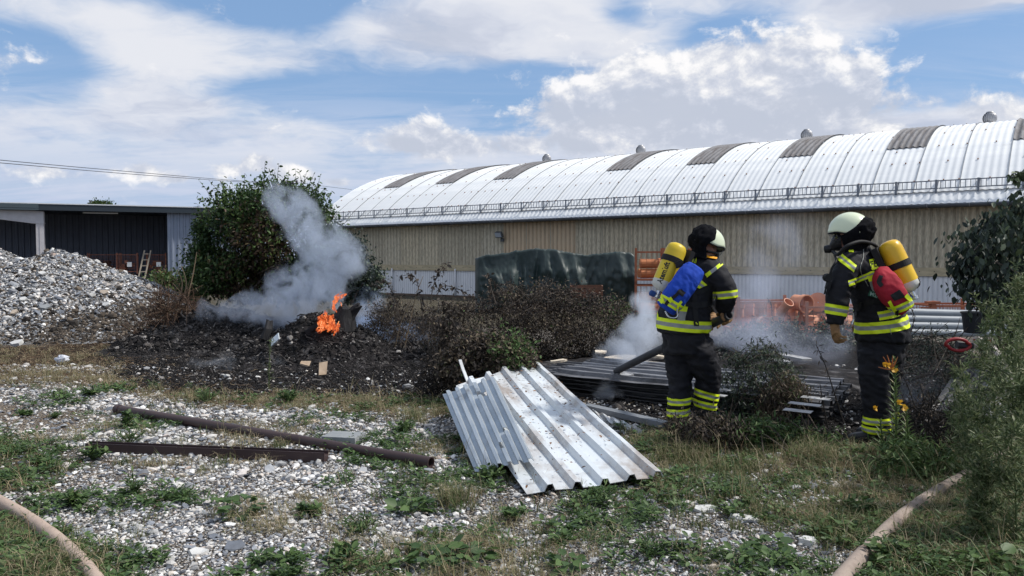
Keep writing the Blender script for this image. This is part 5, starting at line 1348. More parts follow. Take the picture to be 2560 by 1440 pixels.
# weeds between and behind the firefighters
bush('weed_thicket', 'dark green weed thicket drooping between the two firefighters', 'weeds', [(1805, 1010), (1805, 905), (1840, 875), (1900, 858), (1945, 880), (1985, 930), (2010, 975), (1985, 1010), (1930, 1040), (1850, 1060)], 7.3, .35, 50, 100, 60, .06, .046,
     lambda px, py, n: np.where(rng.random(n) < .3, rng.uniform(.65, 1, n), rng.uniform(.1, .6, n)), m_leafsoot, G(1900, 1050, 0), kind='lance', twigs=130, branches=10, mbark=m_twig, droop=.7, tsz=.004)
bush('weed_thicket', 'brownish withered weeds hanging over the burnt stack', 'weeds', [(1905, 1040), (1925, 965), (1965, 935), (2015, 955), (2020, 1000), (1985, 1040), (1940, 1075)], 7.0, .22, 40, 70, 60, .05, .05,
     lambda px, py, n: rng.uniform(.35, .82, n), m_leafdark, G(1940, 1060, 0), kind='lance', twigs=90, branches=6, mbark=m_twig, droop=.9, tsz=.003)
bush('weed_thicket', 'trampled dark weeds around the boots of the bent firefighter', 'weeds', [(1690, 1110), (1680, 1050), (1740, 1035), (1800, 1045), (1850, 1060), (1870, 1100), (1800, 1120)], 6.05, .25, 40, 80, 60, .05, .05,
     lambda px, py, n: rng.uniform(.0, .78, n), m_leafdark, G(1770, 1115, 0), kind='lance', twigs=120, branches=6, mbark=m_blackst, droop=.5, tsz=.0035)
bush('weed_thicket', 'green willow like weeds lying in front of the burnt stack', 'weeds', [(1820, 1105), (1830, 1060), (1880, 1050), (1960, 1065), (2040, 1085), (2110, 1105), (2090, 1125), (1950, 1125)], 6.1, .25, 34, 90, 60, .05, .065,
     lambda px, py, n: rng.uniform(.1, .9, n), m_weed, G(1950, 1120, 0), kind='lance', twigs=150, branches=6, mbark=m_twig, droop=.4, tsz=.0035)
bush('weed_thicket', 'smoky weeds in front of the orange fittings', 'weeds', [(1800, 870), (1820, 835), (1880, 815), (1960, 812), (2040, 815), (2120, 812), (2120, 870), (1950, 880)], 12.6, .5, 40, 120, 50, .10, .06,
     lambda px, py, n: rng.uniform(.1, .6, n), m_leafsoot, G(1950, 870, 0), twigs=120, branches=6, mbark=m_twig)
bush('weed_thicket', 'dark weeds behind the standing firefighter below the grey pipes', 'weeds', [(2230, 1000), (2235, 880), (2280, 840), (2350, 832), (2420, 845), (2430, 900), (2420, 1010), (2300, 1060)], 8.6, .6, 60, 110, 45, .10, .05,
     lambda px, py, n: rng.uniform(.0, .5, n), m_leafsoot, G(2320, 1010, 0), kind='lance', twigs=260, branches=8, mbark=m_twig)
bush('weed_thicket', 'charred undergrowth at the foot of the mugwort', 'weeds', [(2230, 1110), (2260, 1040), (2330, 1000), (2410, 1000), (2460, 1060), (2450, 1160), (2330, 1170)], 5.9, .4, 50, 70, 30, .07, .045,
     lambda px, py, n: rng.uniform(.0, .4, n), m_leafdark, G(2340, 1160, 0), kind='lance', twigs=420, branches=0, mbark=m_blackst, tsz=.004)
for i, (pts, Y, lab) in enumerate((
    ([(2110, 1060), (2085, 980), (2062, 910), (2040, 862)], 6.6, 'dead black stalk leaning left between the firefighters'), ([(2070, 1070), (2058, 1010), (2050, 960)], 6.7, 'shorter dead black stalk beside the burnt stack'),
    ([(2300, 1080), (2285, 1010), (2262, 950), (2238, 915)], 6.1, 'dead black stalk right of the standing firefighter'), ([(2330, 1090), (2318, 1020), (2300, 960)], 6.2, 'second dead black stalk right of the standing firefighter'),
    ([(2278, 830), (2285, 790), (2272, 765), (2262, 762)], 9.5, 'withered hooked stalk in front of the grey pipes'), ([(1930, 790), (1928, 760), (1918, 745)], 13.0, 'small shoot growing up the left orange crate'))):
    t = thing('dead_stalk', lab, 'stalk', P(*pts[0], Y)); sp = spline([P(a, b, Y) for a, b in pts], 6); mb = MB(); mb.tube(sp, np.linspace(.007, .003, len(sp)), 5); mb.build('stem', m_blackst, t, keep=True)
    q = np.array([tuple(p) for p in sp])[3:]; q = np.repeat(q, 3, 0) + rng.normal(0, .012, (len(q) * 3, 3)); n = len(q); dr = rdir(n); dr[:, 2] -= .7
    tint_obj('leaf', [leaves(q, dr, rng.normal(0, .5, (n, 3)) + [0, 0, 1], rng.uniform(.03, .06, n), rng.uniform(0, .4, n), 'lance')], m_leafdark, t)

# scorched elder and mugwort on the right
bush('elder_shrub', 'scorched elder shrub with hanging dark leaves at the right edge', 'shrub', [(2365, 740), (2372, 690), (2400, 640), (2382, 615), (2412, 575), (2440, 560), (2470, 530), (2520, 515), (2580, 490), (2680, 520), (2700, 800), (2560, 850), (2500, 790), (2440, 752), (2400, 742)], 7.6, .55, 60, 150, 40, .085, .078,
     lambda px, py, n: np.clip(rng.uniform(.0, .5, n) + smoothstep(2430, 2600, px - .4 * (py - 600)) * .45, 0, 1), m_leafsoot, G(2560, 960, 0), droop=1.5, twigs=50, branches=14, mbark=m_bark, flatten=1.1)
bush('elder_shrub', 'green leafy branch tip entering at the right edge before the white roof', 'branch', [(2528, 440), (2540, 418), (2570, 410), (2640, 420), (2640, 480), (2560, 465)], 7.4, .1, 30, 16, 22, .03, .07,
     lambda px, py, n: rng.uniform(.5, 1, n), m_leafsoot, P(2660, 520, 7.4), droop=.6, twigs=6, branches=5)
def stalky(name, label, cat, base, h, lean, nbr, leafn, lsize, tint, m, mst, kind='lance', r0=.007, spread=.5, group=None, plume=True, skew=.6):
    t = thing(name, label, cat, base, 0, group); base = Vector(base); top_ = base + Vector((lean[0], lean[1], h)); mb = MB()
    sp = spline([base, base.lerp(top_, .5) + Vector((-lean[0] * .2, 0, .02)), top_], 5); mb.tube(sp, np.linspace(r0, r0 * .3, len(sp)), 5)
    pos, dr = [], []
    for k in range(nbr):
        u = R.uniform(.12, .97); c = base.lerp(top_, u); a = R.uniform(0, 2 * PI); L = h * spread * (.25 + .75 * (1 - u)) * R.uniform(.5, 1)
        e = c + Vector((math.cos(a) * L * .6, math.sin(a) * L * .6, L * R.uniform(.4, .9)))
        m_ = c.lerp(e, .5) + Vector((math.cos(a), math.sin(a), -.3)) * L * .08
        bs = spline([c, m_, e], 3); mb.tube(bs, np.linspace(r0 * .4, r0 * .15, len(bs)), 3, cap=False)
        for j in range(leafn):
            q = c.lerp(e, R.random() ** .8) ; pos.append(q + Vector((R.gauss(0, .012), R.gauss(0, .012), R.gauss(0, .012)))); v = (e - c).normalized() * skew + Vector((R.gauss(0, 1), R.gauss(0, 1), R.gauss(.1, .8))).normalized(); dr.append(v)
    for j in range(leafn * 6):
        u = R.random(); q = base.lerp(top_, u); a = R.uniform(0, 6.28); pos.append(q); dr.append(Vector((math.cos(a), math.sin(a), R.uniform(-.2, .6))))
    mb.build('stem', mst, t, keep=True); n = len(pos)
    tt = np.clip(rng.uniform(tint[0], tint[1], n), 0, 1)
    tint_obj('foliage', [leaves(np.array([tuple(p) for p in pos]), np.array([tuple(p) for p in dr]), rng.normal(0, .4, (n, 3)) + [0, 0, 1], lsize * rng.uniform(.5, 1.2, n), tt, kind)], m, t)
    return t
MUG = [((2420, 1290), 4.75, .66, (-.0, .05)), ((2450, 1330), 4.4, .86, (-.14, 0)), ((2500, 1260), 4.8, 1.10, (-.10, .05)), ((2550, 1300), 4.5, 1.22, (-.12, 0)), ((2600, 1250), 4.9, 1.35, (-.15, .05)), ((2440, 1230), 5.2, .95, (.05, .05)),
       ((2490, 1190), 5.5, 1.25, (-.02, .1)), ((2560, 1190), 5.6, 1.45, (-.05, .1)), ((2470, 1400), 4.0, .55, (-.06, 0)), ((2540, 1420), 3.9, .65, (-.05, 0)), ((2620, 1400), 4.1, .85, (-.15, 0)), ((2410, 1180), 5.6, .70, (-.1, 0)), ((2440, 1430), 4.0, .38, (0, 0)), ((2580, 1320), 4.4, 1.0, (-.05, .1)), ((2530, 1230), 5.1, 1.1, (.1, .1))]
for i, ((a, b), Y, h, ln) in enumerate(MUG):
    p = P(a, b, Y); p.z = gzf(p.x, p.y) - .01
    stalky('mugwort', 'tall grey green mugwort stem in the dense stand at the right edge', 'mugwort', p, h * 1.02, ln, int(20 + h * 15), 26, .045, (.1, 1.0), m_mug, m_stem, group='mugwort stand at the right edge', spread=.42, r0=.006)
# evening primrose in front of the standing firefighter
def primrose(label, px, py, Y, h, flowers, nl):
    p = P(px, py, Y); p.z = gzf(p.x, p.y); t = thing('evening_primrose', label, 'flower', p); top_ = p + Vector((-.02, 0, h)); mb = MB()
    mb.tube([p, p.lerp(top_, .5) + Vector((.012, 0, 0)), top_], [.009, .007, .004], 6); mb.build('stem', m_stem, t, keep=True)
    u = np.linspace(.04, .98, nl); a = np.arange(nl) * 2.4; pos = np.array([tuple(p.lerp(top_, q)) for q in u]); dr = np.stack([np.cos(a), np.sin(a), .25 + u * .8], 1)
    tint_obj('leaf', [leaves(pos, dr, np.tile([0, 0, 1.0], (nl, 1)), np.interp(u, [0, .3, 1], [.15, .10, .035]), rng.uniform(.45, .98, nl), 'lance')], m_weed, t)
    for (fx, fy, dx, dz) in flowers:
        mb = MB(); c = P(fx, fy, Y - .02); f = MB()
        for k in range(4):
            an = k * PI / 2 + .4; d_ = Vector((math.cos(an) * .5 + dx, -.4 + .3 * math.sin(an), math.sin(an) * .5 + dz)).normalized(); s_ = d_.cross(Vector((.3, 1, .2))).normalized()
            f.add([c, c + d_ * .022 + s_ * .014, c + d_ * .034, c + d_ * .022 - s_ * .014], [(0, 1, 2, 3)])
        f.build('petal', m_yel, t, keep=True)
    return t
m_yel = mat('petal_yellow', (.75, .42, .03), .5, trans=.3, var=(.62, .36, .05), scale=30); m_bud = mat('bud_orange', (.42, .15, .05), .6)
pr = primrose('tall evening primrose with yellow flowers in front of the standing firefighter', 2238, 1175, 5.5, .80, [(2222, 915, -.5, .2), (2234, 922, .1, -.4), (2216, 912, -.8, .1)], 110)
mb = MB()
for a, b in ((2208, 892), (2218, 888), (2232, 890), (2244, 893), (2196, 918), (2238, 902)):
    mb.tube([P(2230, 925, 5.5), P((a + 2230) / 2, (b + 922) / 2 + 2, 5.49), P(a, b, 5.48)], [.004, .005, .002], 5)
mb.build('bud', m_bud, pr, keep=True)
primrose('shorter evening primrose with two yellow blooms right of the tall one', 2268, 1190, 5.4, .46, [(2258, 1018, .2, -.3), (2250, 1008, -.4, .3)], 70)
primrose('small evening primrose with one wilted orange bloom left of the tall one', 2205, 1150, 5.7, .30, [(2192, 1020, -.7, 0)], 40)
bush('weed_thicket', 'fresh green weeds at the foot of the evening primrose', 'weeds', [(2190, 1200), (2200, 1130), (2250, 1105), (2330, 1110), (2380, 1150), (2390, 1210), (2300, 1230)], 5.3, .3, 40, 80, 36, .055, .06, lambda px, py, n: rng.uniform(.3, .95, n), m_weed, G(2280, 1210, 0), kind='lance', twigs=60, branches=5, mbark=m_stem)
# yellowish plant by the ash
stalky('mullein_stalk', 'thin yellowish flowering weed standing in front of the ash heap', 'weed', GG(672, 975), .58, (.03, 0), 10, 10, .035, (.35, .9), m_mug, m_stem, spread=.22)
# tree tops behind the shed and by the roof
bush('treetop', 'small treetop showing above the shed roof', 'tree', [(222, 516), (228, 508), (245, 506), (262, 507), (270, 503), (278, 516)], 60, .6, 5, 30, 40, .13, .2, lambda px, py, n: rng.uniform(.3, .7, n), m_leaf, P(250, 640, 60), twigs=0, branches=4)
# grass and small weeds as uncountable cover
def tuft(nm, n, h, w, spread, tint, lean=(.2, 1.2)):
    pos = np.stack([rng.normal(0, spread, n), rng.normal(0, spread, n), np.zeros(n)], 1)
    return np_mesh(nm, *blades(pos, rng.uniform(0, 6.28, n), rng.uniform(*lean, n), h * rng.uniform(.45, 1.15, n), np.full(n, w), np.clip(rng.uniform(tint[0], tint[1], n), 0, 1))[:2], m_grass, np.repeat(np.clip(rng.uniform(tint[0], tint[1], n), 0, 1), 5))
TG = [tuft('green_tuft_%d' % i, 26, .10, .0022, .03, (.05, .66)) for i in range(4)]
TD = [tuft('dry_tuft_%d' % i, 24, .11, .0017, .035, (.45, 1.0), (.6, 2.0)) for i in range(4)]
def weedlet(nm, n, size, hh, tint, kind='oval'):
    pos, dr = [], []
    for k in range(n):
        a = R.uniform(0, 6.28); r_ = R.random() ** .6 * size; pos.append((math.cos(a) * r_ * .5, math.sin(a) * r_ * .5, R.uniform(.003, hh))); dr.append((math.cos(a), math.sin(a), R.uniform(-.2, .7)))
    return np_mesh(nm, *leaves(np.array(pos), np.array(dr), rng.normal(0, .3, (n, 3)) + [0, 0, 1], size * rng.uniform(.25, .6, n), rng.uniform(*tint, n), kind)[:2], m_weed, np.repeat(rng.uniform(*tint, n), 7))
WD = [weedlet('small_weed_%d' % i, 26, R.uniform(.06, .10), R.uniform(.02, .06), (.05, .8), 'oval' if i % 2 else 'lance') for i in range(6)]
def zmax(x, y): return np.maximum.reduce([zone(GRASSY, x, y, .3, 3) * (.2 + .8 * holes(x, y)), .12 * zone(LGRASS, x, y, .25, 4), zone(BLGRASS, x, y, .2, 5)])
def cover(name, n, dens, protos, lo, hi, ylo=3.2, yhi=10):
    x, y = scatter(n, ylo, yhi, dens, power=1.3); n = len(x)
    instancer(name, np.stack([x, y, gz(x, y) - .004], 1), np.stack([rng.normal(0, .12, n), rng.normal(0, .12, n), rng.uniform(0, 6.28, n)], 1), rng.uniform(lo, hi, n), protos)
nb = lambda x, y: 1 - zone(BURNT, x, y)
cover('grass', 22000, lambda x, y: np.clip(zmax(x, y) * (.18 + .75 * smoothstep(.42, .60, fbm(x, y, 1.6, 71, 3))) + .05 * smoothstep(.52, .62, fbm(x, y, 1.1, 72, 3)), 0, 1) * nb(x, y), TG, .45, 1.15)
cover('dry_grass', 46000, lambda x, y: np.clip(zmax(x, y) * (.22 + .62 * smoothstep(.58, .40, fbm(x, y, 1.6, 71, 3))) + .34 * zone(DRY, x, y, .35, 6) + .17 * smoothstep(.50, .62, fbm(x, y, 1.3, 74, 3)) + .10 * zone(BROWN, x, y, .4, 8), 0, 1) * nb(x, y), TD, .4, 1.1, yhi=13)
cover('low_weeds', 30000, lambda x, y: np.clip(.55 * zmax(x, y) + .42 * zone(LGRASS, x, y, .25, 4) * smoothstep(.42, .6, fbm(x, y, 2.2, 76, 3)) + .30 * smoothstep(.52, .66, fbm(x, y, 1.9, 77, 4)) * (1 - zone(SAND, x, y)) + .14 * zone(DRY, x, y, .35, 6), 0, 1) * nb(x, y), WD, .45, 1.3, yhi=9)
TT = [np_mesh('tall_straw_%d' % i, *blades(np.stack([rng.normal(0, .02, 5), rng.normal(0, .02, 5), np.zeros(5)], 1), rng.uniform(0, 6.28, 5), rng.uniform(.4, 1.3, 5), rng.uniform(.18, .34, 5), np.full(5, .0016), np.full(5, .7))[:2], m_grass, np.repeat(rng.uniform(.4, 1.0, 5), 5)) for i in range(5)]
cover('tall_straw', 9000, lambda x, y: np.clip((.22 * zone(GRASSY, x, y, .3, 3)) + .12 * zone(DRY, x, y, .35, 6) + .06 * zone(BLGRASS, x, y, .2, 5) + .012, 0, 1) * nb(x, y), TT, .5, 1.2)
# weeds on the gravel that stand alone
def weed(label, px, py, size, h, style, group=None):
    p = GG(px, py); t = thing('weed', label, 'weed', p, 0, group); parts = []; pos, dr, sz, tn = [], [], [], []
    if style == 'bushy':
        ns = int(10 + size * 30); mb = MB()
        for k in range(ns):
            a = R.uniform(0, 6.28); rr = R.random() ** .5 * size * .5; top_ = Vector((math.cos(a) * rr, math.sin(a) * rr, h * R.uniform(.5, 1.1) * (1 - .4 * rr / (size * .5)))); mb.tube([(0, 0, 0), tuple(top_ * .55 + Vector((0, 0, .01))), tuple(top_)], [.003, .0025, .0015], 4, cap=False)
            for j in range(9):
                q = top_ * R.uniform(.35, 1.0); pos.append(tuple(q)); dr.append((R.gauss(0, 1), R.gauss(0, 1), R.uniform(-.1, .9))); sz.append(R.uniform(.03, .06)); tn.append(R.uniform(.1, .85))
        mb.build('stem', m_stem, t)
        kind = 'lance' if R.random() < .5 else 'oval'
    else:
        for k in range(int(20 + size * 70)):
            a = k * 2.4 + R.uniform(-.4, .4); r_ = R.random() ** .7 * size * .42; pos.append((math.cos(a) * r_, math.sin(a) * r_, R.uniform(.01, h * .6))); dr.append((math.cos(a + R.uniform(-.7, .7)), math.sin(a + R.uniform(-.7, .7)), R.uniform(-.15, .35))); sz.append(size * R.uniform(.16, .34)); tn.append(R.uniform(.15, .8))
        kind = 'broad'
    n = len(pos); o = tint_obj('leaf', [leaves(np.array(pos), np.array(dr), rng.normal(0, .3, (n, 3)) + [0, 0, 1], np.array(sz), np.array(tn), kind)], m_weed, t, keep=False)
    return t
for a in (
    ('dense leafy green weed covering the left end of the angular profile', 232, 1150, .26, .13, 'bushy'), ('wide leafy green weed between the two brown steel lengths', 325, 1112, .36, .16, 'bushy'), ('tall shoot of weed by the upper end of the round pipe', 318, 1070, .10, .20, 'bushy'),
    ('small weed at the left edge on the sandy strip', 62, 1040, .18, .05, 'bushy'), ('small weed on the sandy strip nearer the pipe end', 138, 1045, .15, .06, 'bushy'), ('low weed in front of the middle of the round pipe', 535, 1062, .16, .05, 'rosette'),
    ('upright bushy weed in the gravel below the angular profile', 335, 1235, .20, .15, 'bushy'), ('dark narrow weed left of the upright bushy one', 185, 1270, .16, .12, 'bushy'), ('low weed right of the upright bushy one', 450, 1250, .22, .07, 'bushy'),
    ('broad leaved burdock like weed in the middle gravel', 600, 1290, .24, .16, 'rosette'), ('broad leaved green weed in front of the small ribbed sheet', 1030, 1280, .26, .10, 'rosette'), ('weed sprouting between the two metal sheet corners', 1228, 1205, .18, .14, 'bushy'),
    ('big broad leaved weed at the bottom edge below the metal sheet', 1085, 1405, .30, .11, 'rosette'), ('second broad leaved weed at the bottom edge right of the big one', 1175, 1405, .28, .10, 'rosette'), ('bushy weed growing under the near tip of the white sheet', 1500, 1258, .30, .12, 'bushy'),
    ('weed in the gravel left of the burnt tuft under the sheet', 905, 1330, .26, .10, 'bushy'), ('low dark weed above the broad leaved bottom pair', 860, 1395, .2, .08, 'bushy'), ('leafy weed near the bottom edge right of the middle', 1415, 1425, .20, .10, 'rosette'),
    ('green weed in the grass by the pale stones', 1625, 1390, .24, .11, 'bushy'), ('weed on the gravel below the grey stone flake', 1925, 1380, .22, .09, 'rosette'), ('weed beside the right hose near the bottom edge', 2215, 1405, .28, .14, 'bushy'), ('bright weed at the bottom right edge', 2480, 1425, .3, .12, 'rosette'),
    ('weed on the gravel edge in front of the ash at the left', 225, 990, .22, .12, 'bushy'), ('grey green weed clump in front of the black ash', 515, 1010, .30, .22, 'bushy'), ('grey green weed clump right of the yellowish weed', 722, 1008, .28, .18, 'bushy'), ('weed at the left end of the white sheets', 1010, 1085, .26, .12, 'bushy'),
    ('reddish dry weed in the gravel below the white sheet', 1290, 1300, .18, .09, 'bushy'), ('low green weed in the lower middle gravel', 770, 1290, .18, .07, 'bushy'), ('green weed by the right hose halfway up', 2160, 1290, .26, .12, 'bushy')):
    weed(*a)
# grass tussock below the sheets
def tussock(label, px, py, n, h, sp):
    pos = np.stack([rng.normal(0, sp, n), rng.normal(0, sp, n), np.zeros(n)], 1)
    o = tint_obj('grass_tussock', [blades(pos, rng.uniform(0, 6.28, n), rng.uniform(.3, 1.5, n), h * rng.uniform(.5, 1.2, n), np.full(n, .0018), rng.uniform(.2, .95, n))], m_grass, None); o.location = GG(px, py); return tag(o, label, 'grass tussock')
tussock('round dry grass tussock on the gravel left of the white sheet tip', 1135, 1258, 420, .17, .06)
tussock('grass tussock at the left edge below the hose start', 150, 1425, 500, .14, .12)
tussock('pale dry grass tussock right of the small ribbed sheet', 1030, 1055, 300, .2, .09)
tussock('dry grass tussock in front of the weed thicket', 1720, 1150, 500, .2, .09)
tussock('tall grass tussock before the boots of the standing firefighter', 2030, 1150, 500, .2, .09)
# ================================================================== firefighters
from mathutils.bvhtree import BVHTree
m_cloth = mat('turnout_cloth', (.0075, .0078, .0115), .75, var=(.012, .0122, .0165), scale=14, bump=.5, bscale=160, spec=.3)
m_trous = mat('trouser_cloth', (.0075, .0078, .0115), .75, var=(.0115, .0118, .0155), scale=12, bump=.5, bscale=160, spec=.3)
m_neck = mat('neck_cloth', (.004, .0045, .006), .95, var=(.008, .008, .010), scale=20, bump=.4, bscale=200, spec=.1)
m_yellow = mat('reflex_yellow', (.72, .86, .02), .55, var=(.66, .79, .02), scale=12)
m_silver = mat('reflex_silver', (.30, .31, .29), .45, var=(.24, .25, .235), scale=20)
m_skin = mat('skin', (.36, .20, .15), .6, var=(.30, .16, .12), scale=10)
m_glove = mat('glove_leather', (.36, .21, .10), .75, var=(.22, .125, .06), scale=14, dirt=(.08, .055, .035), dscale=8, dthr=(.6, .8), bump=.4, bscale=60)
m_boot = mat('boot_black', (.012, .012, .014), .45, var=(.022, .022, .024), scale=10)
m_helmet = mat('helmet_cream', (.66, .72, .52), .28, var=(.62, .68, .49), scale=4, coat=.3)
m_trim = mat('helmet_trim', (.012, .012, .014), .4)
m_cyl1 = mat('cylinder_yellow_worn', (.74, .55, .03), .42, var=(.56, .40, .03), scale=4, dirt=(.16, .12, .03), dscale=9, dthr=(.64, .72))
m_cyl2 = mat('cylinder_yellow', (.76, .48, .02), .32, var=(.64, .38, .02), scale=3, coat=.2)
m_wht = mat('cylinder_white', (.60, .60, .55), .45, var=(.5, .5, .46), scale=8)
m_strap = mat('strap_black', (.012, .012, .013), .7)
m_green = mat('label_green', (.02, .10, .06), .6)
m_bluebag = mat('bag_blue', (.012, .065, .46), .8, var=(.009, .045, .33), scale=5, bump=.4, bscale=14)
m_redbag = mat('bag_red', (.36, .014, .03), .8, var=(.26, .01, .022), scale=5, bump=.4, bscale=14)
m_orange = mat('tape_orange', (.75, .33, .02), .6)
m_steel = mat('steel_bright', (.55, .56, .57), .25, metal=.9)
m_valveb = mat('valve_blue', (.02, .06, .22), .4)
m_letter = mat('lettering_black', (.02, .02, .02), .6); m_letterw = mat('lettering_pale', (.35, .5, .45), .6)
m_gl = bpy.data.materials.new('visor_clear'); m_gl.use_nodes = True
gg_ = N(m_gl.node_tree); gg_.n.clear(); o_ = gg_.new('OutputMaterial'); a_ = gg_.new('BsdfTransparent'); b_ = gg_.new('BsdfGlossy'); b_.inputs[1].default_value = .08
a_.inputs[0].default_value = (.82, .84, .86, 1); x_ = gg_.new('MixShader'); x_.inputs[0].default_value = .12; gg_.l.new(a_.outputs[0], x_.inputs[1]); gg_.l.new(b_.outputs[0], x_.inputs[2]); gg_.l.new(x_.outputs[0], o_.inputs[0])

def bake(mb, m, voxel, smooth=4, amp=0.0, seed=0, fz=1.6, freq=9.0):
    """overlapping lofts -> one continuous skin, then cloth folds"""
    me = mb.mesh('tmp', m); o = bpy.data.objects.new('tmp', me); COL.objects.link(o)
    r = o.modifiers.new('r', 'REMESH'); r.mode = 'VOXEL'; r.voxel_size = voxel
    if smooth: s_ = o.modifiers.new('s', 'SMOOTH'); s_.iterations = smooth; s_.factor = .5
    dg = bpy.context.evaluated_depsgraph_get(); dg.update()
    out_ = bpy.data.meshes.new_from_object(o.evaluated_get(dg)); bpy.data.objects.remove(o); bpy.data.meshes.remove(me)
    if amp:
        out_.update(); nv = len(out_.vertices); co = np.zeros(nv * 3); no = np.zeros(nv * 3)
        out_.vertices.foreach_get('co', co); out_.vertices.foreach_get('normal', no); co = co.reshape(-1, 3); no = no.reshape(-1, 3)
        dsp = np.zeros(nv)
        for i in range(nv):
            p = Vector(co[i]); q = Vector((p.x * freq, p.y * freq, p.z * freq * fz + p.x * freq * .6))
            w = q * .5 + Vector((seed, 3, 1)); sh = mn.noise(w)
            a = 1 - 2.2 * abs(mn.noise(q + Vector((sh * 1.6, seed, sh))))
            dsp[i] = amp * (.75 * a + .55 * mn.noise(q * 2.3 + Vector((0, seed, 5))) + .5 * sh)
        co += no * dsp[:, None]; out_.vertices.foreach_set('co', co.ravel()); out_.update()
    out_.materials.clear(); out_.materials.append(m)
    out_.polygons.foreach_set('use_smooth', [True] * len(out_.polygons)); return out_
def child(me, name, par):
    me.name = name; return place(me, name, par, keep=True)
def bvh(me): return BVHTree.FromPolygons([tuple(v.co) for v in me.vertices], [tuple(p.vertices) for p in me.polygons])

def band(name, par, me, p0, p1, half, Y, mats=None, xlim=None, ylim=None, off=.005, strips=((-1, -.36, 0), (-.36, .36, 1), (.36, 1, 0))):
    """tape wrapped round a garment: the garment's own surface between two planes, lifted off by a few mm"""
    L, Rr = P(*p0, Y), P(*p1, Y); d_ = (Rr - L).normalized(); n_ = d_.cross(Vector((0, 1, 0))).normalized(); t = half / pxm(Y); ln = (Rr - L).length
    lo, hi = (-9, 9) if xlim is None else xlim
    co = np.zeros(len(me.vertices) * 3); me.vertices.foreach_get('co', co); co = co.reshape(-1, 3) - np.array(L)
    hgt = co @ np.array(n_); aw = co @ np.array(d_)
    fs = []
    for p in me.polygons:
        vs = list(p.vertices); h = hgt[vs]
        if h.max() < -t or h.min() > t: continue
        a = aw[vs]
        if a.max() < lo * ln or a.min() > hi * ln: continue
        fs.append(vs)
    out_ = MB()
    for s0_, s1_, mi in strips:
        bm = bmesh.new(); mp = {}
        for vs in fs:
            q = []
            for i in vs:
                if i not in mp: mp[i] = bm.verts.new(me.vertices[i].co + me.vertices[i].normal * off)
                q.append(mp[i])
            try: bm.faces.new(q)
            except ValueError: pass
        pl = [(L + n_ * t * s0_, -n_), (L + n_ * t * s1_, n_)]
        if xlim: pl += [(L + d_ * ln * lo, -d_), (L + d_ * ln * hi, d_)]
        if ylim: pl += [(Vector((0, ylim[0], 0)), Vector((0, -1, 0))), (Vector((0, ylim[1], 0)), Vector((0, 1, 0)))]
        for co_, no_ in pl:
            gm_ = bm.verts[:] + bm.edges[:] + bm.faces[:]
            if not gm_: break
            bmesh.ops.bisect_plane(bm, geom=gm_, plane_co=co_, plane_no=no_, clear_outer=True)
        bm.verts.index_update()
        out_.add([v.co for v in bm.verts], [[v.index for v in f.verts] for f in bm.faces], mi); bm.free()
    if not out_.f: return None
    return out_.build(name, mats or [m_yellow, m_silver], par, smooth=True, keep=True)
def onto(tree, px, py, off):
    r = ray(px, py).normalized(); hit = tree.ray_cast(Vector((0, 0, CAMH)), r)
    if hit[0] is None: return None
    n_ = hit[1]; n_ = n_ if n_.dot(r) < 0 else -n_
    return hit[0] + n_ * off
def decal(name, par, tree, quad, mats, strips=((0, 1, 0),), nu=10, nv=6, off=.007):
    """a sewn-on patch that follows the garment; quad = 4 outline points, strips across v"""
    q = [Vector((a, b, 0)) for a, b in quad]; mb = MB()
    for s0_, s1_, mi in strips:
        idx = {}
        for j in range(nv + 1):
            for i in range(nu + 1):
                p = bil(q, i / nu, s0_ + (s1_ - s0_) * j / nv); h = onto(tree, p.x, p.y, off)
                if h is not None: idx[i, j] = len(mb.v); mb.v.append(tuple(h))
        for j in range(nv):
            for i in range(nu):
                k = [(i, j), (i + 1, j), (i + 1, j + 1), (i, j + 1)]
                if all(a in idx for a in k):
                    vs = [Vector(mb.v[idx[a]]) for a in k]
                    if max((vs[0] - vs[2]).length, (vs[1] - vs[3]).length) < .12: mb.f.append(tuple(idx[a] for a in k)); mb.m.append(mi)
    return mb.build(name, mats, par, smooth=True, keep=True) if mb.f else None
STR3 = ((0, .33, 0), (.33, .67, 1), (.67, 1, 0))
def text_mesh(s, size=1.0, bold=0.0):
    cu = bpy.data.curves.new('txt', 'FONT'); cu.body = s; cu.size = size; cu.offset = bold; cu.resolution_u = 2
    o = bpy.data.objects.new('txt', cu); COL.objects.link(o); dg = bpy.context.evaluated_depsgraph_get(); dg.update()
    me = bpy.data.meshes.new_from_object(o.evaluated_get(dg)); bpy.data.objects.remove(o)
    V = [tuple(v.co) for v in me.vertices]; Fc = [tuple(p.vertices) for p in me.polygons]; bpy.data.meshes.remove(me); return V, Fc

def rings_px(lst, Y, S, Fv):
    """(px, py, half-width along S, half-depth along F, dY) -> loft rings"""
    return [(P(a, b, Y + dy), S * w, Fv * dd) for a, b, w, dd, dy in lst]
def limb(mb, pts, rad, n=16): mb.tube(spline(pts, 5), np.interp(np.linspace(0, len(pts) - 1, (len(pts) - 1) * 5 + 1), range(len(pts)), rad), n)

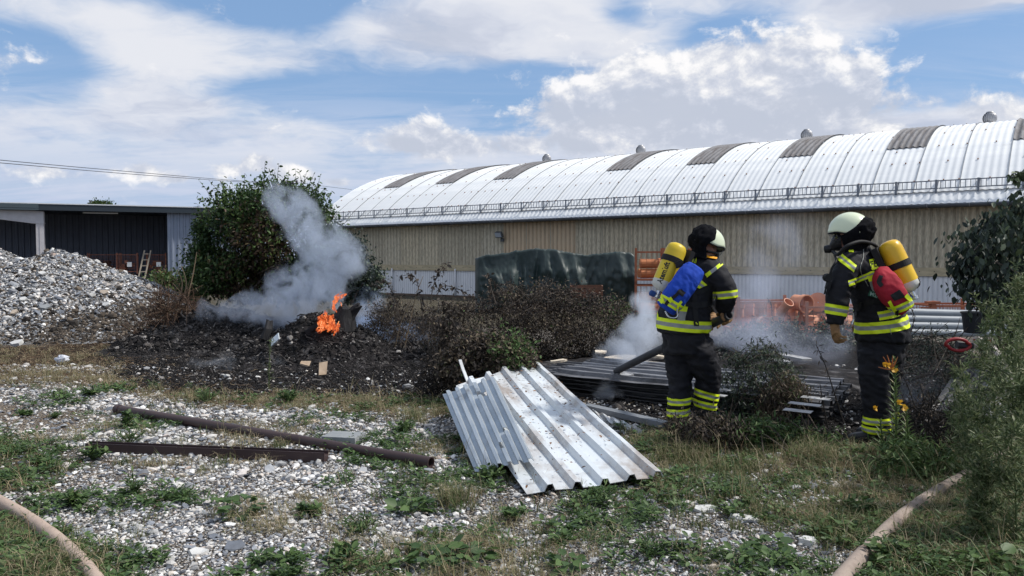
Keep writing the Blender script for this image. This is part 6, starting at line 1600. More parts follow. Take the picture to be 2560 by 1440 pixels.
class Head:
    def __init__(s, c, f, s_, u, k=1.0): s.c, s.f, s.s, s.u, s.k = c, f, s_, u, k
    def p(s, x, y, z): return s.c + s.f * x * s.k + s.s * y * s.k + s.u * z * s.k
    def dome(s, phi, th, k=1.0):
        return s.c + s.f * (.158 * k * math.sin(th) * math.cos(phi) - .01) + s.s * (.128 * k * math.sin(th) * math.sin(phi)) + s.u * (.148 * k * math.cos(th) + .035)
def rim(phi):        # helmet edge: high over the brow, lower at ears and neck
    c = math.cos(phi); return RAD(88) if c > .5 else RAD(88 + 12 * min(1, (.5 - c) / .6))
def make_helmet(par, hd):
    h = empty('helmet', (0, 0, 0)); h.parent = par; h.matrix_parent_inverse = world_of(par).inverted()
    mb = MB(); mb.grid(lambda u, v: hd.dome(u * 2 * PI, rim(u * 2 * PI) * max(v, .001), 1.0 + .02 * (v > .9)), 40, 14)
    o = mb.build('shell', m_helmet, h, smooth=True); o.modifiers.new('t', 'SOLIDIFY').thickness = .006
    mb = MB(); pts = [hd.dome(a, rim(a), 1.02) for a in np.linspace(0, 2 * PI, 41)]; mb.tube(pts, .008, 6); mb.build('rim_trim', m_trim, h, smooth=True)
    mb = MB(); mb.grid(lambda u, v: hd.dome((u - .5) * 3.0, RAD(66) + RAD(19) * v + RAD(30) * abs(u - .5) * (1 - v), 1.022), 16, 4); mb.build('brow_plate', m_trim, h, smooth=True)
    mb = MB(); mb.grid(lambda u, v: hd.dome((u - .5) * 2.0, rim(0) + RAD(4) + RAD(34) * v, 1.0 - .04 * v), 16, 6); mb.build('visor', m_gl, h, smooth=True)
    # raised comb line
    mb = MB(); mb.tube([hd.dome(0 if a > 0 else PI, abs(a), 1.012) for a in np.linspace(1.2, -1.5, 24)], .008, 6); mb.build('comb', m_helmet, h, smooth=True)
    return h
def make_neckcloth(par, hd, top, spread, drop, seed, amp=.02, nrad=.115):
    mb = MB(); tx_ = sorted(top.items())
    def fn(u, v):
        sp_ = spread + (RAD(24) * min(1, max(0, v - .45) * 4) if spread > 1.5 else 0); ph = sp_ + (2 * PI - 2 * sp_) * u; a = abs(math.degrees(ph) - 180); th0 = RAD(float(np.interp(a, [k for k, _ in tx_], [q for _, q in tx_])))
        if v < .6: th = th0 + (RAD(103) - th0) * (v / .6); p = hd.dome(ph, th, 1.06)
        else:
            k = (v - .6) / .4; a_ = hd.dome(ph, RAD(103), 1.06); b_ = hd.c - Vector((0, 0, drop)) + hd.f * (nrad * math.cos(ph) - .03) + hd.s * nrad * 1.15 * math.sin(ph); p = a_.lerp(b_, k) - (a_ - hd.c).normalized() * .03 * math.sin(PI * k)
        q = p * 16 + Vector((seed, 0, 0)); d_ = (p - hd.c).normalized(); edge = min(1, v * 5, (1 - v) * 5 + .4, u * 8 + .3, (1 - u) * 8 + .3)
        return p + d_ * (amp * edge * (1 - 2 * abs(mn.noise(q)) + .6 * mn.noise(q * 2.1)) + .004)
    mb.grid(fn, 56, 30); o = mb.build('neck_cloth', m_neck, par, smooth=True, keep=True); o.modifiers.new('t', 'SOLIDIFY').thickness = .004; return o
def make_boot(mb, ank, f, L=.30, sole=0.0):
    f = Vector((f.x, f.y, 0)).normalized(); s_ = Vector((-f.y, f.x, 0)); heel = Vector((ank.x, ank.y, 0)) - f * .09
    rings = []
    for k, w, h in ((0, .035, .07), (.08, .05, .11), (.25, .052, .15), (.42, .05, .12), (.6, .053, .085), (.8, .054, .07), (.93, .045, .055), (1, .02, .035)):
        rings.append((heel + f * L * k + Vector((0, 0, sole + h / 2)), s_ * w, Vector((0, 0, h / 2))))
    mb.loft(rings, 16, e=2.6); mb.tube([Vector((ank.x, ank.y, sole + .05)), Vector((ank.x, ank.y, sole + .16)), ank + Vector((0, 0, .06))], [.055, .062, .07], 14)
    mb.box(heel + f * L * .5 + Vector((0, 0, sole + .012)), (L * .98, .098, .026), Matrix((f, s_, Vector((0, 0, 1)))).transposed())

# ---------------------------------------------------------------- the standing one on the right
D2 = 6.3
f2 = Vector((-.87, .50, 0)).normalized(); s2 = Vector((-f2.y, f2.x, 0))     # s2: to his left (towards the camera)
A2 = P(2190, 1105, D2); A2.z = 0
man2 = thing('person', 'firefighter standing at the right with red bag and smooth yellow cylinder on the back', 'person', A2)
W2 = s2
hd2 = Head(P(2122, 590, D2 - .02), (f2 + Vector((0, 0, -.12))).normalized(), s2, Vector((0, 0, 1)) + f2 * .12)
J = MB()
J.loft(rings_px([(2207, 852, .225, .205, 0), (2206, 825, .235, .205, 0), (2204, 800, .232, .195, 0), (2194, 768, .222, .175, 0), (2180, 735, .222, .165, 0), (2168, 700, .228, .16, 0), (2156, 668, .225, .15, 0), (2146, 645, .19, .13, 0), (2140, 626, .125, .11, 0), (2136, 610, .095, .10, 0)], D2, W2, f2), 28, e=2.3)
sh2 = P(2120, 668, D2 - .17)
limb(J, [P(2140, 655, D2 - .10), sh2, P(2096, 735, D2 - .2), P(2091, 775, D2 - .2), P(2087, 809, D2 - .2)], [.095, .098, .086, .078, .066])
limb(J, [P(2165, 655, D2 + .12), P(2180, 672, D2 + .18), P(2182, 740, D2 + .24), P(2150, 790, D2 + .2)], [.09, .095, .08, .06])
jac2 = bake(J, m_cloth, .0125, 5, .011, 2.0); child(jac2, 'jacket', man2)
T_ = MB()
T_.loft(rings_px([(2204, 835, .20, .18, 0), (2202, 870, .195, .18, 0), (2200, 905, .17, .165, 0)], D2, W2, f2), 24)
limb(T_, [P(2188, 880, D2 - .08), P(2186, 935, D2 - .09), P(2190, 985, D2 - .09), P(2192, 1040, D2 - .08), P(2190, 1080, D2 - .08)], [.125, .118, .105, .102, .098])
limb(T_, [P(2222, 880, D2 + .08), P(2220, 935, D2 + .1), P(2214, 985, D2 + .14), P(2212, 1040, D2 + .16), P(2210, 1072, D2 + .16)], [.12, .11, .098, .095, .09])
tro2 = bake(T_, m_trous, .0125, 5, .013, 7.0); child(tro2, 'trousers', man2)
for ank, so in ((P(2186, 1072, D2 - .08), 0), (P(2208, 1066, D2 + .16), 0)):
    bt = MB(); make_boot(bt, ank, f2); child(bake(bt, m_boot, .009, 3), 'boot', man2)
def head_body(mb, hd, neck, chest, hips, arms, legs):
    mb.loft([(hd.p(.0, 0, -.13), hd.s * .05, hd.f * .06), (hd.p(.015, 0, -.10), hd.s * .06, hd.f * .075), (hd.p(.012, 0, -.05), hd.s * .068, hd.f * .088), (hd.p(.0, 0, .0), hd.s * .074, hd.f * .094), (hd.p(-.005, 0, .06), hd.s * .07, hd.f * .09), (hd.p(-.01, 0, .105), hd.s * .04, hd.f * .05)], 16)
    mb.loft([(hd.p(.085, 0, .0), hd.s * .009, hd.u * .012), (hd.p(.108, 0, -.035), hd.s * .016, hd.u * .012)], 8)           # nose
    mb.loft([(hd.p(.075, 0, -.075), hd.s * .028, hd.u * .007), (hd.p(.094, 0, -.075), hd.s * .022, hd.u * .006)], 10)        # lips
    for s_ in (-1, 1): mb.ball(hd.p(-.005, s_ * .075, -.02), (.018, .012, .03), 8); mb.ball(hd.p(.082, s_ * .03, .005), .012, 8)
    limb(mb, [hd.p(-.02, 0, -.08), neck, chest], [.058, .06, .12]); limb(mb, [chest, chest.lerp(hips, .5), hips], [.13, .12, .14])
    for a in arms: limb(mb, [chest] + a, [.08] + [.05] * (len(a) - 1) + [.035])
    for l in legs: limb(mb, [hips] + l, [.1] + [.07] * (len(l) - 1) + [.05])
B_ = MB(); head_body(B_, hd2, P(2138, 622, D2), P(2160, 680, D2), P(2202, 850, D2), [[sh2, P(2096, 735, D2 - .2), P(2086, 812, D2 - .2)], [P(2180, 672, D2 + .18), P(2182, 740, D2 + .24), P(2150, 790, D2 + .2)]],
                     [[P(2187, 935, D2 - .09), P(2190, 1075, D2 - .08)], [P(2220, 935, D2 + .1), P(2210, 1068, D2 + .16)]])
child(bake(B_, m_skin, .010, 3), 'body', man2)
make_helmet(man2, hd2)
make_neckcloth(man2, hd2, {0: 48, 40: 58, 70: 82, 95: 97, 110: 100}, RAD(70), .20, 3.0, .022)
# breathing mask and hose
mb = MB(); mb.loft([(hd2.p(.055, 0, -.03), hd2.s * .075, hd2.u * .085), (hd2.p(.10, 0, -.035), hd2.s * .062, hd2.u * .075), (hd2.p(.135, 0, -.06), hd2.s * .035, hd2.u * .045), (hd2.p(.15, 0, -.07), hd2.s * .026, hd2.u * .03)], 18)
mb.lathe([(.032, 0), (.036, .02), (.03, .055), (.015, .06)], Matrix.Translation(hd2.p(.14, 0, -.085)) @ hd2.f.to_track_quat('Z', 'Y').to_matrix().to_4x4(), 14); mb.build('breathing_mask', m_trim, man2, smooth=False, keep=True)
mb = MB(); mb.tube(spline([hd2.p(.13, .03, -.11), P(2095, 636, D2 - .2), P(2116, 616, D2 - .28), P(2150, 604, D2 - .24), P(2182, 610, D2 - .12), P(2200, 626, D2 - .0)], 8), .014, 10); mb.build('breathing_hose', m_strap, man2, smooth=True, keep=True)
mb = MB(); mb.tube(spline([hd2.p(.12, .03, -.14), P(2090, 652, D2 - .22), P(2079, 672, D2 - .24), P(2073, 698, D2 - .24)], 6), .009, 8); mb.build('gauge_hose', m_strap, man2, smooth=True, keep=True)
mb = MB(); c_ = P(2069, 694, D2 - .24); mb.lathe([(.0, -.025), (.032, -.025), (.034, .0), (.03, .025), (0, .025)], Matrix.Translation(c_) @ Matrix.Rotation(PI / 2, 4, 'X'), 16, cap=False); mb.bar(P(2073, 704, D2 - .24), P(2068, 722, D2 - .24), .04, .03); mb.tube([P(2066, 716, D2 - .25), P(2061, 735, D2 - .25), P(2066, 737, D2 - .23), P(2071, 716, D2 - .23)], .007, 6); mb.build('pressure_gauge', m_strap, man2, keep=True)
# glove, relaxed
def glove_relaxed(par, W, dn, curl, side):
    """W wrist, dn along the forearm, curl: where fingertips bend to, side: knuckle row direction"""
    mb = MB(); k0 = W + dn * .085 + curl * .006
    mb.loft([(W - dn * .045, side * .05, curl * .045), (W - dn * .0, side * .042, curl * .036), (W + dn * .04, side * .046, curl * .03), (W + dn * .085, side * .045, curl * .022)], 16)
    for i, (o_, L) in enumerate(((-.046, .9), (-.015, 1.1), (.015, 1.05), (.045, .85))):
        b = k0 + side * o_; p1 = b + (dn * .75 + curl * .45).normalized() * .04 * L; p2 = p1 + (dn * .25 + curl * .95).normalized() * .032 * L; p3 = p2 + (curl * .95 - dn * .30).normalized() * .024 * L
        mb.tube([b - dn * .03, b, p1, p2, p3], [.0125, .0118, .0112, .0108, .0092], 10)
    t0 = W + dn * .025 + side * .04; mb.tube([t0 - side * .02, t0 + dn * .02 + side * .012 + curl * .012, t0 + dn * .045 + side * .012 + curl * .038, t0 + dn * .058 + side * .006 + curl * .062], [.018, .016, .0135, .0105], 10)
    return child(bake(mb, m_glove, .0042, 2), 'glove', par)
glove_relaxed(man2, P(2087, 812, D2 - .2), Vector((.06, 0, -1)).normalized(), Vector((.95, .1, -.05)).normalized(), Vector((-.1, .80, -.58)).normalized())
glove_relaxed(man2, P(2150, 795, D2 + .2), Vector((-.3, .1, -1)).normalized(), Vector((.92, .35, -.05)).normalized(), Vector((.35, -.93, 0)))
# reflective tape
tr2 = bvh(jac2); Y0 = D2
band('reflective_band', man2, jac2, (2137, 819), (2272, 796), 14, Y0)
band('reflective_band', man2, jac2, (2152, 789), (2255, 765), 10.5, Y0, xlim=(.13, 1.3))
band('reflective_band', man2, jac2, (2067, 771), (2109, 778), 12.5, Y0 - .2, xlim=(-.3, 1.12), ylim=(5.6, 6.33))
decal('reflective_band', man2, tr2, [(2088, 643), (2104, 634), (2141, 667), (2133, 680)][::1] and [(2089, 646), (2133, 681), (2141, 664), (2104, 634)], [m_yellow, m_silver], STR3, 12, 4)
decal('reflective_band', man2, tr2, [(2122, 716), (2187, 690), (2184, 676), (2119, 702)][::-1], [m_yellow, m_silver], STR3, 14, 4)
decal('reflective_band', man2, tr2, [(2167, 690), (2180, 686), (2196, 728), (2183, 732)], [m_yellow, m_silver], ((0, .35, 0), (.35, 1, 1)), 8, 6)
decal('sleeve_patch', man2, tr2, [(2123, 632), (2122, 621), (2133, 620), (2134, 632)], [m_yellow])
decal('back_patch', man2, tr2, [(2171, 650), (2205, 642), (2212, 668), (2179, 675)], [m_yellow], off=.006)
def decal_text(par, tree, s, org, ux, uy, m, off=.0095, bold=.02, name='lettering'):
    V, Fc = text_mesh(s, 1.0, bold); mb = MB(); ok = []
    for a, b, _ in V:
        h = onto(tree, org[0] + ux[0] * a + uy[0] * b, org[1] + ux[1] * a + uy[1] * b, off); ok.append(h)
    if any(h is None for h in ok):
        good = [h for h in ok if h is not None]
        if not good: return
        ok = [h or good[0] for h in ok]
    mb.add(ok, Fc); return mb.build(name, m, par, keep=True)
decal_text(man2, tr2, 'FE', (2175, 670.5), (17.5, -4), (-3.2, -22), m_letter)
decal_text(man2, tr2, 'MSA', (2174, 737), (13, 4), (3, -13), m_letterw, .016)
decal('harness_label', man2, tr2, [(2171, 738), (2203, 748), (2206, 735), (2174, 725)], [m_green], off=.0135)
# zip cord and harness
for pix in ([(2158, 620), (2157, 645), (2149, 672), (2160, 695), (2171, 715)], [(2222, 815), (2228, 835)]):
    pts = [onto(tr2, a, b, .006) for a, b in [tuple(x) for x in spline([Vector((a, b, 0)) for a, b in pix], 5) and [(v.x, v.y) for v in spline([Vector((a, b, 0)) for a, b in pix], 5)]]]
    pts = [p for p in pts if p]
    if len(pts) > 2: mb = MB(); mb.tube(pts, .0025, 5); mb.build('piping', m_silver, man2, keep=True)
def strap(par, tree, pix, w, m=m_strap, off=.010, name='harness_strap'):
    sp = [(v.x, v.y) for v in spline([Vector((a, b, 0)) for a, b in pix], 6)]; mb = MB(); L = []
    for i, (a, b) in enumerate(sp):
        c, d_ = sp[max(i - 1, 0)], sp[min(i + 1, len(sp) - 1)]; tx_, ty_ = d_[0] - c[0], d_[1] - c[1]; q = math.hypot(tx_, ty_) or 1; nx_, ny_ = -ty_ / q * w / 2, tx_ / q * w / 2
        p1, p2 = onto(tree, a + nx_, b + ny_, off), onto(tree, a - nx_, b - ny_, off)
        if p1 and p2: L.append((p1, p2))
    for (a, b), (c, d_) in zip(L, L[1:]): 
        if (a - c).length < .15 and (b - d_).length < .15: mb.add([a, b, d_, c], [(0, 1, 2, 3)])
    if mb.f: return mb.build(name, m, par, keep=True)
strap(man2, tr2, [(2130, 712), (2165, 728), (2210, 755)], 9)
strap(man2, tr2, [(2138, 775), (2165, 758), (2215, 748), (2250, 742)], 15); strap(man2, tr2, [(2143, 770), (2140, 790), (2136, 808)], 8)
mb = MB(); b0 = onto(tr2, 2160, 760, .022); mb.box(b0, (.04, .012, .035), Matrix.Rotation(.4, 3, 'Z')); mb.build('belt_buckle', m_trim, man2, keep=True)
mb = MB(); q0 = onto(tr2, 2133, 783, .02) or P(2133, 783, D2 - .2); mb.tube([q0, q0 + Vector((.004, 0, -.05)), q0 + Vector((-.01, 0, -.09))], .008, 6); mb.build('clip', m_steel, man2, keep=True)
decal('tape_tag', man2, tr2, [(2176, 604), (2186, 613), (2189, 608), (2180, 600)], [mat('tag_red', (.7, .12, .06), .6)], off=.016)
# trouser tape and pocket
for p0, p1 in (((2155, 1045), (2225, 1044)), ((2155, 1067), (2225, 1071))): band('reflective_band', man2, tro2, p0, p1, 8.5, D2, ylim=(5.6, 7.2))
tt2 = bvh(tro2); decal('pocket_flap', man2, tt2, [(2143, 868), (2140, 884), (2182, 888), (2183, 866)], [m_cloth], off=.012)
decal('pocket_flap', man2, tt2, [(2146, 886), (2150, 935), (2188, 938), (2186, 890)], [m_trous], off=.009)
# apparatus
def axis_frame(a, b):
    z = (b - a).normalized(); x = z.cross(Vector((0, 1, 0))); x = x.normalized(); y = z.cross(x); return x, y, z
def cylinder_thing(label, a, b, r, m, strap_at, cap_len, dark_side):
    t = thing('air_cylinder', label, 'air cylinder', (a + b) / 2); x, y, z = axis_frame(a, b); L = (b - a).length
    M = Matrix.Translation(a) @ Matrix((x, y, z)).transposed().to_4x4(); mb = MB()
    prof = [(.001, 0), (r * .45, .004), (r * .75, .016), (r * .93, .038), (r, .075), (r, L - cap_len)]
    mb.lathe(prof, M, 32, cap=False); o = mb.build('tank', m, t, keep=True); smooth_by_angle(o, 50)
    mb = MB(); mb.lathe([(r * .998, L - cap_len), (r * .995, L - cap_len * .55), (r * .85, L - cap_len * .2), (r * .5, L), (.03, L + .012)], M, 32); o = mb.build('white_end', m_wht, t, keep=True); smooth_by_angle(o, 50)
    mb = MB(); mb.lathe([(.022, L), (.022, L + .05), (.03, L + .055), (.03, L + .075), (.01, L + .08)], M, 14); mb.build('valve', m_steel, t, keep=True)
    mb = MB(); M2 = Matrix.Translation(b + z * .055) @ Matrix((z, y, -x)).transposed().to_4x4(); mb.lathe([(.018, .02), (.026, .03), (.026, .065), (.012, .075)], M2, 12); mb.build('hand_wheel', m_valveb, t, keep=True)
    for s_ in strap_at:
        mb = MB(); mb.lathe([(r + .001, s_ - .026), (r + .006, s_ - .024), (r + .006, s_ + .024), (r + .001, s_ + .026)], M @ Matrix.Rotation(0, 4, 'Z'), 32, cap=False); mb.build('holding_strap', m_strap, t, keep=True)
    return t, x, y, z, M, L
a, b = P(2217, 603, D2 - .13), P(2277, 726, D2 - .20)
cy2, x, y, z, M, L = cylinder_thing('smooth yellow air cylinder on the back of the standing firefighter', a, b, .089, m_cyl2, [.21], .07, 1)
mb = MB(); mb.lathe([(.091, L - .075), (.0905, L - .035), (.078, L - .012), (.05, L + .004)], M, 32, cap=False)
keepf = [q for q in mb.f if sum((Vector(mb.v[i]) - b).dot(Vector((1, 0, .2))) for i in q) / len(q) > .045]; mb.f = keepf; mb.m = [0] * len(keepf); mb.build('bottom_guard', m_trim, cy2, keep=True)
# carrying plate between cylinder and back
mb = MB(); c0, c1 = a.lerp(b, .1) + Vector((-.11, .02, -.02)), a.lerp(b, .95) + Vector((-.12, .03, 0)); mb.bar(c0, c1, .16, .05, up=(-.87, .5, 0)); mb.build('back_plate', m_strap, cy2, keep=True)
def bag_thing(name, label, cat, path, rad, m, seed, tape_u, flat=.8, topflat=True):
    t = thing(name, label, cat, path[len(path) // 2]); sp = spline(path, 6); n = len(sp); rr = np.interp(np.linspace(0, 1, n), np.linspace(0, 1, len(rad)), rad); mb = MB(); rings = []
    for i, p in enumerate(sp):
        z = (sp[min(i + 1, n - 1)] - sp[max(i - 1, 0)]).normalized(); x = z.cross(Vector((0, 1, 0))).normalized(); y = z.cross(x); rings.append((p, x * rr[i], y * rr[i] * flat))
    k = (rings[0][0], rings[0][1] * .25, rings[0][2] * .25); e = (rings[-1][0], rings[-1][1] * .3, rings[-1][2] * .3)
    mb.loft([k] + rings + [e], 28, e=2.8)
    me = bake(mb, m, .008, 3, .006, seed, 1, 14); child(me, 'pouch', t); return t, me
bg2, bme2 = bag_thing('rescue_bag', 'red rescue bag hanging at the hip of the standing firefighter', 'bag', [P(2205, 670, D2 - .27), P(2212, 698, D2 - .31), P(2232, 735, D2 - .35), P(2262, 772, D2 - .34)], [.036, .084, .098, .092, .070], m_redbag, 4, .8)
YB = D2 - .33
band('reflective_band', bg2, bme2, (2232, 772), (2287, 748), 10.5, YB, ylim=(5.5, 6.02), off=.004)
bt2 = bvh(bme2)
for q in ([(2225, 738), (2248, 724), (2262, 742), (2236, 752)],): decal('flap', bg2, bt2, q, [m_strap], off=.007)
strap(bg2, bt2, [(2223, 752), (2236, 772), (2246, 783)], 7, m_yellow, .012, 'pull_strap'); strap(bg2, bt2, [(2262, 738), (2276, 752), (2282, 762)], 9, m_yellow, .012, 'pull_strap'); strap(bg2, bt2, [(2203, 690), (2199, 705), (2206, 716)], 10, m_strap, .010, 'side_strap')
for q in ([(2238, 775), (2240, 788), (2248, 786), (2246, 772)],): decal('buckle', bg2, bt2, q, [m_trim], off=.014)

# ---------------------------------------------------------------- the bent one in the middle
D1 = 6.67
f1 = Vector((.84, .54, 0)).normalized(); s1 = Vector((-f1.y, f1.x, 0))       # s1: his left, away from the camera
A1 = P(1725, 1080, D1 + .05); A1.z = 0
man1 = thing('person', 'firefighter bending forward in the smoke with blue bag and a lettered yellow cylinder', 'person', A1)
hd1 = Head(P(1768, 622, D1 + .02), (f1 + Vector((0, 0, -.42))).normalized(), s1, (Vector((0, 0, 1)) + f1 * .42).normalized())
J = MB()
J.loft(rings_px([(1709, 830, .225, .205, 0), (1709, 808, .232, .205, 0), (1710, 780, .225, .195, 0), (1717, 748, .218, .18, 0), (1728, 718, .222, .17, .02), (1741, 690, .225, .155, .03), (1752, 668, .195, .135, .04), (1758, 652, .13, .115, .04), (1762, 640, .10, .10, .04)], D1, s1, f1), 28, e=2.3)
shR = P(1788, 686, D1 - .13)
limb(J, [P(1768, 672, D1 - .06), shR, P(1812, 722, D1 - .16), P(1814, 745, D1 - .14), P(1809, 776, D1 - .03)], [.095, .102, .092, .086, .064])
limb(J, [P(1742, 670, D1 + .14), P(1745, 685, D1 + .2), P(1765, 745, D1 + .3), P(1778, 790, D1 + .30)], [.09, .095, .08, .06])
jac1 = bake(J, m_cloth, .0125, 5, .011, 12.0); child(jac1, 'jacket', man1)
T_ = MB()
T_.loft(rings_px([(1711, 815, .20, .18, 0), (1714, 848, .205, .185, 0), (1716, 880, .19, .17, 0)], D1, s1, f1), 24)
limb(T_, [P(1692, 860, D1 + .06), P(1696, 910, D1 + .06), P(1702, 950, D1 + .05), P(1697, 1000, D1 + .03), P(1696, 1052, D1 + .02)], [.128, .112, .096, .09, .086])
limb(T_, [P(1742, 860, D1 - .06), P(1756, 905, D1 - .03), P(1771, 940, D1 + .02), P(1766, 985, D1 + .08), P(1760, 1034, D1 + .12)], [.132, .120, .106, .100, .094])
tro1 = bake(T_, m_trous, .0125, 5, .017, 17.0); child(tro1, 'trousers', man1)
for ank in (P(1696, 1048, D1 + .02), P(1760, 1034, D1 + .14)):
    bt = MB(); make_boot(bt, ank, f1); child(bake(bt, m_boot, .009, 3), 'boot', man1)
B_ = MB(); head_body(B_, hd1, P(1760, 648, D1 + .04), P(1745, 695, D1 + .03), P(1712, 835, D1), [[shR, P(1812, 735, D1 - .14), P(1808, 782, D1 - .02)], [P(1745, 685, D1 + .2), P(1765, 745, D1 + .3), P(1776, 795, D1 + .30)]],
                     [[P(1700, 945, D1 + .05), P(1696, 1050, D1 + .02)], [P(1768, 938, D1 + .02), P(1760, 1034, D1 + .12)]])
child(bake(B_, m_skin, .010, 3), 'body', man1)
make_helmet(man1, hd1)
make_neckcloth(man1, hd1, {0: 8, 40: 16, 60: 26, 76: 44, 90: 60}, RAD(112), .13, 8.0, .018)
mb = MB(); mb.loft([(hd1.p(.06, 0, -.03), hd1.s * .074, hd1.u * .08), (hd1.p(.10, 0, -.035), hd1.s * .06, hd1.u * .07), (hd1.p(.14, 0, -.06), hd1.s * .032, hd1.u * .04)], 18); mb.build('breathing_mask', m_trim, man1, keep=True)
mb = MB(); mb.tube([hd1.p(.06, -.074, -.02), hd1.p(.02, -.083, -.03), hd1.p(-.06, -.07, -.05)], .011, 6); mb.build('mask_strap', m_trim, man1, keep=True)
tr1 = bvh(jac1)
strap(man1, tr1, [(1746, 640), (1762, 643), (1790, 648)], 6, m_orange, .014, 'collar_tape')
# the dark tube he holds
H0, H1 = P(1813, 793, D1 - .06), P(1541, 928, 8.35)
td = (H1 - H0).normalized(); m_tube = mat('tube_dark', (.035, .037, .042), .55, var=(.06, .062, .068), scale=4)
mb = MB(); ring_tube(mb, H0 - td * .06, H1, .038, .030, 20); tb_ = tag(smooth_by_angle(mb.build('dark_tube', m_tube)), 'long dark tube held by the bent firefighter and pointing down into the smoke', 'tube')
def glove_grip(par, c, wrist, r, flip=1):
    aw = wrist - c; aw = (aw - td * aw.dot(td)).normalized(); bw = td.cross(aw) * flip; mb = MB()
    knk = c + aw * (r + .016)
    mb.loft([(wrist + (wrist - c).normalized() * .03, td * .048, bw * .045), (wrist, td * .042, bw * .036), (wrist.lerp(knk, .5), td * .054, bw * .040), (knk, td * .058, bw * .032)], 16)
    for k, L in zip(range(4), (195, 215, 210, 185)):
        s_ = (k - 1.5) * .0285; pts = []
        for q in range(8):
            an = RAD(10 + L * q / 7); pts.append(c + td * s_ + (aw * math.cos(an) + bw * math.sin(an)) * (r + .0135))
        mb.tube([knk + td * s_] + pts, [.017] * 4 + [.0165, .016, .0155, .0145, .012], 10)
    pts = [c - td * .055 * 1 + (aw * math.cos(RAD(-a_)) + bw * math.sin(RAD(-a_))) * (r + .016) for a_ in (0, 40, 80, 115)]; mb.tube([wrist.lerp(knk, .55) - td * .03] + pts, [.02, .0185, .0165, .015, .0115], 10)
    return child(bake(mb, m_glove, .0055, 2), 'glove', par)
glove_grip(man1, H0 + td * .03, P(1809, 770, D1 - .09), .036); glove_grip(man1, H0 + td * .22, P(1782, 792, D1 + .24), .038, -1)
# tape
band('reflective_band', man1, jac1, (1643, 806), (1776, 816), 14, D1)
band('reflective_band', man1, jac1, (1782, 739), (1834, 733), 9.5, D1 - .14, xlim=(0, 1.3), ylim=(6.2, 6.72), strips=((-1, -.45, 0), (-.45, .45, 1), (.45, 1, 0)))
decal('reflective_band', man1, tr1, [(1763, 686), (1768, 694), (1807, 663), (1803, 656)], [m_yellow, m_silver], ((0, .3, 0), (.3, .65, 1), (.65, 1, 0)), 12, 3)
decal('reflective_band', man1, tr1, [(1740, 718), (1748, 722), (1768, 712), (1742, 692)], [m_yellow, m_silver], STR3, 8, 4)
decal('reflective_band', man1, tr1, [(1693, 800), (1712, 802), (1722, 758), (1706, 755)], [m_yellow, m_silver], ((0, .5, 1), (.5, 1, 0)), 6, 8) or 0
decal('reflective_band', man1, tr1, [(1643, 792), (1648, 794), (1645, 770), (1641, 768)], [m_yellow])
decal('back_patch', man1, tr1, [(1731, 656), (1741, 659), (1743, 646), (1735, 644)], [m_yellow], off=.006)
decal_text(man1, tr1, 'R', (1733, 656), (13, 2), (2, -15), m_letter, .010)
strap(man1, tr1, [(1738, 700), (1737, 760), (1740, 815)], 12); strap(man1, tr1, [(1722, 735), (1755, 728), (1780, 710)], 9); strap(man1, tr1, [(1715, 760), (1750, 762), (1772, 758)], 14)
mb = MB(); mb.tube(spline([P(1770, 768, D1 - .2), P(1783, 760, D1 - .24), P(1792, 742, D1 - .2), P(1786, 728, D1 - .12)], 6), .006, 6); mb.build('air_hose', m_strap, man1, keep=True, smooth=True)
for p0, p1, w in (((1662, 1003), (1728, 1000), 8.5), ((1662, 1031), (1728, 1026), 9)): band('reflective_band', man1, tro1, p0, p1, w, D1 + .02, xlim=(-.3, 1.02), ylim=(6.2, 7.2))
for p0, p1, w in (((1730, 976), (1800, 994), 9), ((1730, 1004), (1800, 1018), 9)): band('reflective_band', man1, tro1, p0, p1, w, D1 + .08, xlim=(-.02, 1.3), ylim=(6.2, 7.2))
tt1 = bvh(tro1); decal('pocket_flap', man1, tt1, [(1748, 872), (1744, 895), (1788, 898), (1786, 868)], [m_cloth], off=.012); decal('pocket_flap', man1, tt1, [(1748, 897), (1752, 925), (1795, 925), (1788, 900)], [m_trous], off=.009)
# apparatus
a, b = P(1697, 609, D1 - .16), P(1650, 724, D1 - .20)
cy1, x, y, z, M, L = cylinder_thing('worn yellow air cylinder with black lettering on the back of the bent firefighter', a, b, .087, m_cyl1, [.155], .075, -1)
V, Fc = text_mesh('Atemluft', .066, .0022); mb = MB(); r = .0885; vv = []
for q_, w_, _ in V:
    an = RAD(118) + (w_ - .02) / r * 1.0          # around the tank
    h = .385 - q_ * .80
    vv.append(a + z * h + (x * math.cos(an) * -1 * -1 + 0 * y) * 0 + (x * math.cos(an) + (-y if y.y > 0 else y) * math.sin(an)) * r)
mb.add(vv, Fc); mb.build('lettering', m_letter, cy1, keep=True)
mb = MB(); mb.bar(P(1694, 653, D1 - .27), P(1700, 668, D1 - .27), .06, .03, up=(0, -1, 0)); mb.build('strap_buckle', m_trim, cy1, keep=True)
mb = MB(); c0, c1 = a.lerp(b, .1) + Vector((.10, .06, -.02)), a.lerp(b, .95) + Vector((.11, .06, 0)); mb.bar(c0, c1, .16, .05, up=(.84, .5, 0)); mb.build('back_plate', m_strap, cy1, keep=True)
mb = MB(); mb.tube(spline([P(1710, 640, D1 - .1), P(1722, 632, D1 - .14), P(1732, 640, D1 - .12), P(1722, 650, D1 - .13)], 6), .006, 6); mb.build('shackle', m_steel, cy1, keep=True)
bg1, bme1 = bag_thing('rescue_bag', 'blue rescue bag slung below the cylinder of the bent firefighter', 'bag', [P(1736, 672, D1 - .34), P(1718, 698, D1 - .37), P(1690, 738, D1 - .39), P(1664, 772, D1 - .37)], [.088, .098, .10, .098, .082], m_bluebag, 6, .8, .9)
bt1 = bvh(bme1); YB = D1 - .38
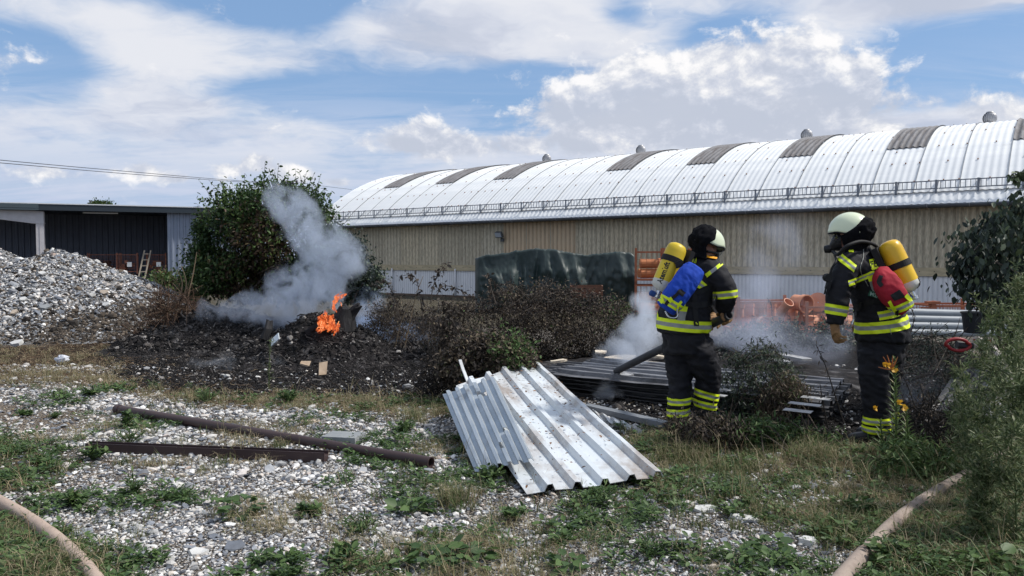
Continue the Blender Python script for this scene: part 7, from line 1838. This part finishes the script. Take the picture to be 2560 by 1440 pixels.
band('reflective_band', bg1, bme1, (1650, 744), (1694, 770), 9.5, YB, ylim=(5.6, 6.36), off=.004)
strap(bg1, bt1, [(1700, 725), (1690, 738), (1672, 752), (1664, 762)], 8, m_strap, .010, 'side_strap'); strap(bg1, bt1, [(1652, 735), (1658, 750), (1654, 758)], 6, m_yellow, .012, 'pull_strap'); strap(bg1, bt1, [(1703, 752), (1696, 762), (1692, 772)], 6, m_yellow, .012, 'pull_strap')
decal('buckle', bg1, bt1, [(1669, 748), (1676, 757), (1683, 751), (1677, 742)], [m_yellow], off=.014)
decal('flap', bg1, bt1, [(1694, 732), (1702, 722), (1714, 732), (1706, 742)], [m_strap], off=.008)
mb = MB(); cc = YB - .08; mb.tube(spline([P(1663, 778, cc), P(1672, 792, cc), P(1686, 795, cc), P(1694, 790, cc), P(1693, 778, cc), P(1694, 765, cc)], 6), .007, 6); mb.build('carabiner', m_steel, bg1, keep=True, smooth=True)
# ================================================================== smoke, fire
def smoke(name, label, blobs, dens, thr, nscale, namp, col=(.80, .86, .95), grow=1.5, rise=(1, .4, .8), voxel=.09, anis=.15):
    """blobs: (centre, radius vec, weight); one closed lumpy body of smoke, thin at its skin"""
    mb = MB()
    for c, r, w in blobs: mb.ball(c, tuple(q * grow for q in r), 14)
    me = mb.mesh('tmp', m_white); o = bpy.data.objects.new('tmp', me); COL.objects.link(o)
    rm = o.modifiers.new('r', 'REMESH'); rm.mode = 'VOXEL'; rm.voxel_size = voxel
    dg = bpy.context.evaluated_depsgraph_get(); dg.update(); out_ = bpy.data.meshes.new_from_object(o.evaluated_get(dg)); bpy.data.objects.remove(o)
    m = bpy.data.materials.new(name + '_air'); m.use_nodes = True; g = N(m.node_tree); g.n.clear(); out = g.new('OutputMaterial')
    pv = g.new('NewGeometry').outputs['Position'] if False else g.new('TexCoord').outputs['Object']
    wob = g.vm('SCALE', g.vm('SUBTRACT', g.noise(g.mapping(pv, scale=rise), nscale * .6, 2, .5, color=True), (.5, .5, .5)), scale=.75 / nscale * 2)
    pw = g.vm('ADD', pv, wob); tot = None
    for c, r, w in blobs:
        q = g.vm('MULTIPLY', g.vm('SUBTRACT', pw, tuple(c)), tuple(1 / a for a in r)); d2 = g.vm('DOT_PRODUCT', q, q)
        e = g.math('MULTIPLY', g.math('MAXIMUM', g.math('SUBTRACT', 1.0, g.math('MULTIPLY', d2, .5)), 0.0), w)
        tot = e if tot is None else g.math('ADD', tot, e)
    tot = g.math('MINIMUM', tot, 1.1); nz = g.noise(g.mapping(pw, scale=rise), nscale, 5, .62)
    v = g.smooth(g.math('ADD', nz, g.math('MULTIPLY', g.math('SUBTRACT', tot, .75), thr)), .5 - .11 / namp, .5 + .13 / namp)
    den = g.math('MULTIPLY', g.math('MULTIPLY', v, g.smooth(tot, .06, 1.1)), dens)
    pvn = g.new('VolumePrincipled'); pvn.inputs['Color'].default_value = (*col, 1); pvn.inputs['Anisotropy'].default_value = anis; g.put(pvn.inputs['Density'], den)
    g.l.new(pvn.outputs[0], out.inputs['Volume'])
    m.cycles.volume_step_rate = 1.0
    out_.materials.clear(); out_.materials.append(m); out_.name = name
    return tag(place(out_, name), label, None, None, 'stuff')
def B(px, py, Y, rx, ry, rd=None, w=1.0):
    k = Y / F; return (P(px, py, Y), (rx * k, (rd if rd is not None else rx * k), ry * k), w)
YS = 12.6
def puffs(path, n, seed, spread=.75, rk=(.42, .75), w=(.55, 1.0), Y=YS):
    r_ = random.Random(seed); out_ = []
    for i in range(n):
        u = (i + r_.random()) / n * (len(path) - 1); k = min(int(u), len(path) - 2); t = u - k; a, b = path[k], path[k + 1]
        x_, y_, q, ww = [a[j] * (1 - t) + b[j] * t for j in range(4)]; rr = q * r_.uniform(*rk)
        out_.append(B(x_ + r_.gauss(0, .5) * q * spread, y_ + r_.gauss(0, .35) * q * spread, Y + r_.gauss(0, .3) * q * Y / F, rr * r_.uniform(.85, 1.25), rr * r_.uniform(.8, 1.15), rr * .6 * Y / F, ww * r_.uniform(*w)))
    return out_
main = puffs([(690, 795, 40, .8), (740, 765, 60, 1), (785, 715, 70, 1.1), (800, 660, 66, 1.1), (795, 610, 64, 1.0), (765, 565, 56, .9), (728, 530, 46, .8), (700, 500, 36, .6), (682, 470, 30, .4)], 26, 5, .9, (.6, 1.1), (.30, .75))
low = puffs([(500, 770, 34, .6), (560, 778, 36, .8), (620, 772, 40, .9), (680, 770, 44, .9)], 9, 8, .8, (.6, 1.1), (.4, .9))
smoke('smoke', None, main + low, 2.35, .26, 4.2, 1.2, (.76, .84, .97), grow=1.42)
smoke('smoke', None, [B(900, 850, 12.6, 80, 45, .5, .7), B(970, 845, 12.4, 90, 40, .5, .7), B(920, 790, 12.6, 55, 70, .4, .5), B(1060, 850, 12.0, 80, 45, .5, .4), B(1000, 790, 12.5, 110, 70, .4, .35)], 2.6, .22, 2.4, 1.0, (.62, .76, 1.0))
smoke('smoke', None, [B(600, 880, 11.0, 70, 20, .3, .5), B(550, 905, 10.4, 90, 14, .35, .6), B(690, 905, 10.2, 60, 14, .3, .4)], 1.4, .2, 4, 1.0)
smoke('smoke', None, [B(1590, 850, 9.2, 55, 45, .35, .9), B(1625, 800, 9.3, 50, 60, .35, .9), B(1600, 760, 9.4, 40, 40, .3, .5), B(1555, 890, 9.0, 60, 30, .35, .8), B(1510, 955, 8.4, 55, 20, .25, 1.0), B(1540, 985, 8.1, 60, 16, .25, .8), B(1500, 870, 9.5, 50, 50, .3, .4)], 3.2, .28, 4.2, 1.3, voxel=.06)
smoke('smoke', None, [B(1830, 850, 10.2, 70, 45, .5, .9), B(1900, 860, 10.2, 80, 45, .5, .85), B(1980, 850, 10.2, 90, 50, .5, .7), B(2060, 870, 10.2, 80, 70, .5, .55), B(1890, 780, 10.4, 110, 70, .5, .6), B(1980, 720, 10.6, 130, 80, .5, .55), B(1960, 640, 10.8, 130, 80, .5, .5), B(1950, 570, 11, 130, 60, .5, .35), B(2130, 800, 10.2, 60, 110, .4, .35)],
      .95, .15, 1.8, .8, (.74, .80, .95), voxel=.1)
smoke('smoke', None, [B(2080, 940, 8.6, 80, 60, .4, .5), B(2290, 950, 8.0, 80, 70, .4, .7), B(2340, 1000, 7.6, 70, 50, .3, .6), B(2200, 980, 8.2, 80, 50, .35, .5)], .55, .2, 2.6, 1.0, (.66, .72, .85), voxel=.08)

fm = bpy.data.materials.new('flame'); fm.use_nodes = True; g = N(fm.node_tree); g.n.clear(); out = g.new('OutputMaterial')
tc = g.new('TexCoord').outputs['Object']; nz = g.noise(g.mapping(tc, scale=(1, 1, .45)), 24, 4, .6, .6)
em = g.new('Emission'); g.put(em.inputs[0], g.ramp(nz, [(.30, (.5, .04, .008)), (.50, (1, .13, .03)), (.60, (1, .26, .08)), (.72, (1, .52, .26))])); g.put(em.inputs[1], g.ramp(nz, [(.4, .28), (.72, .8)]))
tp_ = g.new('BsdfTransparent'); mx = g.new('MixShader'); lw = g.new('LayerWeight'); lw.inputs[0].default_value = .4
g.put(mx.inputs[0], g.math('MULTIPLY', g.smooth(nz, .44, .62), g.smooth(lw.outputs['Facing'], .95, .40))); g.l.new(tp_.outputs[0], mx.inputs[1]); g.l.new(em.outputs[0], mx.inputs[2]); g.l.new(mx.outputs[0], out.inputs[0])
fire = thing('fire', 'orange flames licking up beside the charred stump', 'fire', P(820, 820, 11.2))
def flame(pix, rad, Y):
    pts = spline([P(a, b, Y + R.uniform(-.08, .08)) for a, b in pix], 6); mb = MB(); rr = np.interp(np.linspace(0, 1, len(pts)), np.linspace(0, 1, len(rad)), rad); mb.tube(pts, rr, 9)
    mb.v = [tuple(Vector(v) + Vector((mn.noise(Vector(v) * 9), mn.noise(Vector(v) * 9 + Vector((5, 0, 0))), mn.noise(Vector(v) * 9 + Vector((0, 5, 0))))) * .035) for v in mb.v]
    mb.build('flame', fm, fire, smooth=True, keep=True)
for k in range(24):
    a0 = R.uniform(798, 826); b0 = R.uniform(800, 832) + (812 - a0) * .2; h = R.uniform(12, 34)
    flame([(a0, b0), (a0 + R.uniform(-6, 5), b0 - h * .5), (a0 + R.uniform(-6, 12), b0 - h)], [.02, R.uniform(.028, .05), .03, .006], 10.95 + R.uniform(-.15, .1))
for k in range(7):
    a0 = R.uniform(826, 848); b0 = R.uniform(825, 842); h = R.uniform(12, 30)
    flame([(a0, b0), (a0 + R.uniform(0, 6), b0 - h * .5), (a0 + R.uniform(2, 12), b0 - h)], [.01, .02, .015, .004], 10.95)
flame([(838, 778), (833, 762), (838, 750), (848, 742), (866, 737)], [.02, .03, .028, .03, .006], 11.3); flame([(836, 775), (834, 760), (842, 748), (840, 738), (853, 733)], [.015, .025, .02, .022, .005], 11.35)
flame([(848, 755), (853, 761), (856, 762)], [.006, .014, .004], 11.3); flame([(846, 748), (858, 743), (864, 740)], [.01, .022, .005], 11.28)
